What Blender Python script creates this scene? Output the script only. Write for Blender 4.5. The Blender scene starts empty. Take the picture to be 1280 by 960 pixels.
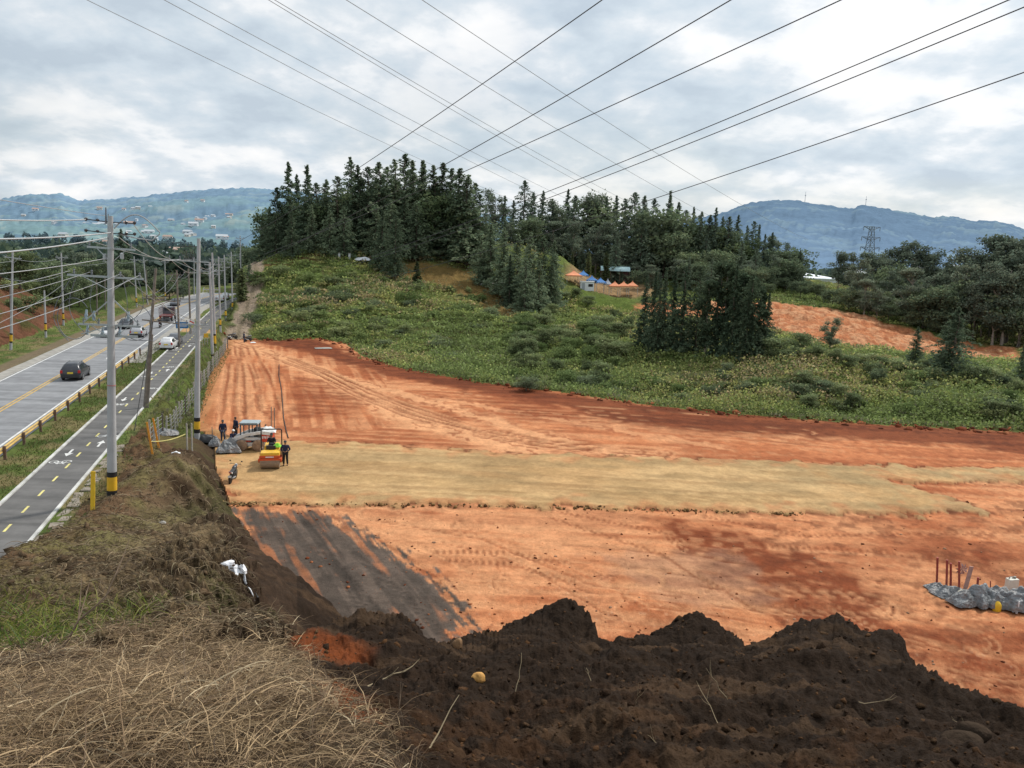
import bpy, bmesh, math, random
import numpy as np
from mathutils import Vector, Matrix, Euler
random.seed(7); RNG = np.random.default_rng(7)
C = bpy.context.scene.collection
SC = bpy.context.scene
# ------------------------------------------------------------------ camera model (used to survey the place)
F = 961.0; PT = math.radians(9.4); RL = math.radians(2.0); H = 15.0
_f = np.array([0, math.cos(PT), -math.sin(PT)]); _r0 = np.array([1., 0, 0]); _u0 = np.array([0, math.sin(PT), math.cos(PT)])
_up = _u0*math.cos(RL) - _r0*math.sin(RL); _rt = _r0*math.cos(RL) + _u0*math.sin(RL)
def ray(px, py): return _f + _rt*(px-640)/F + _up*(480-py)/F
def P(px, py, z=0.):
    d = ray(px, py); t = (z-H)/d[2]; return np.array([0, 0, H]) + d*t
def D(px, py, y):
    d = ray(px, py); return np.array([0, 0, H]) + d*(y/d[1])
# road frame: s runs along the road, l to its right
U = np.array([-.2924, .9563]); N = np.array([.9563, .2924])
def RS(s, l): return U*s + N*l
def SL(x, y): return x*U[0]+y*U[1], x*N[0]+y*N[1]
# ------------------------------------------------------------------ noise
_T = RNG.random((512, 512))
def vn(x, y, seed=0):
    x = np.asarray(x, float)+seed*17.31; y = np.asarray(y, float)+seed*9.77
    xi = np.floor(x).astype(int); yi = np.floor(y).astype(int); u = x-xi; v = y-yi
    u = u*u*(3-2*u); v = v*v*(3-2*v); x0 = xi & 511; x1 = (xi+1) & 511; y0 = yi & 511; y1 = (yi+1) & 511
    return (_T[x0, y0]*(1-u)+_T[x1, y0]*u)*(1-v) + (_T[x0, y1]*(1-u)+_T[x1, y1]*u)*v
def fbm(x, y, oct=4, seed=0, gain=.5):
    a, s, t = 1., 0., 0.
    for i in range(oct):
        s = s + a*vn(x, y, seed+i); t += a; a *= gain; x = x*2.03+3.1; y = y*2.03-1.7
    return s/t
def sstep(a, b, x):
    t = np.clip((x-a)/(b-a), 0, 1); return t*t*(3-2*t)
def poly_sd(x, y, poly):
    """signed distance to a polygon (negative inside)"""
    poly = np.asarray(poly)[:, :2]; n = len(poly); ins = np.zeros(x.shape, bool); dm = np.full(x.shape, 1e9)
    for i in range(n):
        a = poly[i]; b = poly[(i+1) % n]; e = b-a; L = e@e+1e-12
        t = np.clip(((x-a[0])*e[0]+(y-a[1])*e[1])/L, 0, 1)
        dm = np.minimum(dm, (x-a[0]-t*e[0])**2+(y-a[1]-t*e[1])**2)
        c = (a[1] > y) != (b[1] > y)
        ins ^= c & (x < (b[0]-a[0])*(y-a[1])/((b[1]-a[1]) if abs(b[1]-a[1]) > 1e-9 else 1e-9)+a[0])
    dm = np.sqrt(dm); return np.where(ins, -dm, dm)
def line_d(x, y, pts):
    """distance to a polyline and length along it"""
    pts = np.asarray(pts)[:, :2]; best = np.full(x.shape, 1e9); al = np.zeros(x.shape); acc = 0.
    for a, b in zip(pts[:-1], pts[1:]):
        e = b-a; L = math.hypot(*e); t = np.clip(((x-a[0])*e[0]+(y-a[1])*e[1])/(L*L), 0, 1)
        d = np.hypot(x-a[0]-t*e[0], y-a[1]-t*e[1]); m = d < best
        best = np.where(m, d, best); al = np.where(m, acc+t*L, al); acc += L
    return best, al
def lin(r, g, b):
    return np.array([((c/255+.055)/1.055)**2.4 if c > 10 else c/255/12.92 for c in (r, g, b)])
# ------------------------------------------------------------------ tags and mesh helpers
def tag(o, label=None, cat=None, group=None, kind=None):
    if label: o['label'] = label
    if cat: o['category'] = cat
    if group: o['group'] = group
    if kind: o['kind'] = kind
    return o
def empty(name, loc=(0, 0, 0), rz=0, label=None, cat=None, group=None):
    o = bpy.data.objects.new(name, None); C.objects.link(o); o.location = loc; o.rotation_euler = (0, 0, rz)
    o.empty_display_size = .2
    return tag(o, label, cat, group)
def link(name, me, mat=None, parent=None, smooth=False):
    if mat is not None and len(me.materials) == 0:
        for m in (mat if isinstance(mat, (list, tuple)) else [mat]): me.materials.append(m)
    if smooth: me.polygons.foreach_set('use_smooth', np.ones(len(me.polygons), bool))
    o = bpy.data.objects.new(name, me); C.objects.link(o)
    if parent is not None: o.parent = parent
    return o
def np_mesh(name, V, Q, cols=None, nside=4):
    """mesh from numpy arrays; cols is per-vertex linear rgb"""
    V = np.asarray(V, np.float32); Q = np.asarray(Q, np.int32); me = bpy.data.meshes.new(name)
    me.vertices.add(len(V)); me.vertices.foreach_set('co', V.ravel())
    me.loops.add(Q.size); me.loops.foreach_set('vertex_index', Q.ravel())
    me.polygons.add(len(Q)); me.polygons.foreach_set('loop_start', np.arange(len(Q), dtype=np.int32)*nside)
    me.update(calc_edges=True)
    if cols is not None:
        a = me.attributes.new('Col', 'FLOAT_COLOR', 'POINT')
        c4 = np.ones((len(V), 4), np.float32); c4[:, :3] = cols; a.data.foreach_set('color', c4.ravel())
    me.validate(); return me
def copy_tree(o, parent=None):
    c = o.copy(); C.objects.link(c)
    if parent is not None: c.parent = parent
    for ch in list(o.children): copy_tree(ch, c)
    return c
class MB:
    def __init__(s): s.v = []; s.f = []; s.m = []; s.mi = 0
    def add(s, vs, fs):
        b = len(s.v); s.v += [tuple(float(c) for c in v) for v in vs]; s.f += [tuple(b+i for i in f) for f in fs]; s.m += [s.mi]*len(fs); return s
    def box(s, c, size, rot=None, taper=1.):
        x, y, z = [k/2 for k in size]; t = taper
        vs = [Vector(p) for p in ((-x, -y, -z), (x, -y, -z), (x, y, -z), (-x, y, -z), (-x*t, -y*t, z), (x*t, -y*t, z), (x*t, y*t, z), (-x*t, y*t, z))]
        if rot is not None:
            R = rot if isinstance(rot, Matrix) else Euler(rot).to_matrix(); vs = [R @ v for v in vs]
        vs = [v+Vector(c) for v in vs]
        return s.add(vs, [(0, 3, 2, 1), (4, 5, 6, 7), (0, 1, 5, 4), (1, 2, 6, 5), (2, 3, 7, 6), (3, 0, 4, 7)])
    def bar(s, a, b, w, d=None):
        a = Vector(a); b = Vector(b); e = b-a; d = d or w
        return s.box((a+b)/2, (w, d, e.length), e.to_track_quat('Z', 'Y').to_matrix())
    def cyl(s, a, b, r0, r1=None, n=12, cap=True):
        r1 = r0 if r1 is None else r1; a = Vector(a); b = Vector(b); R = (b-a).to_track_quat('Z', 'Y').to_matrix()
        vs = []
        for p, r in ((a, r0), (b, r1)):
            vs += [p + R @ Vector((r*math.cos(2*math.pi*i/n), r*math.sin(2*math.pi*i/n), 0)) for i in range(n)]
        fs = [(i, (i+1) % n, n+(i+1) % n, n+i) for i in range(n)]
        if cap: fs += [tuple(range(n-1, -1, -1)), tuple(range(n, 2*n))]
        return s.add(vs, fs)
    def tube(s, pts, r, n=6, cap=True):
        pts = [Vector(p) for p in pts]; k = len(pts); vs = []
        rr = r if isinstance(r, (list, tuple)) else [r]*k
        for i, p in enumerate(pts):
            t = (pts[min(i+1, k-1)]-pts[max(i-1, 0)]).normalized(); R = t.to_track_quat('Z', 'Y').to_matrix()
            vs += [p + R @ Vector((rr[i]*math.cos(2*math.pi*j/n), rr[i]*math.sin(2*math.pi*j/n), 0)) for j in range(n)]
        fs = [(i*n+j, i*n+(j+1) % n, (i+1)*n+(j+1) % n, (i+1)*n+j) for i in range(k-1) for j in range(n)]
        if cap: fs += [tuple(range(n-1, -1, -1)), tuple(range((k-1)*n, k*n))]
        return s.add(vs, fs)
    def lathe(s, c, prof, n=16, axis='Z'):
        """prof: list of (radius, height along axis)"""
        R = {'Z': Matrix.Identity(3), 'X': Euler((0, math.pi/2, 0)).to_matrix(), 'Y': Euler((-math.pi/2, 0, 0)).to_matrix()}[axis]
        vs = [Vector(c) + R @ Vector((r*math.cos(2*math.pi*i/n), r*math.sin(2*math.pi*i/n), z)) for r, z in prof for i in range(n)]
        k = len(prof)
        fs = [(a*n+i, a*n+(i+1) % n, (a+1)*n+(i+1) % n, (a+1)*n+i) for a in range(k-1) for i in range(n)]
        fs += [tuple(range(n-1, -1, -1)), tuple(range((k-1)*n, k*n))]
        return s.add(vs, fs)
    def loft(s, rings, cap=True):
        n = len(rings[0]); vs = [p for r in rings for p in r]; k = len(rings)
        fs = [(a*n+i, a*n+(i+1) % n, (a+1)*n+(i+1) % n, (a+1)*n+i) for a in range(k-1) for i in range(n)]
        if cap: fs += [tuple(range(n-1, -1, -1)), tuple(range((k-1)*n, k*n))]
        return s.add(vs, fs)
    def prism(s, outline, y0, y1):
        """outline (x,z) extruded along y"""
        n = len(outline); vs = [(x, y0, z) for x, z in outline]+[(x, y1, z) for x, z in outline]
        return s.add(vs, [tuple(range(n)), tuple(range(2*n-1, n-1, -1))]+[(i, i+n, (i+1) % n+n, (i+1) % n) for i in range(n)])
    def quad(s, a, b, c, d): return s.add([a, b, c, d], [(0, 1, 2, 3)])
    def lump(s, c, r, seed=0, sub=2, amp=.3, sq=(1, 1, 1)):
        bm = bmesh.new(); bmesh.ops.create_icosphere(bm, subdivisions=sub, radius=1); rn = random.Random(seed)
        ph = [rn.uniform(0, 6) for _ in range(6)]; vs = []
        for v in bm.verts:
            p = v.co; k = 1+amp*(.5*math.sin(2.1*p.x+ph[0]+1.3*p.y)+.5*math.sin(2.7*p.y+ph[1]-p.z)+.4*math.sin(4.3*p.z+ph[2]+2*p.x)+.25*math.sin(7*p.x+5*p.y+ph[3]))
            vs.append((c[0]+p.x*r*k*sq[0], c[1]+p.y*r*k*sq[1], c[2]+p.z*r*k*sq[2]))
        fs = [tuple(v.index for v in f.verts) for f in bm.faces]; bm.free(); return s.add(vs, fs)
    def build(s, name, mat, parent=None, smooth=False, bevel=0, fix=True):
        me = bpy.data.meshes.new(name); me.from_pydata(s.v, [], s.f)
        for m in (mat if isinstance(mat, (list, tuple)) else [mat]): me.materials.append(m)
        if any(s.m): me.polygons.foreach_set('material_index', s.m)
        if fix or bevel:
            bm = bmesh.new(); bm.from_mesh(me); bmesh.ops.recalc_face_normals(bm, faces=bm.faces)
            if bevel: bmesh.ops.bevel(bm, geom=list(bm.edges), offset=bevel, segments=2, affect='EDGES', profile=.6)
            bm.to_mesh(me); bm.free()
        o = link(name, me, None, parent)
        if smooth:
            me.polygons.foreach_set('use_smooth', np.ones(len(me.polygons), bool))
            try: me.set_sharp_from_angle(angle=math.radians(40))
            except Exception: pass
        return o
# ------------------------------------------------------------------ materials
class NT:
    def __init__(s, m): s.t = m.node_tree; s.t.nodes.clear()
    def n(s, typ, **k):
        nd = s.t.nodes.new(typ)
        for a, b in k.items():
            if a.startswith('i_'): nd.inputs[a[2:].replace('_', ' ')].default_value = b
            else: setattr(nd, a, b)
        return nd
    def l(s, a, b): s.t.links.new(a, b)
def newmat(name):
    m = bpy.data.materials.new(name); m.use_nodes = True; return m, NT(m)
def mat(name, col, rough=.6, metal=0., var=.12, scale=6., bump=0., bscale=40., alpha=None, emit=None, spec=.4, dirt=0., dirtcol=(.25, .13, .07)):
    m, t = newmat(name)
    out = t.n('ShaderNodeOutputMaterial'); b = t.n('ShaderNodeBsdfPrincipled', i_Roughness=rough, i_Metallic=metal)
    b.inputs['Specular IOR Level'].default_value = spec
    tc = t.n('ShaderNodeTexCoord'); nz = t.n('ShaderNodeTexNoise', i_Scale=scale, i_Detail=5.)
    t.l(tc.outputs['Object'], nz.inputs['Vector'])
    mp = t.n('ShaderNodeMapRange'); mp.inputs['From Min'].default_value = .25; mp.inputs['From Max'].default_value = .75
    mp.inputs['To Min'].default_value = 1-var; mp.inputs['To Max'].default_value = 1+var; t.l(nz.outputs['Fac'], mp.inputs['Value'])
    vm = t.n('ShaderNodeVectorMath', operation='SCALE'); vm.inputs[0].default_value = col[:3]; t.l(mp.outputs[0], vm.inputs['Scale'])
    cout = vm.outputs[0]
    if dirt:
        n2 = t.n('ShaderNodeTexNoise', i_Scale=scale*.6, i_Detail=6.); t.l(tc.outputs['Object'], n2.inputs['Vector'])
        cr = t.n('ShaderNodeMapRange'); cr.inputs['From Min'].default_value = .42; cr.inputs['From Max'].default_value = .7; cr.inputs['To Max'].default_value = dirt
        t.l(n2.outputs['Fac'], cr.inputs['Value']); mx = t.n('ShaderNodeMix', data_type='RGBA'); t.l(cr.outputs[0], mx.inputs['Factor'])
        t.l(cout, mx.inputs['A']); mx.inputs['B'].default_value = (*dirtcol, 1); cout = mx.outputs['Result']
    t.l(cout, b.inputs['Base Color'])
    if bump:
        n3 = t.n('ShaderNodeTexNoise', i_Scale=bscale, i_Detail=4.); t.l(tc.outputs['Object'], n3.inputs['Vector'])
        bp = t.n('ShaderNodeBump', i_Strength=bump, i_Distance=.02); t.l(n3.outputs['Fac'], bp.inputs['Height']); t.l(bp.outputs[0], b.inputs['Normal'])
    t.l(b.outputs[0], out.inputs[0]); return m
def attr_mat(name, rough=1., var=.25, scales=(1.5, 12.), bumps=((8., .6, .05),), translucent=0., objvar=0., spec=.1, stretch=None):
    """colour from the mesh attribute Col, broken up with noise, plus bump at several scales"""
    m, t = newmat(name)
    out = t.n('ShaderNodeOutputMaterial'); b = t.n('ShaderNodeBsdfPrincipled', i_Roughness=rough); b.inputs['Specular IOR Level'].default_value = spec
    at = t.n('ShaderNodeAttribute', attribute_name='Col'); g = t.n('ShaderNodeNewGeometry'); cur = at.outputs['Color']
    for sc in scales:
        nz = t.n('ShaderNodeTexNoise', i_Scale=sc, i_Detail=6., i_Roughness=.65); t.l(g.outputs['Position'], nz.inputs['Vector'])
        mp = t.n('ShaderNodeMapRange'); mp.inputs['From Min'].default_value = .25; mp.inputs['From Max'].default_value = .75
        mp.inputs['To Min'].default_value = 1-var; mp.inputs['To Max'].default_value = 1+var; t.l(nz.outputs['Fac'], mp.inputs['Value'])
        vm = t.n('ShaderNodeVectorMath', operation='SCALE'); t.l(cur, vm.inputs[0]); t.l(mp.outputs[0], vm.inputs['Scale']); cur = vm.outputs[0]
    if objvar:
        oi = t.n('ShaderNodeObjectInfo'); hs = t.n('ShaderNodeHueSaturation')
        mp = t.n('ShaderNodeMapRange'); mp.inputs['To Min'].default_value = 1-objvar; mp.inputs['To Max'].default_value = 1+objvar; t.l(oi.outputs['Random'], mp.inputs['Value'])
        t.l(mp.outputs[0], hs.inputs['Value']); t.l(cur, hs.inputs['Color'])
        m2 = t.n('ShaderNodeMapRange'); m2.inputs['To Min'].default_value = .515; m2.inputs['To Max'].default_value = .485; t.l(oi.outputs['Random'], m2.inputs['Value']); t.l(m2.outputs[0], hs.inputs['Hue'])
        cur = hs.outputs['Color']
    t.l(cur, b.inputs['Base Color']); nrm = None
    for sc, st, di in bumps:
        nz = t.n('ShaderNodeTexNoise', i_Scale=sc, i_Detail=6., i_Roughness=.62); t.l(g.outputs['Position'], nz.inputs['Vector'])
        bp = t.n('ShaderNodeBump', i_Strength=st, i_Distance=di); t.l(nz.outputs['Fac'], bp.inputs['Height'])
        if nrm: t.l(nrm, bp.inputs['Normal'])
        nrm = bp.outputs[0]
    if nrm: t.l(nrm, b.inputs['Normal'])
    sh = b.outputs[0]
    if translucent:
        tr = t.n('ShaderNodeBsdfTranslucent'); t.l(cur, tr.inputs['Color']); mx = t.n('ShaderNodeMixShader', i_Fac=translucent)
        t.l(sh, mx.inputs[1]); t.l(tr.outputs[0], mx.inputs[2]); sh = mx.outputs[0]
    t.l(sh, out.inputs[0]); return m
# ------------------------------------------------------------------ terrain
TOE = [(286, 424), (345, 426), (400, 423), (432, 430), (455, 446), (500, 460), (600, 478), (700, 490), (800, 505), (900, 516), (1000, 524), (1100, 531), (1200, 536), (1285, 541)]
toe = [P(*p)[:2] for p in TOE]
FIELD = np.array(toe + [P(1600, 575)[:2], P(1700, 800)[:2], P(1285, 905)[:2], P(1150, 880)[:2], P(900, 850)[:2], P(650, 830)[:2], P(480, 815)[:2], P(385, 765)[:2], P(345, 715)[:2], P(312, 668)[:2],
                         P(290, 640)[:2], P(280, 612)[:2], P(270, 588)[:2], P(268, 560)[:2], P(250, 545)[:2], P(247, 528)[:2], P(262, 470)[:2]])
def c3(px, py, d): return tuple(D(px, py, d))
def w3(s, l, z): q = RS(s, l); return (q[0], q[1], z)
CTRL = [
 # hill on the far side of the site
 c3(300, 400, 140), c3(320, 375, 155), c3(318, 345, 172), c3(335, 322, 188), c3(400, 318, 188), c3(500, 322, 192), c3(440, 300, 215), c3(560, 298, 218),
 c3(400, 370, 160), c3(400, 400, 140), c3(500, 360, 168), c3(500, 400, 142), c3(500, 440, 122), c3(600, 400, 148), c3(560, 333, 190), c3(510, 335, 186), c3(620, 352, 185), c3(540, 352, 180),
 c3(600, 380, 168), c3(650, 398, 152), c3(560, 318, 203), c3(640, 310, 220), c3(700, 322, 218), c3(640, 360, 186), c3(700, 395, 165), c3(700, 440, 122), c3(640, 440, 125), c3(600, 450, 115),
 c3(740, 366, 212), c3(800, 366, 212), c3(745, 348, 240), c3(820, 345, 240), c3(750, 318, 268), c3(850, 325, 262), c3(960, 342, 245), c3(740, 395, 175), c3(800, 400, 165), c3(850, 445, 114),
 c3(950, 448, 108), c3(900, 425, 140), c3(800, 470, 100), c3(800, 440, 118), c3(900, 490, 90), c3(1020, 447, 95), c3(1000, 480, 88), c3(960, 465, 94), c3(1100, 470, 95), c3(1150, 500, 84), c3(1240, 500, 82), c3(1290, 475, 95),
 c3(1050, 500, 84), c3(970, 383, 188), c3(1000, 402, 168), c3(1050, 395, 182), c3(1105, 408, 178), c3(1100, 432, 150), c3(1180, 432, 165), c3(1240, 440, 160), c3(1250, 460, 138), c3(1050, 425, 148), c3(1000, 430, 140), c3(1180, 455, 132),
 c3(1150, 392, 215), c3(1250, 400, 220), c3(1040, 362, 232), c3(1150, 365, 300), c3(1270, 370, 300), c3(1000, 350, 300), c3(700, 330, 320), c3(400, 330, 300), c3(560, 320, 340),
 (60, 90, 1.5), (90, 100, 3), (120, 90, 3), (110, 130, 0), (160, 150, 2), (150, 220, 0), (160, 60, 2), (110, 65, 0), (220, 220, 4),
 # ground left of the road
 w3(85, -34, 1.6), w3(110, -34, 1.6), w3(125, -35.5, 2), w3(130, -40, 5.8), w3(124, -46, 9.5), w3(105, -50, 12), w3(75, -42, 8), w3(60, -40, 6), w3(30, -40, 4), w3(140, -36, 2.2), w3(150, -40, 5.2), w3(152, -46, 9), w3(140, -56, 12), w3(158, -36.5, 1.8), w3(166, -43, 3.5), w3(172, -50, 6), w3(175, -38, 1.8), w3(180, -60, 7), w3(200, -60, 4),
 w3(200, -90, 8), w3(150, -90, 12), w3(260, -60, 1), w3(260, -120, 8), w3(330, -60, -2), w3(330, -140, 4), w3(300, -20, 0), w3(400, 0, -2), w3(400, -100, 0), w3(220, -5, 6), w3(175, -3, 5), w3(150, -3, 2.5),
 # the earth bank between the site and the cycle path
 w3(56, -8, 1.4), w3(52, -7, 1.5), w3(47, -7.5, 1.5), c3(205, 648, 36), c3(265, 640, 40), c3(235, 665, 33), c3(200, 690, 26), c3(270, 690, 26), c3(150, 700, 25), c3(305, 712, 25), c3(230, 720, 21), c3(150, 765, 17), c3(250, 770, 16.5), c3(330, 775, 16), c3(60, 770, 16),
 c3(0, 790, 12), c3(90, 792, 11), c3(180, 800, 10.5), c3(260, 796, 10.5), c3(345, 792, 10.5),
 # the straw covered bank underfoot
 c3(0, 850, 6), c3(150, 845, 6.2), c3(300, 840, 6.4), c3(400, 850, 6), c3(0, 950, 2.7), c3(200, 955, 2.7), c3(400, 955, 3.1), c3(480, 905, 4.2), (0, 0, 13.35), (-2, -2, 13.5), (3, -1, 13.2), (-6, -8, 13), (6, -6, 13), (0, -15, 13), (-14, -8, 5), (-10, 3, 9.5), (20, -10, 12), (14, 0, 12.2),
 # dark topsoil heap: crest, then its front
 c3(385, 792, 10.2), c3(445, 762, 11), c3(495, 772, 11), c3(540, 800, 10.5), c3(600, 797, 10.5), c3(650, 776, 11), c3(705, 746, 11.3), c3(738, 768, 11), c3(765, 804, 10.3), c3(800, 795, 10.5), c3(855, 771, 10.8), c3(915, 788, 10.5), c3(950, 795, 10.2),
 c3(1000, 770, 10.5), c3(1055, 771, 10.3), c3(1100, 788, 10), c3(1140, 826, 9.2), c3(1195, 862, 8.5), c3(1285, 893, 7.8), c3(1400, 930, 7),
 c3(450, 870, 6.6), c3(520, 830, 8.2), c3(600, 855, 7.6), c3(600, 945, 5.), c3(700, 810, 8.8), c3(700, 880, 6.8), c3(800, 860, 7.3), c3(800, 955, 4.9), c3(900, 840, 8), c3(1000, 890, 6.5), c3(1000, 955, 4.8), c3(1040, 820, 8.2), c3(1200, 930, 5.9), c3(1285, 950, 5.2), c3(1120, 870, 7.4),
 # its hidden far slope
 *[(x*1.45, y*1.45, z-4.4) for x, y, z in (c3(445, 762, 11), c3(540, 800, 10.5), c3(650, 776, 11), c3(738, 768, 11), c3(855, 771, 10.8), c3(950, 795, 10.2), c3(1055, 771, 10.3), c3(1140, 826, 9.2), c3(1195, 862, 8.5))],
 *[(x*2.0, y*2.0, .3) for x, y, z in (c3(445, 762, 11), c3(540, 800, 10.5), c3(650, 776, 11), c3(738, 768, 11), c3(855, 771, 10.8), c3(950, 795, 10.2), c3(1055, 771, 10.3), c3(1140, 826, 9.2))],
 (17, 15, 2), (24, 10, 4), (28, 20, 0),
]
_cp = np.array(CTRL, float)
def _solve():
    n = len(_cp); A = np.zeros((n+3, n+3)); d = np.hypot(_cp[:, None, 0]-_cp[None, :, 0], _cp[:, None, 1]-_cp[None, :, 1])
    A[:n, :n] = np.sqrt(d*d+.15)+np.eye(n)*-.02; A[:n, n] = 1; A[n, :n] = 1; A[:n, n+1] = _cp[:, 0]; A[n+1, :n] = _cp[:, 0]; A[:n, n+2] = _cp[:, 1]; A[n+2, :n] = _cp[:, 1]
    return np.linalg.solve(A, np.concatenate([_cp[:, 2], [0, 0, 0]]))
_w = _solve()
def rbf(x, y):
    sh = x.shape; x = x.ravel(); y = y.ravel(); out = np.empty(x.size)
    for i in range(0, x.size, 20000):
        a = x[i:i+20000]; b = y[i:i+20000]
        d = np.sqrt((a[:, None]-_cp[None, :, 0])**2+(b[:, None]-_cp[None, :, 1])**2+.15)
        out[i:i+20000] = d @ _w[:len(_cp)] + _w[-3] + _w[-2]*a + _w[-1]*b
    return out.reshape(sh)
MOUND2 = P(224, 597, 1.5)[:2]; PIT = P(250, 541, .8)[:2]
def base_h(x, y):
    """smooth ground height, no roughness"""
    x = np.asarray(x, float); y = np.asarray(y, float); s, l = SL(x, y); r = np.hypot(x, y)
    h = rbf(x, y)
    far = sstep(300, 420, r); h = h*(1-far) + far*(-3)
    sd = poly_sd(x, y, FIELD); wd = np.where(y < 56, 1.3, 6.) + 2*sstep(58, 75, y)*0
    h = h*sstep(0, 1, np.clip(sd/wd, 0, 1))
    edge = -8.2-1.6*sstep(40, 20, s)
    wr = sstep(edge, edge-1.2, l)*sstep(-35.5, -33, l)*sstep(300, 240, s); h = h*(1-wr)+1.5*wr
    h = h+1.0*np.exp(-(((x-MOUND2[0])/2.1)**2+((y-MOUND2[1])/2.7)**2)**1.4)
    h = h+.55*np.exp(-(((x-PIT[0])/1.6)**2+((y-PIT[1]-1.6)/1.1)**2)**1.5)
    return h
def hz(x, y): return float(base_h(np.array([x]), np.array([y]))[0])
_hr = np.geomspace(45, 290, 420)
def hitd(px, py):
    d = ray(px, py); p = np.array([0, 0, H])[None]+d[None]*(_hr/d[1])[:, None]; k = np.flatnonzero(base_h(p[:, 0], p[:, 1])-p[:, 2] > 0); return _hr[k[0]] if len(k) else None
def G(px, py, d):
    """a spot on the ground straight below the surveyed point"""
    q = D(px, py, d); return (q[0], q[1], hz(q[0], q[1]))
def onfield(px, py, z=0.): q = P(px, py, z); return (q[0], q[1], z)
GRAVEL = np.array([P(*p)[:2] for p in ((236, 546), (300, 548), (360, 551), (450, 555), (640, 567), (760, 571), (900, 575), (1060, 581), (1290, 586), (1700, 598), (1700, 625), (1290, 604), (1120, 604), (1180, 622), (1245, 641), (1150, 645), (1000, 643), (900, 640), (760, 637), (640, 634), (450, 631), (340, 630), (285, 632), (255, 600))])
def pm(pts): return np.array([P(*p)[:2] for p in pts])
STRAWLINE = np.array([D(318, 690, 25)[:2], D(345, 745, 17)[:2], D(358, 792, 10.4)[:2], D(400, 850, 6.2)[:2], D(470, 895, 4.4)[:2], D(545, 965, 3.0)[:2], (1.2, 0), (1.2, -12), (-40, -12), (-40, 60), D(275, 600, 48)[:2], D(288, 640, 40)[:2]])
def streaks(x, y, ang, along, across, oct=4, seed=0):
    c, s = math.cos(ang), math.sin(ang); return fbm((x*c+y*s)/along, (-x*s+y*c)/across, oct, seed)
def ground_grid():
    th = np.concatenate([np.linspace(-85, -40.2, 60), np.linspace(-40, 40, 1040), np.linspace(40.2, 85, 60)])*math.pi/180
    r = [1.1]
    while r[-1] < 460: r.append(r[-1]*(1.0062 if r[-1] < 34 else 1.0075 if r[-1] < 200 else 1.012))
    r = np.array(r); R, TH = np.meshgrid(r, th, indexing='ij'); x = R*np.sin(TH); y = R*np.cos(TH)
    s, l = SL(x, y); sh = base_h(x, y); h = sh.copy()
    sdF = poly_sd(x, y, FIELD); fd = sstep(24, 42, R); wob = (fbm(x*.9, y*.9, 4, 3)-.5)*(1-fd)+(fbm(x*.9, y*.9, 2, 3)-.5)*fd
    sdG = poly_sd(x, y, GRAVEL)+wob*2.2+(fbm(x*1.6, y*1.6, 1, 4)-.5)*.7
    sdS = poly_sd(x, y, STRAWLINE)+wob*.9*np.clip(R/10, .2, 1)
    # ---------------- regions
    field = sdF < 0; gravel = field & (sdG < 0)
    road = (l < -9.2) & (l > -34)
    near = (~field) & (y < 60) & (l > -9.9) & (R < 62)
    hillm = (~field) & (~near) & (l > -9.9)
    straw = near & (sdS < 0); mound = near & ~straw & (R < 34) & (l > -8)
    bank = straw & (R > 9.3); straw = straw & ~bank
    bank |= near & ~straw & ~mound & (y < 59)
    hillm |= near & ~straw & ~mound & ~bank
    left = (l <= -34)
    # dumped loads of topsoil: a row of separate peaks along the crest of the heap
    CR = [(372, 800, 9.8), (395, 785, 10.2), (420, 772, 10.6), (448, 760, 10.9), (480, 764, 10.9), (510, 776, 10.6), (535, 797, 10.3), (560, 803, 10.2), (590, 800, 10.4), (622, 790, 10.8), (640, 776, 11.1), (662, 764, 11.3), (690, 750, 11.4), (706, 742, 11.4), (718, 748, 11.3), (736, 764, 11.1), (748, 796, 10.5), (766, 803, 10.3), (785, 797, 10.4), (815, 785, 10.6), (845, 772, 10.7), (870, 769, 10.7), (900, 779, 10.5), (920, 786, 10.4), (932, 801, 10.1), (950, 797, 10.1), (975, 780, 10.3), (1000, 769, 10.4), (1030, 766, 10.4), (1055, 769, 10.3), (1075, 782, 10.1), (1100, 786, 10.), (1128, 800, 9.8), (1142, 824, 9.3), (1160, 842, 9.), (1200, 862, 8.5), (1245, 880, 8.1), (1290, 895, 7.8), (1400, 940, 7.)]
    cq = np.array([D(*p) for p in CR]); ca = np.arctan2(cq[:, 0], cq[:, 1]); crr = np.hypot(cq[:, 0], cq[:, 1]); inr = (th >= ca[0]) & (th <= ca[-1])
    rc = np.interp(th, ca, crr); zc = np.interp(th, ca, cq[:, 2]); ir = np.clip(np.searchsorted(r, rc), 0, len(r)-1); hc = h[ir, np.arange(len(th))]; dl = np.where(inr, zc-hc, 0)*sstep(0, .05, th-ca[0])
    off = R-rc[None]; wid = np.where(off < 0, 1.5+.5*fbm(TH*9, R*.1, 2, 77), .9); h = h+dl[None]*np.exp(-(off/wid)**2)
    cap = 15-(15-zc[None])*R/rc[None]-.5*np.maximum(off, 0)-.02; h = np.where((off > 0)&inr[None]&(R < 21), np.minimum(h, cap), h)
    # ---------------- relief
    n1 = fbm(x*.55, y*.55, 5, 11); n2 = fbm(x*2.1, y*2.1, 5, 12)*(1-fd)+fbm(x*1.3, y*1.3, 2, 12)*fd; n3 = .5+(fbm(x*7, y*7, 4, 13)-.5)*(1-fd); rid = 1-np.abs(2*fbm(x*1.3, y*1.3, 4, 14)-1)
    wm = sstep(0, 1.2, np.minimum(sdS+.6, sdF+.2))*(R < 40)*near
    h = h + wm*((n1-.5)*.3+(n2-.5)*.3+(n3-.5)*.13+(rid-.8)*.16 + .08*(fbm(x*18, y*18, 3, 17)-.5)*(R < 16))
    wb = (bank | straw)*sstep(0, 2, -sdS)
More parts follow.
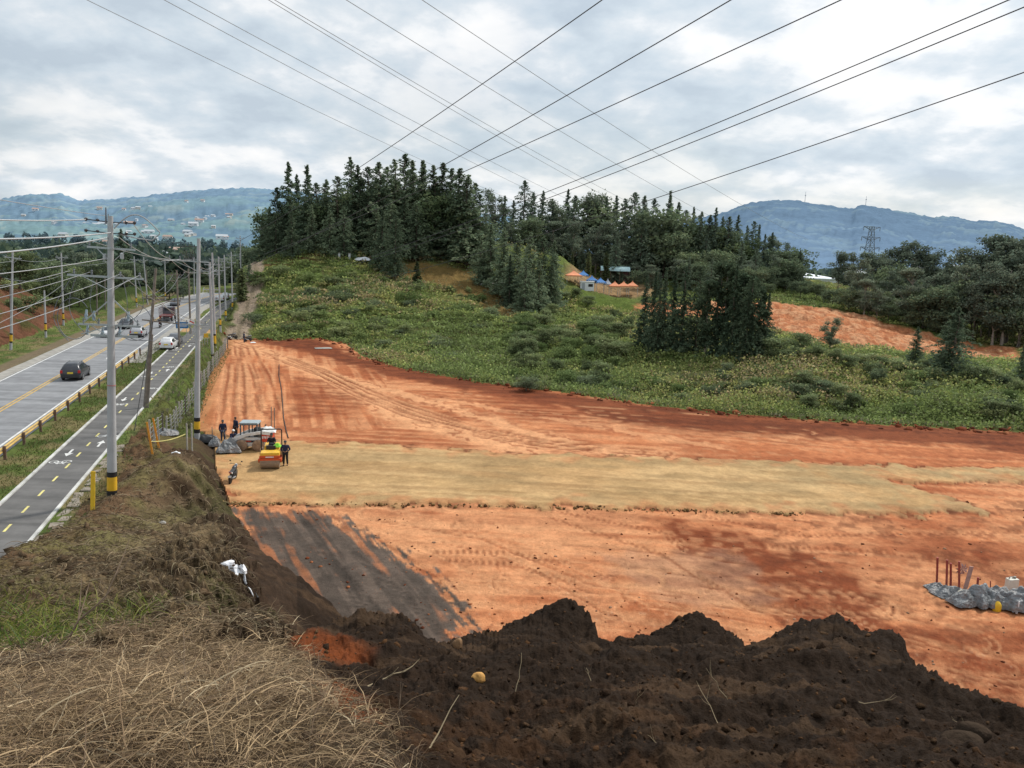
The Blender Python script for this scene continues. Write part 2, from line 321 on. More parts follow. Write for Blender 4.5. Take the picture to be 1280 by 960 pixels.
    h = h + wb*((n1-.5)*.5+(n2-.5)*.3+(n3-.5)*.12)*np.clip(R/12, .35, 1)
    # crumbled edge of the bank above the site
    h = h + bank*sstep(3.2, 0, np.abs(sdS+.8))*((n2-.5)*.8+(rid-.75)*.6+(n3-.5)*.35) + bank*((n3-.5)*.16+(rid-.75)*.12+(fbm(x*.28, y*.28, 3, 79)-.48)*1.5*sstep(0, 2.5, -sdS)*sstep(8.5, 13, R))
    h = h + hillm*sstep(0, 5, sdF)*((n1-.5)*1.2+(fbm(x*.16, y*.16, 4, 21)-.5)*2.4+(n2-.5)*.4)
    h = h + left*((n1-.5)*1.2+(n2-.5)*.5)
    sx = streaks(x, y, -.06, 9., .55, 4, 31); sroad = streaks(x, y, math.atan2(U[1], U[0]), 12., .5, 4, 32)
    h = h + field*sstep(0, -1.5, sdF)*((n2-.5)*.06+(sx-.5)*.1+(n3-.5)*.03)
    h = h + gravel*(.13*sstep(0, -.35, sdG)+(n3-.5)*.04)
    h = h + field*(~gravel)*(.1*sstep(1.2, .1, sdG)*(n2-.3))
    # ---------------- colour
    col = np.zeros(x.shape+(3,)); K = .72
    def put(mask, c, k=K):
        col[mask] = c
    def mixin(w, c):
        w = np.clip(w, 0, 1)[..., None]; col[:] = col*(1-w)+np.asarray(c)*w
    OR = lin(205, 130, 86)*.74; OL = lin(226, 166, 120)*.76; RED = lin(160, 86, 53)*.68; DRED = lin(116, 62, 40)*.66; TAN = lin(208, 168, 118)*.74; DK = lin(106, 95, 86)*.70; SOIL = lin(70, 55, 43)*.62
    put(field, OR)
    big = fbm(x*.12, y*.12, 4, 41)
    mixin(field*sstep(.45, .65, big)*.4, OL); mixin(field*sstep(.48, .66, fbm(x*.2+9, y*.2, 4, 42))*.45, RED)
    leftpart = sstep(-.13, -.2, x/np.maximum(y, 1))*sstep(62, 66, y)
    st = np.where(leftpart > .5, sroad, sx)
    mixin(field*sstep(.52, .64, st)*.5, RED); mixin(field*sstep(.48, .38, st)*.4, OL)
    # dark reddish band under the hill toe
    band = pm([(300, 424), (400, 424), (455, 446), (600, 477), (700, 490), (800, 504), (1000, 523), (1300, 541), (1300, 572), (1200, 556), (1000, 546), (860, 540), (780, 530), (700, 510), (640, 498), (560, 484), (480, 470), (420, 452), (380, 440)])
    sdb = poly_sd(x, y, band)+wob*3
    mixin(field*sstep(1.2, -1.5, sdb)*.95, RED*.72); mixin(field*sstep(.5, -2., sdb)*sstep(.42, .58, sx)*.7, DRED*.85)
    # pale haul tracks across the site
    for pts, wd, k in (([(287, 427), (340, 443), (400, 466), (455, 497), (520, 528), (600, 548), (660, 566)], 3.2, .85), ([(400, 466), (480, 487), (560, 508), (640, 534), (720, 558), (800, 570)], 2.0, .7), ([(560, 500), (700, 525), (900, 560)], 1.5, .5), ([(287, 427), (310, 480), (330, 540)], 1.6, .35)):
        d, al = line_d(x, y, pm(pts)); d = d+wob*2.2
        mixin(field*sstep(wd, wd*.25, d)*min(1, k*1.25)*(.75+.4*n2), OL*1.06)
        for off in (-.9, .9):
            mixin(field*sstep(.3, .1, np.abs(d-abs(off)))*.45*sstep(.35, .6, n1), RED)
    # dark ploughed patches
    for pts, k in (([(365, 470), (440, 478), (470, 500), (450, 522), (365, 522)], .55), ([(512, 516), (560, 514), (590, 526), (530, 530)], .75), ([(600, 503), (690, 505), (740, 518), (660, 522)], .6), ([(640, 512), (780, 527), (760, 536), (660, 526)], .4), ([(560, 486), (680, 498), (700, 512), (600, 500)], .4)):
        mixin(field*sstep(.6, -.8, poly_sd(x, y, pm(pts))+wob*2)*k*(.6+.8*sstep(.4, .6, sx)), RED*.85)
    # fore part of the site
    fore = field & ~gravel & (y < 50)
    mixin(fore*sstep(.4, .6, fbm(x*.35, y*.5, 4, 44))*.35, OL)
    for pts, k in (([(790, 640), (900, 660), (1000, 690), (1100, 740), (1080, 800), (960, 780), (930, 740), (850, 690)], 1.), ([(1160, 690), (1230, 688), (1240, 705), (1180, 708)], .7), ([(950, 740), (1290, 800), (1290, 900), (1150, 860), (1010, 790)], .75), ([(740, 770), (900, 760), (980, 780), (800, 800)], .6), ([(1150, 648), (1290, 700), (1290, 740), (1200, 715), (1100, 690)], .4)):
        mixin(field*sstep(.9, -1.2, poly_sd(x, y, pm(pts))+wob*3.5)*k*(.6+.8*sstep(.35, .65, n2)), RED*.78)
    mixin(fore*sstep(.56, .7, fbm(x*1.1, y*1.6, 4, 45))*sstep(6, 16, x)*.55, DRED)
    mixin(fore*sstep(0, 1, sstep(.8, -1., poly_sd(x, y, pm([(740, 690), (900, 690), (990, 740), (880, 770), (780, 740)]))+wob*3))*.45, lin(170, 135, 110)*K)
    # wheel ruts and grader lines
    rr_ = random.Random(21); fi = np.flatnonzero((field & ~gravel).ravel()); fx = x.ravel()[fi]; fy = y.ravel()[fi]; fw = wob.ravel()[fi]; cf = col.reshape(-1, 3); hf = h.reshape(-1)
    def rut(pts, gap, w, k, c, crest=None):
        lo = pts.min(0)-3; hi = pts.max(0)+3; m = np.flatnonzero((fx > lo[0]) & (fx < hi[0]) & (fy > lo[1]) & (fy < hi[1])); ii = fi[m]
        d, al = line_d(fx[m], fy[m], pts); brk = sstep(.34, .46, fbm(al*.12, al*0+len(pts)*3.3+gap, 3, 90+int(gap*10))); q = np.abs(d-gap/2) if gap else d
        wk_ = sstep(w, w*.35, q+fw[m]*.25)*brk; a_ = (wk_*k)[:, None]; cf[ii] = cf[ii]*(1-a_)+np.asarray(c)*a_; hf[ii] -= wk_*.04
        if crest is not None: a_ = (sstep(w, w*.3, np.abs(q-w*1.6))*brk*k*.7)[:, None]; cf[ii] = cf[ii]*(1-a_)+np.asarray(crest)*a_
    for i in range(13):                                                     # along the haul line from the far gate
        a0 = rr_.uniform(-6, 8); rut(pm([(287+a0*.4, 427+abs(a0)*.3), (345+a0, 445+a0*.5), (405+a0*2, 466+a0), (465+a0*4, 496+a0*1.2), (540+a0*6, 524+a0*1.4), (640+a0*8, 548+a0), (760+a0*9, 562+a0*.5)]), rr_.choice((1.9, 0)), rr_.uniform(.16, .3), rr_.uniform(.35, .6), RED*.8, OL)
    for i in range(12):                                                     # along the left margin
        px = rr_.uniform(262, 350); rut(pm([(286+(px-262)*.25, 432), (275+(px-262)*.6, 470), (px-4, 545)]), rr_.choice((1.8, 0)), rr_.uniform(.14, .26), rr_.uniform(.3, .55), RED*.85, OL)
    for i in range(22):                                                     # across the fore part
        y0 = rr_.uniform(636, 790); x0 = rr_.uniform(380, 900); L_ = rr_.uniform(220, 520); s_ = rr_.uniform(.05, .45); rut(pm([(x0, y0), (x0+L_*.35, y0+L_*.35*s_*.6), (x0+L_*.7, y0+L_*.7*s_), (x0+L_, y0+L_*s_*.85)]), rr_.choice((2., 0)), rr_.uniform(.08, .2), rr_.uniform(.3, .6), rr_.choice((RED*.75, DRED*.9, OL)), rr_.choice((OL, None)))
    for i in range(16):                                                     # along the dark far band and the pale strip
        x0 = rr_.uniform(420, 900); y0 = np.interp(x0, [420, 640, 900, 1280], [462, 505, 540, 560])+rr_.uniform(-8, 14); L_ = rr_.uniform(200, 420); rut(pm([(x0, y0), (x0+L_*.5, y0+L_*.06), (x0+L_, y0+L_*.095)]), rr_.choice((2., 0)), rr_.uniform(.18, .34), rr_.uniform(.3, .6), rr_.choice((DRED*.8, OL, RED*.7)), None)
    # grey black topsoil tongue
    tong = pm([(285, 630), (345, 640), (400, 638), (440, 662), (500, 690), (560, 738), (600, 800), (580, 850), (380, 830), (330, 720)])
    sdt = poly_sd(x, y, tong)+wob*1.6+(st-.5)*1.5+(streaks(x, y, 2.05, 3., .22, 3, 59)-.5)*2.2+(fbm(x*3, y*3, 2, 60)-.5)*.9
    mixin(field*(~gravel)*sstep(.2, -.25, sdt)*.97, DK); mixin(field*(~gravel)*sstep(-.2, -1.5, sdt)*sstep(.45, .65, n2)*.6, DK*.62); mixin(field*(~gravel)*sstep(.1, -.8, sdt)*sstep(.48, .6, streaks(x, y, 2.05, 7, .45, 4, 57))*.6, DK*.55); mixin(field*(~gravel)*sstep(.2, -.4, sdt)*sstep(-2.6, -.6, sdt)*sstep(.5, .6, streaks(x, y, 2.05, 6, .5, 3, 58))*.7, OR*.85)
    mixin(field*(~gravel)*sstep(-1.0, -.1, sdt)*sstep(.5, .56, streaks(x, y, 1.9, 5, .35, 3, 51))*sstep(.4, -.2, sdt)*.5, OR*.6)
    # tread prints of tracked machines
    for pts, wd in (([(560, 700), (640, 705), (720, 730), (780, 780)], .28), ([(545, 690), (640, 690), (730, 712), (800, 760)], .28), ([(440, 690), (500, 740), (560, 800)], .3), ([(400, 690), (450, 740), (500, 800)], .3), ([(470, 670), (540, 720), (590, 780)], .25), ([(690, 648), (820, 690), (940, 760)], .25), ([(380, 650), (430, 720), (470, 800)], .3),
                    ([(345, 440), (350, 500), (330, 545)], .35), ([(300, 440), (290, 500), (300, 545)], .35), ([(320, 440), (335, 480), (300, 520)], .3), ([(700, 640), (900, 680), (1100, 690), (1290, 720)], .3), ([(880, 645), (1000, 670), (1280, 665)], .3)):
        d, al = line_d(x, y, pm(pts)); per = np.sin(al*math.pi*2/.34)
        w = field*(~gravel)*sstep(wd, wd*.6, d)*sstep(.3, .5, fbm(al*.15, d*0+len(pts), 2, 5))
        mixin(w*(sdt > 0)*(.3+.35*per*(R < 60)), RED*.7); mixin(w*(sdt <= 0)*(.5+.35*per), DK*.5); h = h + w*(.025*per-.03)
    # furrow with a dark hose-like crack is modelled apart; gravel pad
    put(gravel, TAN); mixin(gravel*sstep(.45, .65, big)*.35, lin(214, 184, 135)*K); mixin(gravel*sstep(.45, .62, fbm(x*.3, y*.6, 4, 46))*.4, lin(172, 138, 92)*K)
    mixin(gravel*sstep(.5, .64, sx)*.4, lin(150, 114, 74)*K); mixin(gravel*sstep(.46, .6, fbm(x*.16, y*.5, 5, 49))*.5, lin(166, 140, 100)*K); mixin(gravel*sstep(.55, .75, n3)*.2, lin(140, 112, 80)*K); mixin(gravel*sstep(-1.8, -.1, sdG+wob*2.5)*.45, OR)
    mixin(gravel*sstep(12, 30, x)*sstep(.4, .6, n1)*.4, lin(175, 160, 120)*K)
    mixin(gravel*sstep(-.5, -.05, sdG)*.35, lin(120, 92, 58)*K); mixin(field*(~gravel)*sstep(.45, .0, sdG)*.75, DRED*.7)
    mixin((1-fd)*field*(sdt > .3)*sstep(.8, .86, fbm(x*6, y*6, 2, 48))*(R < 60)*.4, lin(225, 190, 155)*K)
    notg = field & (sdt > .2); mixin(notg*(n3-.5)*1.2, OL); mixin(notg*(.5-n3)*1.1, DRED)
    # left side margin of the site next to the fence
    mixin(field*sstep(-1.6, -.2, sdF)*(l < 0)*(y > 56)*.6, lin(170, 120, 75)*K)
    # road side land
    GR = lin(112, 128, 66)*.62; GD = lin(80, 98, 50)*.58; DRY = lin(160, 138, 104)*.66; BRN = lin(132, 112, 88)*.66
    put(road, GR); mixin(road*sstep(.4, .62, n1)*.6, GD); mixin(road*sstep(.52, .68, fbm(x*.5, y*.5, 3, 52))*.6, DRY)
    mixin(road*sstep(-10.6, -9.8, l)*.55, BRN); mixin(road*sstep(-29.6, -29.2, -np.abs(l+29.6)-28.9+0)*0, BRN)
    mixin(road*sstep(.5, .3, np.abs(l+28.2)/2.2)*.9, lin(128, 112, 92)*K)
    # dirt crossing to the side track
    cr, _ = line_d(x, y, [RS(136, -17), RS(132, -12), RS(131, -8), RS(134, -4)]); mixin((~field)*sstep(3.4, 1.8, cr+wob*2)*.95, lin(205, 165, 120)*K)
    cr, _ = line_d(x, y, [RS(118, -17), RS(136, -17), RS(165, -16.6)]); mixin(road*sstep(2.2, 1.2, cr+wob*1.2)*.85, lin(178, 150, 118)*K)
    # hill
    put(hillm, GR*1.25); mixin(hillm*sstep(.42, .6, n1)*.7, GD*1.0); mixin(hillm*sstep(.5, .66, fbm(x*.13, y*.13, 4, 53))*.55, lin(120, 116, 66)*.5)
    mixin(hillm*sstep(.58, .7, n2)*.4, lin(120, 98, 78)*.5)
    lawn = np.array([D(*p)[:2] for p in ((500, 330, 190), (600, 330, 192), (640, 352, 186), (665, 395, 158), (640, 400, 150), (580, 370, 170), (520, 356, 178), (490, 352, 176))])
    mixin(hillm*sstep(1.5, -1.5, poly_sd(x, y, lawn)+wob*3)*.92, lin(150, 122, 74)*.62)
    mixin(hillm*sstep(2., -1., poly_sd(x, y, np.array([D(*p)[:2] for p in ((505, 322, 200), (600, 322, 202), (600, 331, 194), (510, 331, 192))]))+wob*3)*.8, lin(120, 84, 60)*.6)
    mixin(hillm*sstep(2., -1., poly_sd(x, y, np.array([D(*p)[:2] for p in ((335, 312, 194), (400, 312, 196), (400, 324, 184), (330, 328, 180))]))+wob*3)*.6, lin(150, 100, 70)*.6)
    terr = np.array([D(*p)[:2] for p in ((704, 368, 207), (815, 367, 207), (830, 352, 226), (720, 352, 226))])
    mixin(hillm*sstep(2, -2, poly_sd(x, y, terr))*.9, lin(196, 160, 120)*.62)
    mixin(hillm*sstep(2, -2, poly_sd(x, y, np.array([D(*p)[:2] for p in ((705, 392, 180), (800, 395, 180), (790, 373, 203), (715, 372, 203))]))+wob*2)*.9, lin(112, 132, 58)*.55)
    cut = np.array([D(*p)[:2] for p in ((952, 376, 196), (985, 382, 196), (1050, 386, 192), (1100, 398, 186), (1135, 414, 180), (1180, 424, 172), (1270, 436, 166), (1275, 462, 136), (1180, 440, 146), (1110, 436, 142), (1040, 428, 144), (980, 414, 152), (880, 400, 168), (790, 392, 178), (800, 380, 190), (880, 378, 196))])
    sdc = poly_sd(x, y, cut)+wob*3
    mixin(hillm*sstep(1., -1., sdc), lin(212, 138, 94)*K); mixin(hillm*sstep(0, -2., sdc)*sstep(.42, .58, n1)*.8, lin(232, 176, 132)*K); mixin(hillm*sstep(0, -2., sdc)*sstep(.5, .66, n2)*.5, lin(150, 78, 48)*K)
    tr, _ = line_d(x, y, [RS(128, -7), RS(150, -6.4), RS(185, -5), RS(222, -6)]); mixin((hillm | road)*sstep(2.1, 1.5, tr+wob), lin(168, 150, 130)*K); mixin((hillm | road)*sstep(.5, .25, np.abs(tr)+wob*.4)*.4, lin(110, 104, 70)*.6)
    # left
    put(left, GD*.8); cutl = (s > 70) & (s < 170) & (l > -60); mixin(left*cutl*sstep(166, 158, s+wob*8)*sstep(-58, -48, l+wob*6)*(.85+.5*(n2-.5)), lin(138, 92, 72)*.66); mixin(left*cutl*sstep(.52, .66, n1)*.7, GD)
    # bank, straw, heap
    put(bank, BRN*.8); mixin(bank*sstep(.4, .62, n2)*.6, lin(84, 68, 50)*.55); mixin(bank*sstep(.45, .62, n1)*.75, DRY*.9); face = np.array([D(*p)[:2] for p in ((120, 715, 24.5), (200, 700, 25), (300, 712, 25), (345, 770, 16.2), (240, 775, 16), (130, 765, 16.6))]); mixin(bank*sstep(.6, -1., poly_sd(x, y, face)+wob*2)*.75, lin(80, 66, 50)*.55); mixin(bank*sstep(.52, .62, n3)*.4, DRY)
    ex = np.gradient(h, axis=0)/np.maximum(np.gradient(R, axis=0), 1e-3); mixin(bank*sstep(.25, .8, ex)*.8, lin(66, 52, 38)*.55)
    mixin(bank*sstep(-1.5, -.2, sdS)*.85, SOIL*1.0); mixin(bank*sstep(-4.5, -8.5, l)*.6, lin(128, 98, 72)*.62); mixin(bank*sstep(-4.5, -7.5, l)*sstep(.48, .6, n1)*.3, GR); mixin(bank*sstep(.55, .64, fbm(x*.35, y*.35, 4, 93))*.22, GR*.9)
    put(straw, lin(92, 76, 58)*.42); mixin(straw*sstep(.45, .6, n2)*.7, lin(56, 44, 34)*.4)
    put(mound, SOIL); mixin(mound*sstep(.45, .7, n2)*.5, SOIL*1.45); mixin(mound*sstep(.5, .68, fbm(x*1.6+4, y*1.6, 4, 61))*.4, lin(86, 64, 46)*.55); mixin(mound*sstep(.55, .75, n3)*.4, SOIL*1.7); mixin(mound*sstep(.5, .3, n3)*.5, SOIL*.55); mixin(mound*inr[None]*sstep(-1.1, -.35, off+wob*.8)*.75, SOIL*.5); mixin(mound*sstep(.56, .7, fbm(x*.8, y*2.2, 4, 66))*.4, lin(112, 88, 66)*.66)
    oc, _ = line_d(x, y, np.array([D(372, 800, 9.6)[:2], D(425, 812, 8.6)[:2]])); oc2, _ = line_d(x, y, np.array([D(420, 858, 6.0)[:2], D(455, 885, 5)[:2]]))
    mixin((mound | straw)*sstep(.55, .1, np.minimum(oc, oc2*1.3)+wob*.5)*.9, lin(160, 86, 46)*.5)
    mixin(mound*sstep(9, 5, R)*sstep(.5, .62, fbm(x*2.5, y*2.5, 4, 63))*.25, lin(130, 88, 54)*.45)
    reg = np.zeros(x.shape, int)
    for i, m in enumerate((field & ~gravel, gravel, road, hillm, left, bank | straw, mound), 1): reg[m] = i
    # ---------------- split the one sheet into its regions
    nr, nc = x.shape; idx = np.arange(nr*nc).reshape(nr, nc)
    Q = np.stack([idx[:-1, :-1], idx[:-1, 1:], idx[1:, 1:], idx[1:, :-1]], -1).reshape(-1, 4)[:, ::-1]
    fr = reg[:-1, :-1].ravel(); V = np.stack([x, y, h], -1).reshape(-1, 3); cc = col.reshape(-1, 3)
    mg = {1: attr_mat('bare_orange_earth', .95, .24, (.7, 3., 14.), ((1.6, .5, .12), (6., .6, .06), (24., .5, .03))), 2: attr_mat('compacted_gravel', .95, .2, (.5, 2.6, 11.), ((3., .5, .06), (10., .7, .04), (30., .5, .02))),
          3: attr_mat('verge_turf', 1., .3, (2., 11.), ((9., .8, .08),)), 4: attr_mat('hill_turf', 1., .35, (.7, 4.), ((1.5, .9, .4), (6., .8, .12))), 6: attr_mat('dry_bank_earth', 1., .35, (2., 15.), ((5., .8, .1), (26., .8, .04))),
          7: attr_mat('dark_topsoil', .95, .3, (3., 18.), ((6., .7, .08), (22., .9, .04), (70., .7, .012)))}
    mg[5] = mg[4]; names = {1: 'ground', 2: 'gravel_ground', 3: 'roadside_ground', 4: 'hillside', 5: 'slope', 6: 'earth_bank', 7: 'soil_mound'}
    for i in range(1, 8):
        q = Q[fr == i]
        if not len(q): continue
        u, inv = np.unique(q, return_inverse=True)
        o = link(names[i], np_mesh(names[i], V[u], inv.reshape(-1, 4), cc[u]), mg[i], None, smooth=True)
        o['kind'] = 'structure'
    return x, y, h, reg
GX, GY, GH, GREG = ground_grid()
def pick(region, n, ok=None):
    """random spots of a region of the ground"""
    ii = np.flatnonzero((GREG == region).ravel()); ii = RNG.choice(ii, min(n*4, len(ii)), replace=False)
    x, y, z = GX.ravel()[ii], GY.ravel()[ii], GH.ravel()[ii]
    if ok is not None: m = ok(x, y, z); x, y, z = x[m], y[m], z[m]
    return np.stack([x, y, z], -1)[:n]
# ------------------------------------------------------------------ road, cycle path and their furniture
def RC(s, l, z=1.5):
    """road coordinates to world, with the bend to the right far ahead"""
    if s > 170: l = l+(s-170)**2/900.
    q = RS(s, l); return (q[0], q[1], z)
YAW = math.atan2(U[1], U[0])       # heading of the road
def strip(name, s0, s1, l0, l1, z, m, ds=4., parent=None, kind='structure', jit=0.):
    k = max(2, int((s1-s0)/ds)+1); V = []
    for i in range(k):
        s = s0+(s1-s0)*i/(k-1); j0, j1 = (random.uniform(-jit, jit), random.uniform(-jit, jit)) if jit else (0, 0)
        V += [RC(s, l0+j0, z), RC(s, l1+j1, z)]
    o = link(name, np_mesh(name, V, [(2*i, 2*i+1, 2*i+3, 2*i+2) for i in range(k-1)]), m, parent)
    if kind: o['kind'] = kind
    return o
def asphalt(name, c, wear):
    m, t = newmat(name); out = t.n('ShaderNodeOutputMaterial'); b = t.n('ShaderNodeBsdfPrincipled', i_Roughness=.8); b.inputs['Specular IOR Level'].default_value = .3
    g = t.n('ShaderNodeNewGeometry'); mp = t.n('ShaderNodeMapping'); mp.inputs['Rotation'].default_value = (0, 0, -YAW); mp.inputs['Scale'].default_value = (.06, 1., 1.)
    t.l(g.outputs['Position'], mp.inputs[0]); n1 = t.n('ShaderNodeTexNoise', i_Scale=1.1, i_Detail=5.); t.l(mp.outputs[0], n1.inputs['Vector'])
    n2 = t.n('ShaderNodeTexNoise', i_Scale=.9, i_Detail=8., i_Roughness=.7); t.l(g.outputs['Position'], n2.inputs['Vector']); n3 = t.n('ShaderNodeTexNoise', i_Scale=60., i_Detail=2.); t.l(g.outputs['Position'], n3.inputs['Vector'])
    r1 = t.n('ShaderNodeValToRGB'); e = r1.color_ramp.elements; e[0].position = .3; e[0].color = (*[k*.8 for k in c], 1); e[1].position = .72; e[1].color = (*wear, 1); t.l(n1.outputs['Fac'], r1.inputs[0])
    mr = t.n('ShaderNodeMapRange'); mr.inputs['From Min'].default_value = .3; mr.inputs['From Max'].default_value = .7; mr.inputs['To Min'].default_value = .78; mr.inputs['To Max'].default_value = 1.2; t.l(n2.outputs['Fac'], mr.inputs['Value'])
    vm = t.n('ShaderNodeVectorMath', operation='SCALE'); t.l(r1.outputs[0], vm.inputs[0]); t.l(mr.outputs[0], vm.inputs['Scale']); t.l(vm.outputs[0], b.inputs['Base Color'])
    bp = t.n('ShaderNodeBump', i_Strength=.3, i_Distance=.01); t.l(n3.outputs['Fac'], bp.inputs['Height']); t.l(bp.outputs[0], b.inputs['Normal']); t.l(b.outputs[0], out.inputs[0]); return m
M = {}
M['asph'] = asphalt('worn_grey_asphalt', (.20, .205, .215), (.27, .275, .285)); M['asph2'] = asphalt('dark_path_asphalt', (.10, .097, .094), (.15, .145, .14))
M['conc'] = mat('grey_concrete', (.30, .285, .255), .9, var=.3, scale=1.3, bump=.3, bscale=12); M['white_paint'] = mat('worn_white_paint', (.62, .62, .6), .7, var=.25, scale=3)
M['yellow_paint'] = mat('worn_yellow_paint', (.55, .34, .06), .7, var=.3, scale=2.5); M['lime_paint'] = mat('pale_yellow_paint', (.62, .55, .2), .7, var=.25, scale=3)
M['pole'] = mat('pole_concrete', (.40, .41, .42), .85, var=.18, scale=1.1, bump=.2, bscale=18, dirt=.25, dirtcol=(.3, .3, .29)); M['yel'] = mat('safety_yellow_paint', (.72, .42, .02), .55, var=.15, scale=3, dirt=.25, dirtcol=(.35, .25, .1)); M['blk'] = mat('black_paint', (.015, .015, .016), .6, var=.3)
M['wood'] = mat('weathered_pole_wood', (.19, .165, .14), .9, var=.3, scale=3, bump=.5, bscale=25); M['steel'] = mat('galvanised_steel', (.42, .45, .46), .45, .6, var=.15); M['porc'] = mat('grey_polymer_insulator', (.16, .17, .19), .4); M['dkins'] = mat('dark_porcelain', (.05, .04, .04), .3)
M['cable'] = mat('bare_aluminium_cable', (.33, .35, .36), .5, .3); M['cabw'] = mat('pale_insulated_cable', (.40, .42, .43), .5); M['cabd'] = mat('dark_line_conductor', (.04, .042, .046), .6); M['cabg'] = mat('grey_distant_conductor', (.34, .36, .39), .6)
def pile(name, ms): return ms
strip('road', -20, 330, -25.95, -16.9, 1.52, M['asph'])
strip('road_shoulder', -20, 330, -27.3, -25.95, 1.53, M['conc'], jit=.06)
strip('road_shoulder', 96, 200, -16.9, -15.1, 1.53, M['conc'], jit=.08)
strip('cycle_path', 8, 330, -13.8, -11.05, 1.52, M['asph2'], jit=.03)
for nm, s0, s1, l, w, m in (('road_marking', -20, 330, -25.75, .16, 'white_paint'), ('road_marking', -20, 330, -17.75, .16, 'white_paint'), ('road_marking', -20, 300, -21.58, .13, 'yellow_paint'), ('road_marking', -20, 300, -21.26, .13, 'yellow_paint')):
    strip(nm, s0, s1, l-w/2, l+w/2, 1.527, M[m])
def kerb(l0, l1, s0, s1, z1):
    mb = MB(); k = int((s1-s0)/3)
    rings = []
    for i in range(k+1):
        s = s0+(s1-s0)*i/k; rings.append([RC(s, l0, 1.4), RC(s, l1, 1.4), RC(s, l1, z1), RC(s, l0, z1)])
    o = mb.loft(rings).build('kerb', M['kerbp']); o['kind'] = 'structure'; return o
M['kerbp'] = mat('whitewashed_kerb', (.52, .52, .5), .9, var=.3, scale=1.2, dirt=.5, dirtcol=(.2, .18, .14))
kerb(-13.98, -13.8, 8, 118, 1.6); kerb(-11.05, -10.88, 26, 122, 1.58); kerb(-13.98, -13.8, 142, 260, 1.6)
mb = MB()
for s in np.arange(12, 250, 2.75): mb.quad(RC(s, -12.52, 1.528), RC(s, -12.40, 1.528), RC(s+1.05, -12.40, 1.528), RC(s+1.05, -12.52, 1.528))
o = mb.build('road_marking', M['lime_paint'], fix=False); o['kind'] = 'structure'
def arrow(s, l, d, k=1.):
    pts = [(-.9, -.07), (.1, -.07), (.1, -.26), (.9, 0), (.1, .26), (.1, .07), (-.9, .07)]
    return [RC(s+d*a*k, l+b*k, 1.529) for a, b in pts]
def bike_sign(mb, s, l, d):
    def ring(cs, r):
        n = 14
        for i in range(n):
            a0, a1 = 2*math.pi*i/n, 2*math.pi*(i+1)/n
            f = lambda a, q: RC(s+d*math.sin(a)*q, l+cs+math.cos(a)*q, 1.529); mb.quad(f(a0, r), f(a1, r), f(a1, r*.76), f(a0, r*.76))
    ring(-.36, .29); ring(.36, .29)
    def seg(a, b, w=.07):
        (x0, y0), (x1, y1) = a, b; L = math.hypot(x1-x0, y1-y0); nx, ny = -(y1-y0)/L*w/2, (x1-x0)/L*w/2
        mb.quad(*[RC(s+d*y, l+x, 1.5295) for x, y in ((x0+nx, y0+ny), (x1+nx, y1+ny), (x1-nx, y1-ny), (x0-nx, y0-ny))])
    for a, b in (((-.36, 0), (-.12, .42)), ((-.12, .42), (.24, .42)), ((.24, .42), (0, 0)), ((0, 0), (-.12, .42)), ((-.36, 0), (0, 0)), ((.36, 0), (.22, .55)), ((.22, .55), (.36, .58)), ((-.14, .48), (-.02, .52))): seg(a, b)
mb = MB()
for s, l, d in ((54.3, -13.1, -1), (56.6, -11.75, 1), (73, -13.1, -1), (76, -11.75, 1), (88, -13.1, -1), (90, -11.75, 1), (110, -13.1, -1), (112, -11.75, 1)):
    a = arrow(s, l, d); b = len(mb.v); mb.add(a, [(0, 1, 5, 6), (2, 3, 4), ])
    bike_sign(mb, s+d*2.2, l, d)
for s in (69.5, 100.): mb.add(arrow(s, -17.0 if s < 80 else -19.5, 1, 1.), [(0, 1, 5, 6), (2, 3, 4)])
o = mb.build('road_marking', M['white_paint'], fix=False); o['kind'] = 'structure'
mb = MB()
M['oldconc'] = mat('dirty_broken_concrete', (.24, .21, .17), .9, var=.4, scale=2, dirt=.6, dirtcol=(.16, .12, .08))
for i in range(34):
    s = 24+i*.95+random.uniform(-.2, .2); q = RC(s, -10.4+random.uniform(-.2, .15), 1.5); mb.box(q, (random.uniform(.3, .6), random.uniform(.7, 1.1), random.uniform(.04, .1)), (random.uniform(-.1, .1), random.uniform(-.1, .1), YAW-1.57+random.uniform(-.25, .25)))
o = mb.build('walkway', M['oldconc'], bevel=.02); o['kind'] = 'structure'
# guard rail
gr = empty('guard_rail', RC(20, -16.55), 0, 'low yellow double-beam guard rail on short brown posts between carriageway and cycle path', 'guard rail')
def childof(o, root):
    o.parent = root; o.matrix_parent_inverse = Matrix.Translation(-Vector(root.location)) if root.rotation_euler.z == 0 else root.matrix_world.inverted(); return o
M['railp'] = mat('faded_yellow_rail', (.60, .40, .12), .5, .1, var=.25, scale=1.2, dirt=.4, dirtcol=(.5, .42, .3)); M['rust'] = mat('rusty_brown_steel', (.16, .10, .07), .8, var=.3)
for hh in (.52, .72):
    mb = MB(); mb.tube([RC(s, -16.55+.02*math.sin(s), 1.5+hh+.015*math.sin(s*.7)) for s in np.arange(18, 104.5, 3.8)], .07, 8); childof(mb.build('rail', M['railp'], smooth=True), gr)
for s in np.arange(19, 104, 3.8):
    mb = MB(); mb.box((0, 0, .42), (.12, .16, .9), (0, 0, YAW)).box((.0, 0, .62), (.17, .2, .12), (0, 0, YAW)); o = mb.build('post', M['rust']); q = RC(s, -16.40); o.location = q; childof(o, gr)
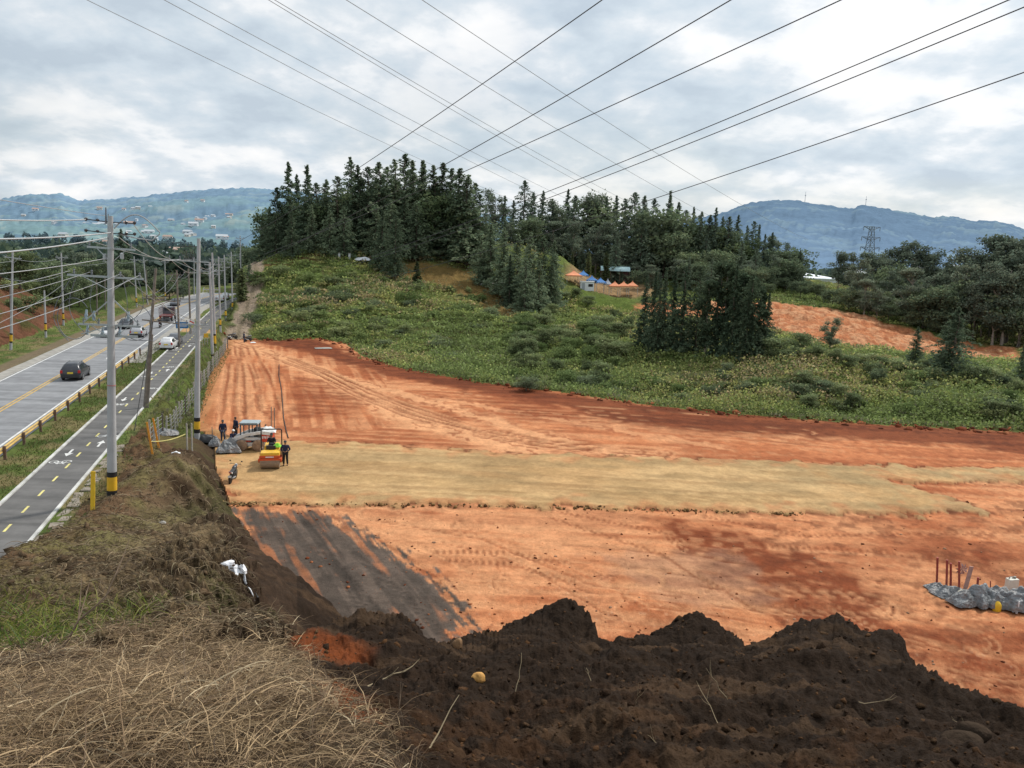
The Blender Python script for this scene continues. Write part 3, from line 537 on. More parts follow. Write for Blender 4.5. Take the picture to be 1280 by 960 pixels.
# wire fence beside the site
fe = empty('wire_fence', (*RS(58, -8.3), hz(*RS(58, -8.3))), 0, 'old fence of pale concrete posts and wire along the left edge of the orange earth', 'fence')
M['fpost'] = mat('pale_fence_post', (.40, .38, .34), .9, var=.3, scale=2, dirt=.5, dirtcol=(.2, .18, .15)); M['fpost2'] = mat('dark_fence_post', (.13, .11, .09), .9, var=.3)
tops = []
for i, s in enumerate(np.arange(55, 125, 1.75)):
    l = -8.35+(s-58)*.013+random.uniform(-.08, .08); q = RS(s, l); g = hz(*q); h = 1.75+random.uniform(-.2, .2); tops.append((q[0], q[1], g, h))
    mb = MB(); mb.box((0, 0, h/2-.1), (.13, .13, h+.2), (random.uniform(-.06, .06), random.uniform(-.06, .06), YAW), .85); o = mb.build('post', M['fpost2'] if i % 7 == 3 else M['fpost']); o.location = (q[0], q[1], g); childof(o, fe)
for k in (.3, .62, .94, 1.26, 1.5):
    mb = MB(); mb.tube([(x, y, g+k) for x, y, g, h in tops], .012, 4); childof(mb.build('wire', M['steel']), fe)
# ------------------------------------------------------------------ poles
def pole_mesh(h, r0, r1, m, lean=(0, 0)):
    mb = MB(); mb.cyl((0, 0, -.3), (0, 0, h), r0, r1, 16); return mb
def rot2(a): return Matrix.Rotation(a, 4, 'Z')
def insul(mb, c, h=.28, r=.06, down=False):
    sg = -1 if down else 1
    mb.cyl(c, (c[0], c[1], c[2]+sg*h), r*.45, n=8)
    for k in range(3): z = c[2]+sg*h*(.25+.28*k); mb.cyl((c[0], c[1], z-.02), (c[0], c[1], z+.02), r, r*.7, 10)
def concrete_pole(loc, h, label, band=(0.0, .25, 1.05, 1.3), r0=.2, r1=.11, lean=(0, 0), arms=(), group=None, name='utility_pole', m='pole', cat='utility pole', bands=True):
    t = empty(name, loc, 0, label, cat, group); t.rotation_euler = (lean[0], lean[1], YAW-math.pi/2)
    mb = pole_mesh(h, r0, r1, m); mb.build('pole', M[m], t, smooth=True)
    R = lambda z: r0+(r1-r0)*z/h
    if bands:
        z0, z1, z2, z3 = band
        mb = MB(); mb.cyl((0, 0, z1), (0, 0, z2), R(z1)+.004, R(z2)+.004, 16, False); mb.build('yellow_band', M['yel'], t, smooth=True)
        for a, b in ((z0, z1), (z2, z3)):
            mb = MB(); mb.cyl((0, 0, a), (0, 0, b), R(a)+.004, R(b)+.004, 16, False); mb.build('black_band', M['blk'], t, smooth=True)
    for z, half, off, ins, mm in arms:
        mb = MB(); mb.box((off, R(z)+.06, z), (2*half, .09, .1)); mb.cyl((0, 0, z-.05), (0, 0, z+.05), R(z)+.03, n=14)
        for sg in (-1, 1): mb.bar((off*0+sg*.02, R(z)+.06, z-.7), (off+sg*half*.6, R(z)+.06, z-.04), .035)
        a = mb.build('crossarm', M[mm], t)
        for x in ins:
            mb = MB(); insul(mb, (x, R(z)+.06, z+.05)); mb.build('insulator', M['porc'] if mm != 'wood' else M['dkins'], a, smooth=True)
    return t
def pole_at(s, l): q = RS(s, l) if s <= 170 else RC(s, l)[:2]; return (q[0], q[1], hz(q[0], q[1]))
p1 = concrete_pole(pole_at(43.4, -8.6), 14.6, 'tall near pale concrete pole with three crossarms and yellow-black band behind the bank', (0.12, .42, 1.15, 1.42), .25, .13, (0, math.radians(2.3)),
    ((11.55, 1.75, -.25, (-1.7, -.9, .4, 1.3), 'steel'), (9.1, 1.45, -.1, (-1.3, -.6, .5, 1.2), 'steel'), (13.0, 1.1, 0, (-1., .9), 'steel')))
mb = MB()
mb.bar((-.12, .2, 9.05), (-1.4, .2, 8.6), .05).bar((.1, .2, 10.4), (1.3, .2, 9.2), .06).bar((-.1, .2, 10.4), (-1.3, .2, 9.2), .06)
mb.box((.1, .28, 8.55), (2.2, .08, .12)); mb.build('brace', M['steel'], p1)
M['fuse'] = mat('blue_grey_switch_housing', (.34, .42, .48), .45, var=.15)
for x, z in ((-1.15, 8.75), (-.85, 9.5), (-.45, 8.7), (.75, 9.55), (-1.2, 9.55), (.35, 8.75)):
    mb = MB(); mb.cyl((x, .32, z-.2), (x, .42, z+.28), .055, .055, 10).cyl((x-.1, .5, z-.12), (x-.02, .4, z+.24), .03, n=8).box((x, .34, z), (.14, .1, .1)); mb.build('fuse_cutout', M['fuse'], p1, smooth=True)
mb = MB()
for (x0, z0, x1, z1, sag) in ((-1.6, 11.5, -1.3, 8.7, .5), (-.8, 11.5, -.6, 9.1, .3), (1.2, 11.5, .9, 9.4, -.4), (.5, 11.5, .3, 8.9, -.3), (-1.9, 11.3, -2.0, 8.2, .7), (.9, 9.0, 1.9, 8.4, .5)):
    mb.tube([(x0+(x1-x0)*k/10-sag*math.sin(k/10*math.pi), .3, z0+(z1-z0)*k/10-.25*math.sin(k/10*math.pi)) for k in range(11)], .018, 5)
def loop(cx, cz, rx, rz, y=.3, a0=0, a1=2*math.pi): mb.tube([(cx+rx*math.cos(a0+(a1-a0)*k/20), y, cz+rz*math.sin(a0+(a1-a0)*k/20)) for k in range(21)], .02, 5)
loop(-1.75, 9.35, .75, 1.05, .3, .6, 5.9); loop(1.0, 9.3, .85, .95, .35, -2.6, 1.4)
mb.build('jumper_cable', M['porc'], p1)
mb = MB(); mb.tube([(.15+2.1*k/16+.0, .1, 14.0+.85*math.sin(k/16*math.pi)*(1-.2*k/16)) for k in range(17)]+[(2.25, .1, 13.9), (1.9, .1, 13.55), (1.2, .1, 13.6), (.3, .1, 13.75)], .035, 6); mb.build('cable_loop', M['cabw'], p1, smooth=True)
for z in (14.3, 13.75):
    mb = MB(); mb.bar((-.1, 0, z), (-1.1, .1, z+.05), .05).bar((.1, 0, z), (1.1, .1, z+.02), .05)
    for x in (-1.1, -.6, .7, 1.1): mb.lump((x, .1, z+.05), .09, int(x*10), 1)
    mb.build('spacer_bracket', M['dkins'], p1)
for x, z in ((-.28, 12.55), (.5, 12.65)):
    mb = MB(); mb.cyl((x, .1, z-.13), (x, .1, z+.13), .1, .09, 12).cyl((x, .1, z+.13), (x, .1, z+.17), .09, .04, 12); mb.build('junction_box', M['cabw'], p1, smooth=True)
mb = MB(); mb.cyl((-.2, 0, 14.2), (-.2, 0, 15.0), .05, .03, 8).cyl((-.1, .02, 14.1), (-.1, .02, 14.7), .04, .02, 8); mb.build('lightning_rod', M['porc'], p1)
mb = MB(); mb.cyl((0, 0, 6.0), (0, 0, 6.06), .216, .215, 16, False); mb.build('red_strap', mat('faded_red_strap', (.45, .2, .2)), p1)
_g = RS(61.8, -6.2); p2 = concrete_pole((_g[0], _g[1], hz(*_g)-.1), 15.6, 'second tall pale concrete pole, set in a dug pit beside the orange earth', (.95, 1.25, 1.85, 2.15), .23, .12, (0, math.radians(2.2)), ((13.9, 1.5, -.8, (-2., -1.3, -.4), 'steel'), (9.2, .9, -.2, (-.8, .5), 'steel')))
mb = MB(); mb.bar((-.1, 0, 15.0), (-1.3, 0, 14.95), .05)
for k in range(7): mb.bar((-.9+.08*k, 0, 14.0), (-1.2+.16*k, .1, 14.5+.1*(k % 3)), .035)
mb.build('bracket', M['dkins'], p2)
p3 = concrete_pole(pole_at(108.5, -8.6), 12.6, 'pale concrete pole with a black foot in the fence line, left of the yellow-banded one', (0, .45, .46, .47), .2, .12, (0, 0), ((11.4, 1.1, -.2, (-1., 0, .8), 'steel'), (9., 1., 0, (-.8, .7), 'steel')), bands=True)
p4 = concrete_pole(pole_at(117, -8.9), 13.2, 'pale concrete pole with a bright yellow band at the far end of the fence', (0, .35, 1.5, 1.75), .2, .12, (0, 0), ((11.5, 1.2, .1, (-1., .3, 1.1), 'steel'), (10.2, .8, .2, (-.6, .6), 'steel')))
w1 = concrete_pole(pole_at(69, -10.85), 11.6, 'leaning weathered wooden pole with dark insulators beside the cycle path', r0=.15, r1=.1, lean=(0, math.radians(6.2)), arms=((9.1, 1.3, .4, (-.5, .1, 1.6), 'wood'), (7.3, 1.35, .6, (.1, 1.8), 'wood')), name='wooden_pole', m='wood', bands=False)
mb = MB(); mb.bar((.22, 0, -.2), (.13, 0, 6.2), .14); mb.build('stub_post', M['wood'], w1)
w2 = concrete_pole(pole_at(111, -12.9), 10.2, 'slim dark wooden pole beside the parked white hatchback', r0=.15, r1=.1, arms=((9.6, .9, -.3, (-1., -.4, .4), 'wood'), (8.8, .7, -.2, (-.7, .4), 'wood')), name='wooden_pole', m='wood', bands=False)
w3_ = concrete_pole(pole_at(128, -13.2), 10, 'dark wooden pole standing behind the second concrete pole, near the blue sign', r0=.16, r1=.11, arms=((9.4, .8, 0, (-.7, .6), 'wood'),), name='wooden_pole', m='wood', bands=False)
lrow = []
for (s, l, h, lean, bd, nm, lab) in ((108, -31.8, 12, -3, 1, 'utility_pole', 'tall pale banded pole leaning at the left edge, in front of the red cut slope'), (139.5, -33.4, 11.6, 0, 1, 'utility_pole', 'tall pale banded pole standing right of the red cut slope'),
        (117, -34.2, 7.2, 0, 0, 'wooden_pole', 'short thin grey pole against the red cut slope'), (122, -31.5, 6.6, 0, 1, 'lamp_post', 'short pale post with orange foot between the two tall left poles'), (166, -31.6, 10.6, 1, 1, 'utility_pole', 'pale banded pole on the far verge just left of the near pole'),
        (172, -33.5, 6.8, 0, 0, 'wooden_pole', 'short thin pole in the shrubs behind the far verge'), (160, -32.6, 6.6, 0, 0, 'wooden_pole', 'short slim post at the foot of the far trees'), (182, -29.5, 10.8, 2, 1, 'utility_pole', 'pale pole with orange foot just right of the near pole'),
        (190, -28.8, 10.6, 4, 0, 'utility_pole', 'leaning pale pole on the far verge above the red truck'), (196, -30.2, 7.6, 0, 0, 'wooden_pole', 'thin pole half hidden by saplings along the far verge'), (206, -28.2, 10, 0, 1, 'utility_pole', 'pale pole with a dark band on the far verge beyond the leaning one'),
        (228, -26, 10.5, 0, 0, 'utility_pole', 'far pale pole at the bend, left one of three'), (240, -24, 10.5, 0, 0, 'utility_pole', 'far pale pole at the bend, middle one of three'), (256, -20, 11, 0, 0, 'utility_pole', 'far pale pole at the bend, right one of three')):
    arms = ((h-.7, .9, 0, (-.7, .7), 'steel'),) if h > 9 else ()
    b = concrete_pole(pole_at(s, l), h, lab, (0.9, 1.1, 1.9, 2.1), .16, .1, (0, math.radians(-lean+1.5)), arms, name=nm, m='pole' if nm != 'wooden_pole' else 'wood', bands=bool(bd), group='poles along the far side of the road', cat='utility pole' if nm != 'lamp_post' else 'post')
    lrow.append(b)
for s, l, h, lab in ((133, -9.2, 12, 'pale pole just beyond the dirt crossing'), (150, -9.4, 12, 'pale pole behind the crossing, partly hidden by the fence poles'), (172, -9.4, 12.5, 'far pale pole between road and side track'), (200, -9.8, 12, 'farthest pale pole between road and side track')):
    concrete_pole(pole_at(s, l), h, lab, (0.9, 1.1, 1.9, 2.1), .16, .1, (0, 0), ((h-.7, 1.0, 0, (-.8, .8), 'steel'), (h-2.2, .9, 0, (-.8, .8), 'steel')), group='poles beyond the dirt crossing')
# ------------------------------------------------------------------ cables
def cable(a, b, sag, r, m, label, group, n=14, name='power_cable'):
    a = Vector(a); b = Vector(b); pts = [a.lerp(b, i/n)-Vector((0, 0, sag*4*(i/n)*(1-i/n))) for i in range(n+1)]
    mb = MB(); mb.tube(pts, r, 5); return tag(mb.build(name, m, smooth=True), label, 'cable', group)
def pt(o, x, z, y=.3):
    bpy.context.view_layer.update(); return o.matrix_world @ Vector((x, y, z))
bpy.context.view_layer.update()
p0 = lambda x, z: Vector((*RS(-4, -9.5+x), 1.5+z))
for i, (x, z, x0, z0, sg, r, mm, lab) in enumerate(((-1.1, 14.35, -1.6, 14.9, .7, .028, 'cabw', 'thick pale cable running left from the very top bracket of the near pole'), (.05, 13.8, -.4, 14.0, .6, .03, 'cabw', 'thickest pale cable passing the near pole below its top bracket'), (-.1, 13.55, .3, 13.2, .6, .03, 'cabw', 'lower thick pale cable under the near pole top'),
        (-.3, 14.6, -1.2, 15.6, .3, .014, 'cable', 'thin bare wire above the thick pale cables'), (-1.9, 11.75, -1.9, 11.9, .6, .016, 'cable', 'outer pale wire from the middle crossarm of the near pole'), (-1., 11.75, -1, 11.9, .7, .014, 'cable', 'second wire from the middle crossarm of the near pole'), (.4, 11.75, .2, 11.9, .8, .013, 'cable', 'third wire from the middle crossarm of the near pole'), (1.3, 11.75, 1., 11.6, .8, .013, 'cable', 'innermost wire from the middle crossarm of the near pole'), (-.2, 12.5, -.6, 12.9, .5, .016, 'cabw', 'pale service cable from the junction boxes of the near pole'))):
    cable(pt(p1, x, z), p0(x0, z0), sg, r, M[mm], lab, 'cables left of the near pole', 20)
for x, z, x2, z2, sg, mm, lab in ((1.0, 14.3, -2.0, 14.0, .35, 'cabw', 'upper pale cable between the first two concrete poles'), (.3, 13.6, -1.3, 14.0, .5, 'cabw', 'sagging pale cable between the first two concrete poles'), (1.3, 11.75, -.8, 9.4, .4, 'cable', 'thin wire from near crossarm down to the second pole'), (.4, 11.75, .5, 9.4, .5, 'cable', 'lower thin wire between the first two concrete poles'), (-.9, 13.3, -.4, 14.0, .3, 'cable', 'thin top wire between the first two concrete poles')):
    cable(pt(p1, x, z), pt(p2, x2, z2), sg, .02, M[mm], lab, 'cables between the near poles')
for (x, z, q, x2, z2, lab) in ((-2.0, 14.0, p3, -1., 11.7, 'wires from the second to the third concrete pole'), (-1.3, 14.0, p3, .8, 11.7, 'wires from the second to the third concrete pole'), (-.4, 14.0, p4, .3, 11.8, 'wires from the second to the third concrete pole'), (-.8, 9.4, p3, -.8, 9.3, 'wires from the second to the third concrete pole')):
    cable(pt(p2, x, z), pt(q, x2, z2), .8, .022, M['cable'], lab, 'wires running along the fence')
for a, b in ((w1, w2), (w2, w3_)):
    for x in (-.5, .3): cable(pt(a, x, 9.3), pt(b, x, 9.6), .5, .018, M['porc'], 'dark wires strung between the wooden poles', 'wires between the wooden poles')
cable(pt(w1, .1, 7.5), RC(60, -10.2, 1.6), 0, .03, M['blk'], 'slack black stay cable from the wooden pole to the ground', None)
cable(RC(40, -16, 9.2), pt(lrow[1], 0, 6.6), .5, .02, M['cable'], 'thin wire crossing the road towards the left poles', None)
for k in (0, 1):
    for z in (10.9, 8.2): cable(pt(lrow[k], 0, z), RC(20 if k == 0 else 108, -31.9, 1.5+z+.6), .7, .02, M['cable'], 'thin wires strung along the left row of poles', 'wires along the left poles')
for a, b in ((1, 4), (4, 7), (7, 8), (8, 10), (10, 11), (11, 12), (12, 13)):
    cable(pt(lrow[a], .6, 10), pt(lrow[b], .6, 10), .5, .022, M['cable'], 'distant wires strung between the far road side poles', 'wires along the far poles')
# high voltage lines overhead
def hv(pix, r, m, label, group):
    P3 = [Vector(D(*p)) for p in pix]; pts = []
    a, b, c = P3
    def lag(t):
        return a*((t-.5)*(t-1)/.5)+b*(t*(t-1)/-.25)+c*(t*(t-.5)/.5)
    pts = [lag(t/40) for t in range(41)]
    mb = MB(); mb.tube(pts, r, 5); tag(mb.build('power_line', m, smooth=True), label, 'power line', group)
def dmid(a, b): return 2*a*b/(a+b)
def hv2(x0, y0, d0, x1, y1, d1, sag, r, m, label, group):
    dm = (d0+d1)/2; t = (dm-d0)/(d1-d0); w0, w1 = (1-t)*d0, t*d1; k = w1/(w0+w1)
    hv([(x0, y0, d0), (x0+(x1-x0)*k, y0+(y1-y0)*k+sag, dm), (x1, y1, d1)], r, m, label, group)
GD_ = 'dark high voltage lines sweeping up to the right'
for (x0, y0, x1, y1, sg, r, lab) in ((830, -55, 300, 301, 8, .034, 'leftmost of the dark high voltage lines'), (990, -45, 300, 338, 9, .036, 'second of the dark high voltage lines from the left'), (1150, -46, 330, 318, 7, .038, 'third of the dark high voltage lines from the left'), (1345, -36, 420, 335, 10, .038, 'upper of the close pair of dark high voltage lines'), (1345, -18, 440, 332, 10, .038, 'lower of the close pair of dark high voltage lines'), (1350, 66, 480, 348, 9, .036, 'lowest, rightmost of the dark high voltage lines')):
    hv2(x0, y0, 44, x1, y1, 150, sg, r, M['cabd'], lab, GD_)
GL_ = 'thin grey high voltage lines falling to the right'
for (x0, y0, x1, y1, sg, lab) in ((60, -24, 700, 274, 6, 'leftmost thin grey high voltage line'), (150, -30, 760, 282, 7, 'left wire of the second thin grey pair'), (180, -30, 790, 285, 7, 'right wire of the second thin grey pair'), (280, -34, 850, 290, 9, 'left wire of the third thin grey pair'), (290, -32, 870, 292, 9, 'right wire of the third thin grey pair'), (385, -30, 950, 300, 9, 'thin grey high voltage line crossing mid sky'), (480, -32, 1010, 300, 9, 'faintest thin grey high voltage line, rightmost')):
    hv2(x0, y0, 85, x1, y1, 330, sg, .04, M['cabg'], lab, GL_)
# ------------------------------------------------------------------ trees and plants
def leaf_quads(cen, size, rng, axis=None, flat=0., droop=0.):
    """a leaf-spray quad on each centre, random direction; returns V, Q"""
    n = len(cen); d = rng.normal(size=(n, 3))
    if axis is not None: d = d*.55+axis
    d[:, 2] -= droop; d /= np.linalg.norm(d, axis=1)[:, None]; e = rng.normal(size=(n, 3)); e[:, 2] += flat*0
    nrm = e*(1-flat)+np.array([0, 0, 1.])*flat; w = np.cross(d, nrm); w /= np.linalg.norm(w, axis=1)[:, None]+1e-9
    s = size*(.6+.8*rng.random(n)); a = (d*s[:, None]); b = w*(s*(.28+.22*rng.random(n)))[:, None]
    V = np.stack([cen-a*.5, cen+b*.9, cen+a*.6, cen-b*.9], 1).reshape(-1, 3); return V, np.arange(4*n).reshape(n, 4)
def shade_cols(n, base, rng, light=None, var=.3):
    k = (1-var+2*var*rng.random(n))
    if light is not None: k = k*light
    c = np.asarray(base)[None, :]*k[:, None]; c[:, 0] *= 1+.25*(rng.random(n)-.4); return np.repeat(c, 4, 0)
def conifer_crown(seed, h=1., rad=.2, nb=260, per=17, col=(.035, .055, .03), base=.06, rag=.35, taper=.85, leaf=.05, top=1.):
    rng = np.random.default_rng(seed); cen = []; ax = []; li = []
    lobes = rng.random(4)*6.28
    for i in range(nb):
        t = base+(1-base)*((i+rng.random())/nb)**1.12; a = rng.random()*6.283
        prof = (1-t)**taper*(.9+.1*math.sin(t*9+lobes[0]))+.004+.02*(t < .75)
        if t < base+.12: prof *= .65+.35*(t-base)/.12
        L = rad*prof*(1-rag+2*rag*rng.random())*(1+.18*math.sin(2*a+lobes[1])+.12*math.sin(3*a+lobes[2]+t*5))
        u = (np.arange(per)+rng.random(per))/per; u = u**.6
        dz = .25*L*u-.35*L*u*u if t < .85 else L*u*.5
        p = np.stack([np.cos(a)*L*u, np.sin(a)*L*u, t+dz], 1)+rng.normal(size=(per, 3))*(.015-.010*t)
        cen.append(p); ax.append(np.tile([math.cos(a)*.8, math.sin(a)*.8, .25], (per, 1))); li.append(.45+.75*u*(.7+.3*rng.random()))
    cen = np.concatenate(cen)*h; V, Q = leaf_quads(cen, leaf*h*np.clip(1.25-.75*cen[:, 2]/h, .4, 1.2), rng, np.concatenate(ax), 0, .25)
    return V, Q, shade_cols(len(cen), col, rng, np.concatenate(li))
def clump_crown(seed, clumps, per, col, leaf, flat=.0, shell=.55):
    """clumps: list of (x,y,z,rx,rz)"""
    rng = np.random.default_rng(seed); cs = []; li = []
    for (x, y, z, rx, rz) in clumps:
        n = max(12, int(per*(rx*rx*rz)**(1/1.5)/max(1e-9, np.mean([(c[3]*c[3]*c[4])**(1/1.5) for c in clumps])))); n = min(n, per*3)
        d = rng.normal(size=(n, 3)); d /= np.linalg.norm(d, axis=1)[:, None]; rr = shell+(1-shell)*rng.random(n)**.6
        lob = 1+.22*np.sin(4*d[:, 0]+x*3)+.2*np.sin(5*d[:, 1]+y*2)+.12*np.sin(7*d[:, 2])
        p = d*rr[:, None]*lob[:, None]*np.array([rx, rx, rz])+np.array([x, y, z]); cs.append(p)
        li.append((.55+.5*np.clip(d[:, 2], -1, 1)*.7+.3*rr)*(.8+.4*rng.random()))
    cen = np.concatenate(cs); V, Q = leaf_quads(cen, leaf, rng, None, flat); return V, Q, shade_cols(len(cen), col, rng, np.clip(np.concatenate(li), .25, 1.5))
def trunk_mesh(seed, h, r, limbs=(), bend=.02):
    rn = random.Random(seed); mb = MB(); pts = []; k = 7
    for i in range(k+1): t = i/k; pts.append((rn.uniform(-bend, bend)*h*t, rn.uniform(-bend, bend)*h*t, h*t-(.02*h if i == 0 else 0)))
    mb.tube(pts, [r*(1.25 if i == 0 else 1-.78*i/k) for i in range(k+1)], 7)
    for (z0, tip) in limbs:
        i = min(k-1, int(z0/h*k)); a = Vector(pts[i]).lerp(Vector(pts[i+1]), z0/h*k-i); b = Vector(tip); m_ = a.lerp(b, .5)+Vector((0, 0, -.06*(b-a).length))
        mb.tube([a, m_, b], [r*.42, r*.3, r*.1], 5)
    me = bpy.data.meshes.new('trunk'); me.from_pydata(mb.v, [], mb.f); return me
M['leafc'] = attr_mat('dark_conifer_needles', .8, .25, (.35,), (), .35, .34); M['leafb'] = attr_mat('broad_leaves', .7, .25, (.35,), (), .38, .3, spec=.2); M['bark'] = mat('brown_grey_bark', (.12, .095, .075), .9, var=.35, scale=3, bump=.5); M['barkp'] = mat('pale_eucalyptus_bark', (.26, .22, .18), .85, var=.35, scale=2)
LIB = {}
def lib(kind, seed):
    key = (kind, seed)
    if key in LIB: return LIB[key]
    rn = random.Random(seed*31+len(kind))
    if kind == 'conifer':      # broad dark cypress / pine
        cr = conifer_crown(seed, 20, .22+rn.uniform(-.03, .05), 165, 34, (.17, .225, .14), .03, .55, .78+rn.uniform(-.2, .2), .0235); tk = trunk_mesh(seed, 19, .3)
    elif kind == 'spire':      # narrow pointed
        cr = conifer_crown(seed, 20, .16+rn.uniform(-.02, .03), 150, 28, (.16, .22, .14), .03, .5, .92, .0235); tk = trunk_mesh(seed, 19, .25)
    elif kind == 'column':
        cr = conifer_crown(seed, 10, .13, 130, 12, (.12, .15, .07), .08, .2, .35, .06); tk = trunk_mesh(seed, 9.5, .15)
    elif kind == 'tall':       # tall bare trunks, dense dark head
        cl = [(rn.uniform(-1.6, 1.6)*(1-.5*abs(z-9)/5), rn.uniform(-1.6, 1.6)*(1-.5*abs(z-9)/5), z, rn.uniform(.7, 1.45), rn.uniform(.6, 1.1)) for z in [3.6+i*.64+rn.uniform(-.3, .3) for i in range(16)]]
        cr = clump_crown(seed, cl, 230, (.125, .17, .10), .4, 0, .3); tk = trunk_mesh(seed, 13, .2, [(z-.8, (x, y, z)) for x, y, z, _, _ in cl[:9]])
    elif kind == 'eucalyptus':
        cl = []
        for i in range(26):
            a = rn.uniform(0, 6.28); z = rn.uniform(5.5, 19.2); q = rn.uniform(.3, 3.9)*(1-.5*max(0, (z-15)/5)); cl.append((math.cos(a)*q, math.sin(a)*q, z, rn.uniform(1.3, 2.2), rn.uniform(1.0, 1.8)))
        cr = clump_crown(seed, cl, 200, (.20, .24, .155), .44, .1, .3); tk = trunk_mesh(seed, 18, .28, [(max(4, z-3.5), (x, y, z)) for x, y, z, _, _ in cl], .03)
    elif kind == 'broadleaf':
        cl = [(rn.uniform(-2.4, 2.4), rn.uniform(-2.4, 2.4), rn.uniform(3, 7.6), rn.uniform(1.3, 2.3), rn.uniform(1.0, 1.7)) for i in range(15)]
        cr = clump_crown(seed, cl, 210, (.19, .24, .11), .38, .2, .35); tk = trunk_mesh(seed, 6, .2, [(2.5, (x, y, z)) for x, y, z, _, _ in cl[:8]])
    elif kind == 'shrub':
        cl = [(rn.uniform(-1.3, 1.3), rn.uniform(-1.3, 1.3), rn.uniform(.4, 1.7), rn.uniform(.6, 1.0), rn.uniform(.5, .85)) for i in range(10)]
        cr = clump_crown(seed, cl, 120, (.20, .245, .105), .22, .25, .35); tk = trunk_mesh(seed, 1.2, .07, [(.4, (x, y, z)) for x, y, z, _, _ in cl[:5]])
    V, Q, c = cr; LIB[key] = (np_mesh('crown', V, Q, c), tk); return LIB[key]
HT = dict(conifer=20, spire=20, column=10, tall=14, eucalyptus=20.3, broadleaf=8.8, shrub=2.4)
LM = {}
NAMES = dict(conifer='conifer_tree', spire='conifer_tree', column='cypress_tree', tall='tall_tree', eucalyptus='eucalyptus_tree', broadleaf='broadleaf_tree', shrub='shrub')
def leafmat(kind, tint):
    if (kind in ('conifer', 'spire', 'tall', 'column')) and tint is None: return M['leafc']
    return M['leafb'] if tint is None else LM[tint]
def tree(kind, x, y, h, label, group=None, wid=1., z=None, tint=None, cat='tree', sd=None):
    k = random.randrange(1, 6) if sd is None else sd; cm, tm = lib(kind, k)
    if tint is not None:
        key = (kind, k, tint)
        if key not in LIB: c2 = cm.copy(); c2.materials.clear(); c2.materials.append(LM[tint]); LIB[key] = c2
        cm = LIB[key]
    t = empty(NAMES[kind], (x, y, hz(x, y)-.15 if z is None else z), random.uniform(0, 6.28), label, cat, group); s = h/HT[kind]; t.scale = (s*wid, s*wid, s)
    link('crown', cm, leafmat(kind, tint), t); link('trunk', tm, M['barkp'] if kind in ('tall', 'eucalyptus') else M['bark'], t); return t
def treepx(kind, px, top, base, d, label, group=None, wpx=None, tint=None, cat='tree', sd=None, wk=1.):
    if base > 345 and 80 < d < 215 and px > 300:
        k = hitd(px, base); d = k if k and .6*d < k < 1.5*d else d
    q = D(px, base, d); g = hz(q[0], q[1]); zt = D(px, top, d)[2]; h = max(1.2, zt-g)
    return tree(kind, q[0], q[1], h, label, group, wk, None, tint, cat, sd)
def hazeleaf(name, haze, k, var=.25):
    """foliage colour pulled towards a tone; mid and far have air haze painted in"""
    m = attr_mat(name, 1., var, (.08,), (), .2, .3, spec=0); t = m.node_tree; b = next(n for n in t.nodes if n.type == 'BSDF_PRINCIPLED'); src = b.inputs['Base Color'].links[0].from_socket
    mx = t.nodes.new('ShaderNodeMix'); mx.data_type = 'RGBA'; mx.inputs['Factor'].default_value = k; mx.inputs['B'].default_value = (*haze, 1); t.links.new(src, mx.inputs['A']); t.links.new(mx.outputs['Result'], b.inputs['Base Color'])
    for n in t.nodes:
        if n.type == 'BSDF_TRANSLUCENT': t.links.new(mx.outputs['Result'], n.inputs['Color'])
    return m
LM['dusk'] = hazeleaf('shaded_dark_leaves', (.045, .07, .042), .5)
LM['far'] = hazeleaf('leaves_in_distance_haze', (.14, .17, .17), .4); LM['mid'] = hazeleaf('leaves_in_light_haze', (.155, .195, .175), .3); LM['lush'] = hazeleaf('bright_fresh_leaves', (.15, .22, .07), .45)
# crest of the left hill
g = 'dark conifers crowding the crest of the hill'; lab = 'dark conifer in the dense wood on the crest of the hill'
for px, top in ((338, 262), (347, 238), (362, 207), (372, 222), (385, 210), (396, 232), (408, 228), (422, 224), (438, 200), (447, 210), (460, 212), (473, 206), (483, 212), (492, 203), (505, 196), (514, 204), (527, 204), (540, 210), (552, 207), (563, 214), (573, 214), (583, 222), (592, 232), (598, 246)):
    treepx('conifer' if px > 400 or top > 225 else 'spire', px, top-4, 318, random.uniform(196, 212), lab, g, wk=random.uniform(1.3, 1.7))
for px, top in ((345, 268), (365, 262), (390, 255), (412, 262), (430, 258), (452, 262), (470, 255), (488, 250), (505, 245), (520, 250)):
    treepx('conifer', px, top, 322, random.uniform(186, 194), 'dark conifer in the front row of the wood on the crest, above the scrub slope', 'front row of the conifer wood on the crest', wk=random.uniform(1.1, 1.4))
for px, top, base, d in ((545, 232, 300, 215), (575, 240, 300, 215), (560, 250, 305, 212), (590, 262, 310, 210)): treepx('conifer', px, top, base, d, 'dark conifer above the dry bank at the right end of the crest wood', 'conifers above the dry bank', wk=1.2)
treepx('conifer', 494, 268, 347, 178, 'conifer leaning down the slope at the left edge of the brown lawn', sd=2, wk=1.1)
treepx('conifer', 478, 262, 335, 182, 'conifer at the lower edge of the crest wood left of the brown lawn', sd=4, wk=1.1)
treepx('column', 521, 326, 361, 174, 'small bushy conifer standing alone on the brown lawn', sd=1, wk=1.5); treepx('shrub', 563, 354, 367, 178, 'small dark sapling on the brown lawn, left of a pair', wk=.8, cat='shrub'); treepx('shrub', 585, 356, 366, 178, 'small dark sapling on the brown lawn, right of a pair', wk=.7, cat='shrub')
treepx('spire', 328, 275, 335, 200, 'slim dark conifer apart at the left end of the crest wood, above the track', sd=3); treepx('column', 303, 335, 378, 168, 'dark columnar tree beside the dirt side track', sd=2, wk=1.6); treepx('conifer', 312, 322, 352, 190, 'dark tree behind the columnar one at the top of the side track', wk=1.3)
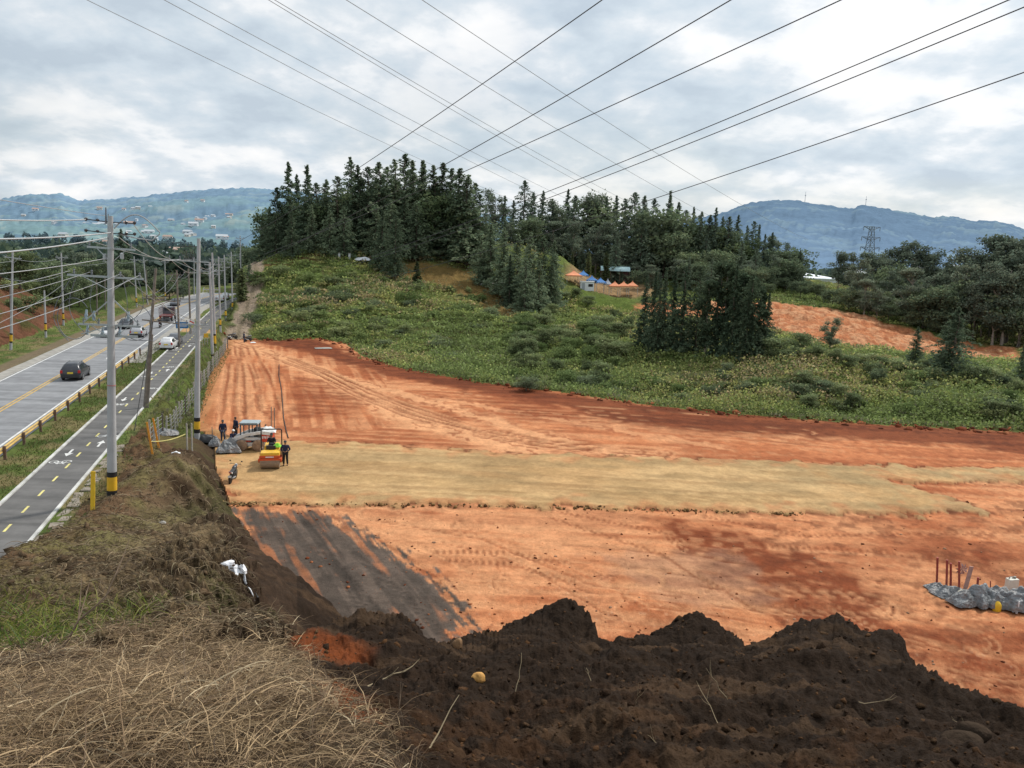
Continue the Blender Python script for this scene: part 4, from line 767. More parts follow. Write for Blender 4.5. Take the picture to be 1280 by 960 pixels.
for i in range(26):
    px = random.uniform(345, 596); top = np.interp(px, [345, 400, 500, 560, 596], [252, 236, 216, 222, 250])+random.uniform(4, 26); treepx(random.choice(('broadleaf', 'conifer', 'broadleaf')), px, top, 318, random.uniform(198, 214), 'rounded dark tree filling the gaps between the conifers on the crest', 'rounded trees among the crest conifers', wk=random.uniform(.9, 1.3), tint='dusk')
for i in range(16):
    px = random.uniform(850, 975); top = np.interp(px, [850, 900, 975], [268, 276, 304])+random.uniform(4, 20); treepx('broadleaf', px, top, 338, random.uniform(240, 252), 'rounded dark tree filling the gaps between the ridge conifers', 'rounded trees among the ridge conifers', wk=random.uniform(.9, 1.3), tint='dusk')
# second wood
g = 'tall trees of the second wood'; lab = 'tall tree in the second wood behind the coloured tents'
for px, top in ((606, 258), (617, 232), (629, 244), (640, 250), (653, 225), (664, 240), (676, 238), (688, 248), (697, 246), (707, 236), (716, 244), (727, 240), (742, 232), (755, 246), (767, 244), (778, 248), (790, 240), (802, 244), (814, 248), (823, 254)):
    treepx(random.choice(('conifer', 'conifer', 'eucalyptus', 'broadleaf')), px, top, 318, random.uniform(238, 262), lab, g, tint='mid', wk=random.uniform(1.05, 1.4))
for px, top in ((610, 278), (635, 275), (660, 268), (690, 275), (715, 270), (745, 272), (775, 278), (800, 268), (830, 285), (770, 295), (728, 300)):
    treepx(random.choice(('conifer', 'broadleaf', 'eucalyptus')), px, top, 328, random.uniform(226, 238), 'rounded tree in the lower rank of the second wood', 'lower rank of the second wood', tint='mid', wk=random.uniform(1.1, 1.4))
for px, top in ((832, 238), (843, 252), (853, 262), (862, 258), (872, 264), (883, 268), (890, 259), (899, 270), (907, 270), (918, 268), (930, 281), (938, 276), (945, 280), (953, 292), (962, 290), (970, 300)):
    treepx('spire' if px in (832, 890, 945) else 'conifer', px, top, 338, random.uniform(238, 256), 'pointed conifer on the long ridge right of the second wood', 'pointed conifers on the long ridge', tint='mid', wk=random.uniform(1.0, 1.4))
for px, top in ((850, 285), (880, 292), (905, 300), (925, 300), (985, 316), (998, 312)): treepx('conifer', px, top, 345, random.uniform(228, 240), 'darker conifer in the lower ridge row', 'lower row of conifers on the ridge', tint='mid', wk=1.2)
for px, top in ((962, 291), (985, 300)): treepx('eucalyptus', px, top, 345, 250, 'umbrella-headed tree among the ridge conifers', 'umbrella trees at the ridge end', tint='mid')
for i in range(34):
    px = random.uniform(795, 1000); base = random.uniform(348, 372); treepx(random.choice(('broadleaf', 'conifer', 'broadleaf', 'eucalyptus')), px, base-random.uniform(24, 46), base, np.interp(base, [345, 392], [238, 186]), 'dark tree or tall bush clothing the slope below the ridge conifers', 'mixed trees on the slope below the ridge', tint='mid', wk=random.uniform(1.0, 1.5))
# dark cluster below the second wood
for px, top, base, d in ((600, 300, 352, 192), (612, 280, 360, 190), (628, 284, 372, 184), (645, 292, 378, 178), (660, 290, 385, 172), (676, 296, 385, 172), (690, 300, 384, 172), (604, 310, 356, 188), (636, 318, 385, 170), (655, 322, 392, 165), (672, 325, 390, 166), (688, 330, 388, 167)):
    treepx('conifer', px, top, base, d, 'broad dark conifer in the clump between the brown lawn and the tents', 'dark conifer clump beside the brown lawn', wk=1.35)
for px, lab in ((714, 'columnar cypress behind the tents, leftmost of three'), (735, 'columnar cypress behind the tents, middle of three'), (757, 'columnar cypress behind the tents, rightmost of three')): treepx('column', px, 314, 352, 222, lab, sd=3, wk=.95)
# clump with tall pale trunks in front of the orange cut
for px, top, base, d in ((803, 352, 440, 118), (814, 345, 444, 116), (826, 340, 447, 115), (838, 345, 444, 118), (850, 338, 448, 113), (868, 342, 448, 112), (880, 350, 452, 110), (893, 345, 452, 108), (902, 332, 450, 112), (912, 340, 455, 107), (922, 346, 452, 108), (933, 352, 455, 107), (944, 362, 452, 110), (955, 376, 452, 108), (820, 372, 448, 112), (930, 372, 456, 106)):
    treepx('tall' if px in (880, 902, 922, 944) else random.choice(('spire', 'conifer')), px, top-4-random.uniform(0, 8), base, d, 'dark-headed tree with slender trunk in the dense clump before the orange cut', 'clump of tall trunks before the orange cut', wk=random.uniform(.85, 1.1), tint='dusk')
# right hand wood
g = 'eucalyptus wood at the right'
for px, top, base, d in ((1046, 318, 372, 228), (1062, 322, 378, 226), (1084, 320, 384, 224), (1098, 322, 384, 230), (1120, 305, 388, 230), (1134, 312, 392, 226), (1152, 314, 392, 226), (1166, 334, 396, 222), (1110, 345, 392, 214), (1135, 350, 398, 208), (1160, 345, 402, 204), (1180, 348, 404, 204), (1075, 350, 388, 212), (1190, 340, 408, 200), (1205, 330, 412, 196), (1218, 324, 414, 194), (1232, 316, 414, 196), (1247, 320, 416, 192), (1262, 316, 420, 190), (1276, 316, 424, 188), (1292, 320, 424, 186), (1200, 352, 418, 184), (1225, 348, 424, 180), (1252, 350, 430, 176), (1272, 348, 432, 174), (1240, 372, 430, 172), (1215, 372, 424, 176)):
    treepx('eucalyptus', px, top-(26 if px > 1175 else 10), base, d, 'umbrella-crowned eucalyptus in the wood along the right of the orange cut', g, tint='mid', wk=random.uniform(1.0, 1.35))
for i in range(34):
    px = random.uniform(1050, 1290); base = np.interp(px, [1050, 1290], [392, 432])+random.uniform(-6, 4); treepx(random.choice(('broadleaf', 'eucalyptus')), px, base-random.uniform(45, 80), base, np.interp(px, [1050, 1290], [212, 176])+random.uniform(0, 22), 'leafy tree filling the lower storey of the right-hand wood', 'lower storey of the right-hand wood', tint='mid', wk=random.uniform(1., 1.4))
for px, top, base, d in ((1000, 348, 372, 214), (1020, 352, 376, 212), (1040, 358, 384, 206), (1060, 360, 390, 202), (1085, 372, 396, 196), (1110, 378, 402, 190), (1140, 388, 410, 184), (1170, 396, 418, 178), (980, 345, 366, 220), (1200, 400, 426, 174), (1095, 362, 394, 204), (1128, 372, 402, 196), (960, 352, 368, 214), (940, 350, 366, 220)):
    treepx('broadleaf', px, top, base, d, 'low dark bushy tree at the upper rim of the orange cut', 'bushy trees along the rim of the orange cut', tint='mid', wk=1.4, cat='tree')
treepx('conifer', 1187, 382, 478, 112, 'broad dark conifer standing before the orange cut at the right', sd=1, wk=1.5); treepx('conifer', 1178, 400, 474, 114, 'dark conifer leaning on the broad one before the orange cut', sd=2, wk=1.4); treepx('conifer', 1142, 407, 462, 122, 'small dark conifer between the two orange slopes', sd=3, wk=1.4)
treepx('eucalyptus', 1037, 393, 440, 128, 'small ragged umbrella tree in front of the orange cut', sd=2, wk=1.3); treepx('broadleaf', 1000, 412, 440, 124, 'low bushy tree beside the clump, under the orange cut', sd=1, wk=1.4); treepx('conifer', 1274, 428, 480, 106, 'dark conifer cut by the right edge of the picture', sd=5, wk=1.3)
for px, top, base, d in ((975, 420, 452, 112), (992, 430, 450, 112), (1018, 428, 448, 112), (1045, 432, 456, 108), (1060, 440, 462, 106), (1080, 438, 462, 108), (1100, 442, 466, 106), (1120, 445, 470, 104), (1138, 450, 474, 102), (1160, 455, 482, 98), (1210, 452, 486, 98), (1232, 456, 488, 98), (1252, 462, 490, 98), (1268, 470, 494, 96), (1090, 450, 470, 100), (1150, 446, 470, 106)):
    treepx('broadleaf', px, top, base, d, 'round bush in the hedge-like row between knoll and orange cut', 'bushes between knoll and orange cut', wk=random.uniform(1.2, 1.7), cat='bush')
# lush valley bushes below the tents
for i in range(46):
    px = random.uniform(648, 785); lo = 395+(px-640)*.18; base = random.uniform(lo, 470); d = 172-(base-lo)*.72; lush = random.random() < .3
    treepx('broadleaf', px, base-random.uniform(16, 30), base, d, 'pale fresh-green leafy bush in the damp valley below the tents' if lush else 'deep green bush in the damp valley below the tents', 'fresh-green bushes below the tents' if lush else 'deep green bushes below the tents', tint='lush' if lush else None, wk=random.uniform(1.1, 1.6), cat='bush')
for px, base in ((720, 376), (735, 385), (705, 380), (690, 395), (770, 402), (785, 410)): treepx('broadleaf', px, base-18, base, 195 if base < 390 else 165, 'dark bush on the grass rim just under the tents', 'bushes on the grass rim under the tents', wk=1.2, cat='bush')
# bushes dotted over the scrub slope and the knoll
for i in range(90):
    px = random.uniform(315, 650); top_ = 330+max(0, px-480)*.25; base = random.uniform(top_+14, np.interp(px, [300, 430, 520, 640], [415, 425, 458, 478])); tt = (base-top_)/max(20, np.interp(px, [300, 430, 520, 640], [420, 430, 462, 482])-top_)
    treepx('shrub', px, base-random.uniform(6, 17), base, 182-60*tt, 'rounded shrub rising from the scrub on the hillside below the crest', 'shrubs on the scrub slope', wk=random.uniform(1, 1.7), cat='shrub', tint=random.choice((None, None, 'lush', 'mid')))
for i in range(64):
    px = random.uniform(640, 1270); base = random.uniform(470+(px-640)*.02, 488+(px-640)*.062); treepx('shrub', px, base-random.uniform(6, 17), base, 122-(base-455)*.62, 'low shrub on the grassy knoll behind the site', 'shrubs on the knoll', wk=random.uniform(1.1, 1.8), cat='shrub', tint=random.choice((None, None, 'lush', 'mid')))
for i in range(30):
    px = random.uniform(650, 1275); base = random.uniform(462+(px-640)*.02, 492+(px-640)*.05); treepx('broadleaf', px, base-random.uniform(12, 24), base, 105, 'leafy dark bush standing out of the low growth behind the site', 'leafy bushes behind the site', wk=random.uniform(1.3, 2.0), cat='bush', tint=random.choice((None, 'mid', 'lush')))
for px, base, lab in ((1046, 500, 'largest dark shrub halfway up the knoll'), (1010, 512, 'dark shrub on the lower left of the knoll'), (1065, 512, 'dark shrub below the largest one on the knoll')): treepx('broadleaf', px, base-24, base, 86, lab, wk=1.3, cat='shrub')
# wood on the left of the road
g = 'trees of the wood left of the road'
for i in range(58):
    px = random.uniform(-10, 255); d = random.uniform(185, 330); top = np.interp(px, [0, 60, 100, 150, 190, 255], [318, 318, 306, 310, 330, 345])+random.uniform(0, 22)+(330-d)*.02
    base = np.interp(d, [185, 330], [372, 336]); treepx(random.choice(('broadleaf', 'eucalyptus', 'broadleaf', 'conifer')), px, top, base, d, 'leafy tree in the mixed wood beyond the far side of the road', g, tint='mid' if d < 260 else 'far', wk=random.uniform(1.0, 1.5))
for i in range(26):
    px = random.uniform(70, 250); q = RS(random.uniform(150, 235), random.uniform(-48, -36)); h = random.uniform(4, 9)
    tree('broadleaf', q[0], q[1], h, 'young tree in the green thicket behind the far verge', 'young trees behind the far verge', random.uniform(.8, 1.2), cat='tree', tint=random.choice((None, 'mid')))
treepx('spire', 155, 286, 372, 232, 'tall dark conifer rising behind the near concrete pole', sd=2, wk=1.6); treepx('spire', 162, 300, 372, 236, 'dark conifer tucked behind the tallest one by the road', sd=4, wk=1.4)
for i in range(20):
    px = random.uniform(262, 335); d = random.uniform(225, 330); top = np.interp(px, [262, 290, 335], [338, 325, 298])+random.uniform(-4, 10); treepx(random.choice(('conifer', 'broadleaf')), px, top, 352, d, 'dark tree closing the view at the end of the road', 'trees at the end of the road', tint='mid' if d < 270 else 'far', wk=1.3)
for s, l in ((158, -6.8), (166, -6.9), (175, -7.0), (184, -7.2), (150, -6.2), (192, -7.4), (143, -5.6)):
    q = RS(s, l-2.6); tree('shrub', q[0], q[1], random.uniform(.9, 1.6), 'low bush on the strip between cycle path and side track', 'bushes between cycle path and side track', 1.3, cat='shrub')
for s, l in ((140, -38.5), (150, -37.6), (156, -38.5), (158, -41), (160, -44), (146, -43), (135, -39), (152, -48), (148, -50), (143, -52)):
    q = RS(s, l); tree('shrub', q[0], q[1], random.uniform(1.8, 3.2), 'scrubby bush clinging to the red cut slope', 'bushes on the red cut slope', 1.2, cat='shrub')
# ------------------------------------------------------------------ ground cover (nobody could count it)
def scatter_quads(name, cen, leaf, cols, m, axis=None, flat=.1, droop=0., label=None, seed=1):
    rng = np.random.default_rng(seed); V, Q = leaf_quads(cen, leaf, rng, axis, flat, droop); o = link(name, np_mesh(name, V, Q, np.repeat(cols, 4, 0)), m); o['kind'] = 'stuff'; return o
def cover():
    ok = lambda x, y, z: (y > 60) & (y < 250) & (np.hypot(x, y) > 66)
    lawn = np.array([D(*p)[:2] for p in ((500, 330, 190), (600, 330, 192), (640, 352, 186), (665, 395, 158), (640, 400, 150), (580, 370, 170), (520, 356, 178), (490, 352, 176))])
    cut = np.array([D(*p)[:2] for p in ((952, 372, 196), (1050, 384, 192), (1135, 412, 180), (1275, 432, 166), (1280, 464, 136), (1180, 442, 146), (1110, 440, 142), (1040, 430, 144), (980, 416, 152), (880, 402, 168), (790, 394, 178), (690, 378, 200), (690, 345, 236), (850, 345, 232))])
    p = pick(4, 20000, ok); s, l = SL(p[:, 0], p[:, 1]); trk, _ = line_d(p[:, 0], p[:, 1], [RS(128, -7), RS(150, -6.4), RS(185, -5), RS(222, -6)])
    keep = (poly_sd(p[:, 0], p[:, 1], lawn) > .5) & (poly_sd(p[:, 0], p[:, 1], cut) > 1) & (trk > 2.6) & (poly_sd(p[:, 0], p[:, 1], FIELD) > .8) & ((l > -3.5) | (s > 140)) & (l > -8); p = p[keep]
    n = len(p); per = 24; r = np.hypot(p[:, 0], p[:, 1])
    clump = fbm(p[:, 0]*.12, p[:, 1]*.12, 4, 71); hgt = .2+2.0*sstep(.44, .66, clump)*RNG.random(n)**1.3+.5*sstep(.5, .6, fbm(p[:, 0]*.5, p[:, 1]*.5, 3, 75))
    off = RNG.normal(size=(n, per, 3))*np.stack([.5+.3*hgt, .5+.3*hgt, .28*hgt+.08], -1)[:, None, :]; off[:, :, 2] = np.abs(off[:, :, 2])+.1
    cen = (p[:, None, :]+off).reshape(-1, 3)
    tone = fbm(p[:, 0]*.06+5, p[:, 1]*.06, 5, 72); pal = np.array([(.058, .086, .038), (.082, .110, .046), (.112, .126, .060), (.115, .105, .075), (.046, .070, .036)])*np.array([3.0, 2.65, 2.0])
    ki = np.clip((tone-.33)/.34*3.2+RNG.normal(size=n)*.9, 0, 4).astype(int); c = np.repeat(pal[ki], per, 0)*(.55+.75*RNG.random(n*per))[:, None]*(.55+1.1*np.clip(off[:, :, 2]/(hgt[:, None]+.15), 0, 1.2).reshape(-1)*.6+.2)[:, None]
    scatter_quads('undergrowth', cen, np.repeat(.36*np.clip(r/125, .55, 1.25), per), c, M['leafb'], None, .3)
    # dry stalks and grass lighter flecks
    p = pick(4, 9000, ok); keep = (poly_sd(p[:, 0], p[:, 1], cut) > 1) & (poly_sd(p[:, 0], p[:, 1], FIELD) > .3); p = p[keep]; s, l = SL(p[:, 0], p[:, 1]); p = p[(l > -4) | (s < 125)]
    cen = np.repeat(p, 5, 0)+RNG.normal(size=(len(p)*5, 3))*[.5, .5, .1]+[0, 0, .3]; c = np.array([(.19, .21, .10), (.205, .20, .125), (.17, .20, .088)])[RNG.integers(0, 3, len(cen))]*(.6+.6*RNG.random(len(cen)))[:, None]
    scatter_quads('tall_grass', cen, .3, c, M['leafb'], np.array([0, 0, 1.6]), 0, 0, seed=3)
cover()
def blades(name, base, length, width, dirs, lift, cols, m, seg=4, sag=.35, seed=5, kind='stuff', curl=.5):
    """curved ribbons: base n x 3, dirs n (heading), lift n (initial elevation angle)"""
    rng = np.random.default_rng(seed); n = len(base); t = np.linspace(0, 1, seg+1)
    head = dirs[:, None]+np.cumsum(rng.normal(size=(n, seg+1))*curl*.35, 1); el = lift[:, None]-t[None, :]*sag*(1+rng.random(n))[:, None]*2.2
    step = (length/seg)[:, None]; dx = np.cos(head)*np.cos(el)*step; dy = np.sin(head)*np.cos(el)*step; dz = np.sin(el)*step
    z0 = np.zeros((n, 1)); X = np.concatenate([z0, np.cumsum(dx[:, :-1], 1)], 1)+base[:, :1]; Y = np.concatenate([z0, np.cumsum(dy[:, :-1], 1)], 1)+base[:, 1:2]; Z = np.concatenate([z0, np.cumsum(dz[:, :-1], 1)], 1)+base[:, 2:3]
    tw = rng.random(n)[:, None]*6.28; sx = np.cos(head+1.57)*np.cos(tw); sy = np.sin(head+1.57)*np.cos(tw); sz = np.sin(tw)+0*t; w = width[:, None]*(1-.85*t[None, :]**1.5)*.5
    A = np.stack([X-sx*w, Y-sy*w, Z-sz*w], -1); B = np.stack([X+sx*w, Y+sy*w, Z+sz*w], -1); V = np.stack([A, B], 2).reshape(n, -1, 3); k = 2*(seg+1)
    q = np.array([[2*i, 2*i+1, 2*i+3, 2*i+2] for i in range(seg)]); Q = (np.arange(n)[:, None, None]*k+q[None]).reshape(-1, 4)
    o = link(name, np_mesh(name, V.reshape(-1, 3), Q, np.repeat(cols, k, 0)), m); o['kind'] = kind; return o
M['straw'] = attr_mat('dry_straw_blades', .75, .2, (9.,), (), .15, spec=.25); M['blade'] = attr_mat('fresh_grass_blades', .6, .2, (6.,), (), .3, spec=.25)
def near_grass():
    ii = np.flatnonzero(((GREG == 6) & (np.hypot(GX, GY) < 12.5)).ravel()); w_ = np.hypot(GX, GY).ravel()[ii]**1.3; ii = RNG.choice(ii, 70000, p=w_/w_.sum()); x, y, z = GX.ravel()[ii], GY.ravel()[ii], GH.ravel()[ii]; r = np.hypot(x, y)
    sd = poly_sd(x, y, STRAWLINE); keep = (RNG.random(len(x)) < np.clip(.25-sd*.7, .06, 1)) & (RNG.random(len(x)) < np.clip(1.4-(r-9)/3.5, 0, 1)) & (y > 1); x, y, z, r = x[keep], y[keep], z[keep], r[keep]; n = len(x)
    pal = np.array([lin(190, 168, 132), lin(160, 138, 108), lin(132, 112, 88), lin(104, 88, 70), lin(206, 192, 160), lin(88, 74, 60)])*np.array([.78, .73, .70]); patch = fbm(x*.9, y*.9, 3, 81)
    ki = np.clip((patch-.3)*8+RNG.normal(size=n)*1.6, 0, 5).astype(int); c = pal[ki]*(.45+.85*RNG.random(n))[:, None]
    flow = fbm(x*.5, y*.5, 3, 82)*9+RNG.normal(size=n)*2.0
    blades('dry_grass', np.stack([x, y, z+RNG.random(n)*.16], -1), .10+.34*RNG.random(n)**1.7, (.0025+.0045*RNG.random(n)**2)*(.5+r/9), flow, RNG.uniform(-.25, .6, n), c, M['straw'], 5, .3, 6, curl=.45)
    # a swept tuft of long pale stalks
    n = 70; q = np.array([D(*p) for p in ((150, 935, 2.9), (260, 905, 3.4), (300, 880, 3.8), (60, 960, 2.6), (210, 940, 2.8))]); b = q[RNG.integers(0, 5, n)]+RNG.normal(size=(n, 3))*[.22, .22, .03]; b[:, 2] = base_h(b[:, 0], b[:, 1])+.1
    blades('dry_grass', b, .2+.3*RNG.random(n), .004+.004*RNG.random(n), math.radians(52)+RNG.normal(size=n)*.5, RNG.uniform(.2, .9, n), pal[RNG.choice([0, 4, 0, 1], n)]*(.85+.4*RNG.random(n))[:, None], M['straw'], 6, .34, 7, curl=.3)
    # green tufts on the left flank
    ii = np.flatnonzero(((GREG == 6) & (np.hypot(GX, GY) < 22) & (np.hypot(GX, GY) > 8.5)).ravel()); x, y, z = GX.ravel()[ii], GY.ravel()[ii], GH.ravel()[ii]
    w = np.zeros(len(x))
    for px, py, d, rr in ((40, 800, 10.8, 1.3), (100, 785, 11.5, 1.0), (150, 770, 13, 1.0), (60, 770, 13, .9), (10, 820, 9, .9), (170, 705, 22, .8), (25, 740, 17, 1.2), (130, 778, 12.5, .7), (20, 780, 12, 1.3), (80, 800, 10.4, 1.0), (0, 760, 15, 1.5), (60, 735, 19, 1.2), (120, 745, 17.5, 1.0)):
        g_ = D(px, py, d); w = np.maximum(w, np.exp(-((x-g_[0])**2+(y-g_[1])**2)/(rr*rr)*1.6))
    keep = RNG.random(len(x)) < w*.2; x, y, z, w = x[keep], y[keep], z[keep], w[keep]; n = len(x)
    c = np.array([lin(150, 165, 60), lin(110, 135, 50), lin(86, 110, 46), lin(170, 170, 84)])[RNG.integers(0, 4, n)]*(.4+.3*RNG.random(n))[:, None]
    blades('green_grass', np.stack([x, y, z], -1), .28+.4*RNG.random(n), .010+.014*RNG.random(n), RNG.random(n)*6.28, RNG.uniform(.6, 1.5, n), c, M['blade'], 4, .35, 8)
    # dead grass over the bank
    p = pick(6, 34000, lambda x, y, z: (np.hypot(x, y) > 10.5) & (y < 50)); n = len(p); r = np.hypot(p[:, 0], p[:, 1]); sdd = poly_sd(p[:, 0], p[:, 1], STRAWLINE); p = p[(sdd < -.3)|(RNG.random(n) < .3)]; n = len(p); r = np.hypot(p[:, 0], p[:, 1])
    c = np.array([lin(150, 132, 104), lin(122, 104, 80), lin(96, 80, 60), lin(132, 120, 92), lin(84, 70, 54)])[RNG.integers(0, 5, n)]*(.6+.4*RNG.random(n))[:, None]
    blades('dry_grass', p+[0, 0, .03], (.25+.5*RNG.random(n)), .006+.0006*r*(.5+RNG.random(n)), math.radians(-70)+RNG.normal(size=n)*1.1, RNG.uniform(-.5, .6, n), c, M['straw'], 4, .4, 9)
    # verge tufts beside the cycle path
    def strip_pts(n, s0, s1, l0, l1):
        s = RNG.uniform(s0, s1, n); l = RNG.uniform(l0, l1, n); q = U[None]*s[:, None]+N[None]*l[:, None]; return np.concatenate([q, base_h(q[:, 0], q[:, 1])[:, None]], 1)
    p = np.concatenate([strip_pts(9000, 26, 118, -16.3, -14.05), strip_pts(4000, 30, 120, -10.7, -9.), strip_pts(3500, 60, 120, -9, -6.9), strip_pts(5000, 85, 210, -33.5, -29.6)]); n = len(p)
    c = np.array([lin(112, 130, 62), lin(92, 112, 52), lin(132, 132, 78), lin(150, 128, 90)])[RNG.choice([0, 0, 1, 1, 2, 3], n)]*(.42+.3*RNG.random(n))[:, None]
    blades('verge_grass', p, .12+.16*RNG.random(n), .03+.03*RNG.random(n), RNG.random(n)*6.28, RNG.uniform(.5, 1.5, n), c, M['blade'], 2, .3, 10)
near_grass()
def clods():
    bm = bmesh.new(); bmesh.ops.create_icosphere(bm, subdivisions=1, radius=1); v0 = np.array([v.co[:] for v in bm.verts]); f0 = np.array([[v.index for v in f.verts] for f in bm.faces]); bm.free()
    def lumps(name, p, r, c, m, seed):
        rng = np.random.default_rng(seed); n = len(p); k = len(v0); sc = r[:, None, None]*(.65+.7*rng.random((n, 1, 3))); jit = 1+.28*rng.normal(size=(n, k, 1)); a = rng.random(n)*6.28; ca, sa = np.cos(a)[:, None], np.sin(a)[:, None]
        v = v0[None]*jit*sc; vx = v[..., 0]*ca-v[..., 1]*sa; vy = v[..., 0]*sa+v[..., 1]*ca; V = np.stack([vx, vy, v[..., 2]*.8], -1)+p[:, None, :]
        o = link(name, np_mesh(name, V.reshape(-1, 3), (np.arange(n)[:, None, None]*k+f0[None]).reshape(-1, 3), np.repeat(c, k, 0), 3), m); o['kind'] = 'stuff'
    m7 = bpy.data.materials['dark_topsoil']; p = pick(7, 5200, lambda x, y, z: (np.hypot(x, y) > 3) & (y < 18)); n = len(p); r = .006+.03*RNG.random(n)**9+.011*RNG.random(n)
    c = np.array([lin(70, 52, 38), lin(56, 42, 31), lin(92, 66, 44), lin(84, 64, 46)])[RNG.integers(0, 4, n)]*.85*(.7+.6*RNG.random(n))[:, None]; lumps('soil_clods', p, r*(.6+p[:, 1]/14)[:], c, m7, 3)
    m1 = bpy.data.materials['bare_orange_earth']; p = pick(1, 1300, lambda x, y, z: (y < 56) & (x > -13)); n = len(p); r = .015+.08*RNG.random(n)**5; c = np.array([lin(190, 120, 80), lin(190, 150, 120), lin(140, 80, 52), lin(120, 70, 48)])[RNG.choice([0, 0, 2, 2, 3, 3, 1], n)]*.6; lumps('earth_clods', p, r, c, m1, 4)
    # rubble along the edges of the gravel pad and under the toe of the hill
    e = []
    for a, b in zip(list(GRAVEL[16:23])+[GRAVEL[0]]*0, list(GRAVEL[17:24])): e += [np.array(a)+(np.array(b)-a)*t+RNG.normal(size=2)*.18 for t in RNG.random(90)]
    e = np.array(e); p = np.concatenate([e, np.full((len(e), 1), .05)], 1); n = len(p); lumps('gravel_rubble', p, .04+.1*RNG.random(n)**3, np.array([lin(150, 118, 76), lin(186, 154, 106), lin(110, 84, 56)])[RNG.integers(0, 3, n)]*.65, bpy.data.materials['compacted_gravel'], 5)
    e = []
    for a, b in zip(toe[:-1], toe[1:]): e += [np.array(a)+(np.array(b)-a)*t+RNG.normal(size=2)*.8 for t in RNG.random(40)]
    e = np.array(e); p = np.concatenate([e, base_h(e[:, 0], e[:, 1])[:, None]], 1); n = len(p); lumps('earth_clods', p, .08+.35*RNG.random(n)**3, np.array([lin(140, 75, 48), lin(110, 62, 42), lin(180, 110, 75)])[RNG.integers(0, 3, n)]*.6, m1, 6)
    p = pick(6, 900, lambda x, y, z: (np.hypot(x, y) > 11) & (y < 52)); n = len(p); lumps('soil_clods', p, .03+.16*RNG.random(n)**4, np.array([lin(100, 82, 62), lin(124, 102, 78), lin(84, 68, 52)])[RNG.integers(0, 3, n)]*.62, m7, 7)
clods()
# ------------------------------------------------------------------ far country: plain, hills, houses, pylon
def far_ridge(name, px0, px1, sky, d0, d1, colf, seed, bump=5., rows=70, cols=420, base_z=-6., tree=7.):
    px = np.linspace(px0, px1, cols); X0 = np.array([p[0] for p in sky], float); Y0 = np.array([p[1] for p in sky], float)
    py = np.interp(px, X0, Y0); top = np.array([D(a, b, d1) for a, b in zip(px, py)]); dirx = top[:, 0]/d1; t = np.linspace(0, 1.25, rows)[:, None]
    y = d0+(d1-d0)*t+0*px[None]; x = dirx[None]*y; zt = top[:, 2][None]
    n = fbm(x/420, y/420, 5, seed)-.5; n2 = fbm(x/90, y/90, 4, seed+7)-.5
    prof = np.where(t < 1, np.clip(t, 0, 1)**1.25, 1-(t-1)*1.2); z = base_z+(zt-base_z)*prof+(n*80+n2*18)*np.clip(t*1.6, 0, 1)*(1-np.clip(t, 0, 1)**6)*(d1/3200)
    fine = fbm(x/14, y/60, 3, seed+3); z = z+(fine-.45)*tree*2.2*np.clip(t*3, 0, 1)
    c = colf(x, y, z, t+0*x, n, n2, fine); V = np.stack([x, y, z], -1).reshape(-1, 3); idx = np.arange(rows*cols).reshape(rows, cols)
    Q = np.stack([idx[:-1, :-1], idx[:-1, 1:], idx[1:, 1:], idx[1:, :-1]], -1).reshape(-1, 4)
    o = link(name, np_mesh(name, V, Q, c.reshape(-1, 3)), M['hill'], smooth=True); o['kind'] = 'structure'
    def at(a, tt):
        i = int(np.clip(np.searchsorted(px, a), 0, cols-1)); j = int(np.clip(round(tt/1.25*(rows-1)), 0, rows-1)); return (x[j, i], y[j, i], z[j, i])
    return at
M['hill'] = attr_mat('hazy_hill_cover', 1., .12, (.01, .05), ((.02, .4, 9.),), spec=0)
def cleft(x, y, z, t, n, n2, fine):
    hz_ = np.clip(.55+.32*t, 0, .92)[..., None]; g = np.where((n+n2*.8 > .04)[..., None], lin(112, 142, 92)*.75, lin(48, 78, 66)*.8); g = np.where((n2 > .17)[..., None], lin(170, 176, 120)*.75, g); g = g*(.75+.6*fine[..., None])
    return g*(1-hz_)+lin(138, 166, 192)*.72*hz_  # distance haze painted into the hill colour, stronger farther up
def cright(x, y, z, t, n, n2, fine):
    hz_ = np.clip(.62+.2*(1-t), 0, .9)[..., None]; g = np.where((n2 > .16)[..., None], lin(120, 140, 120)*.7, lin(40, 70, 74)*.8)*(.7+.6*fine[..., None]); return g*(1-hz_)+lin(134, 160, 190)*.74*hz_  # blue haze painted into the ridge colour, stronger near its foot
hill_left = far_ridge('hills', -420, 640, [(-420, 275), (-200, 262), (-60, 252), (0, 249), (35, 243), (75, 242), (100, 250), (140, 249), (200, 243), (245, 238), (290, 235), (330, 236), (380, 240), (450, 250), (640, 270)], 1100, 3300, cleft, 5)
hill_right = far_ridge('hills', 700, 1760, [(700, 300), (850, 278), (905, 266), (935, 254), (965, 250), (1000, 251), (1035, 257), (1065, 261), (1078, 256), (1098, 259), (1130, 265), (1165, 271), (1190, 270), (1215, 276), (1245, 277), (1262, 279), (1280, 287), (1400, 305), (1760, 320)], 900, 3600, cright, 9)
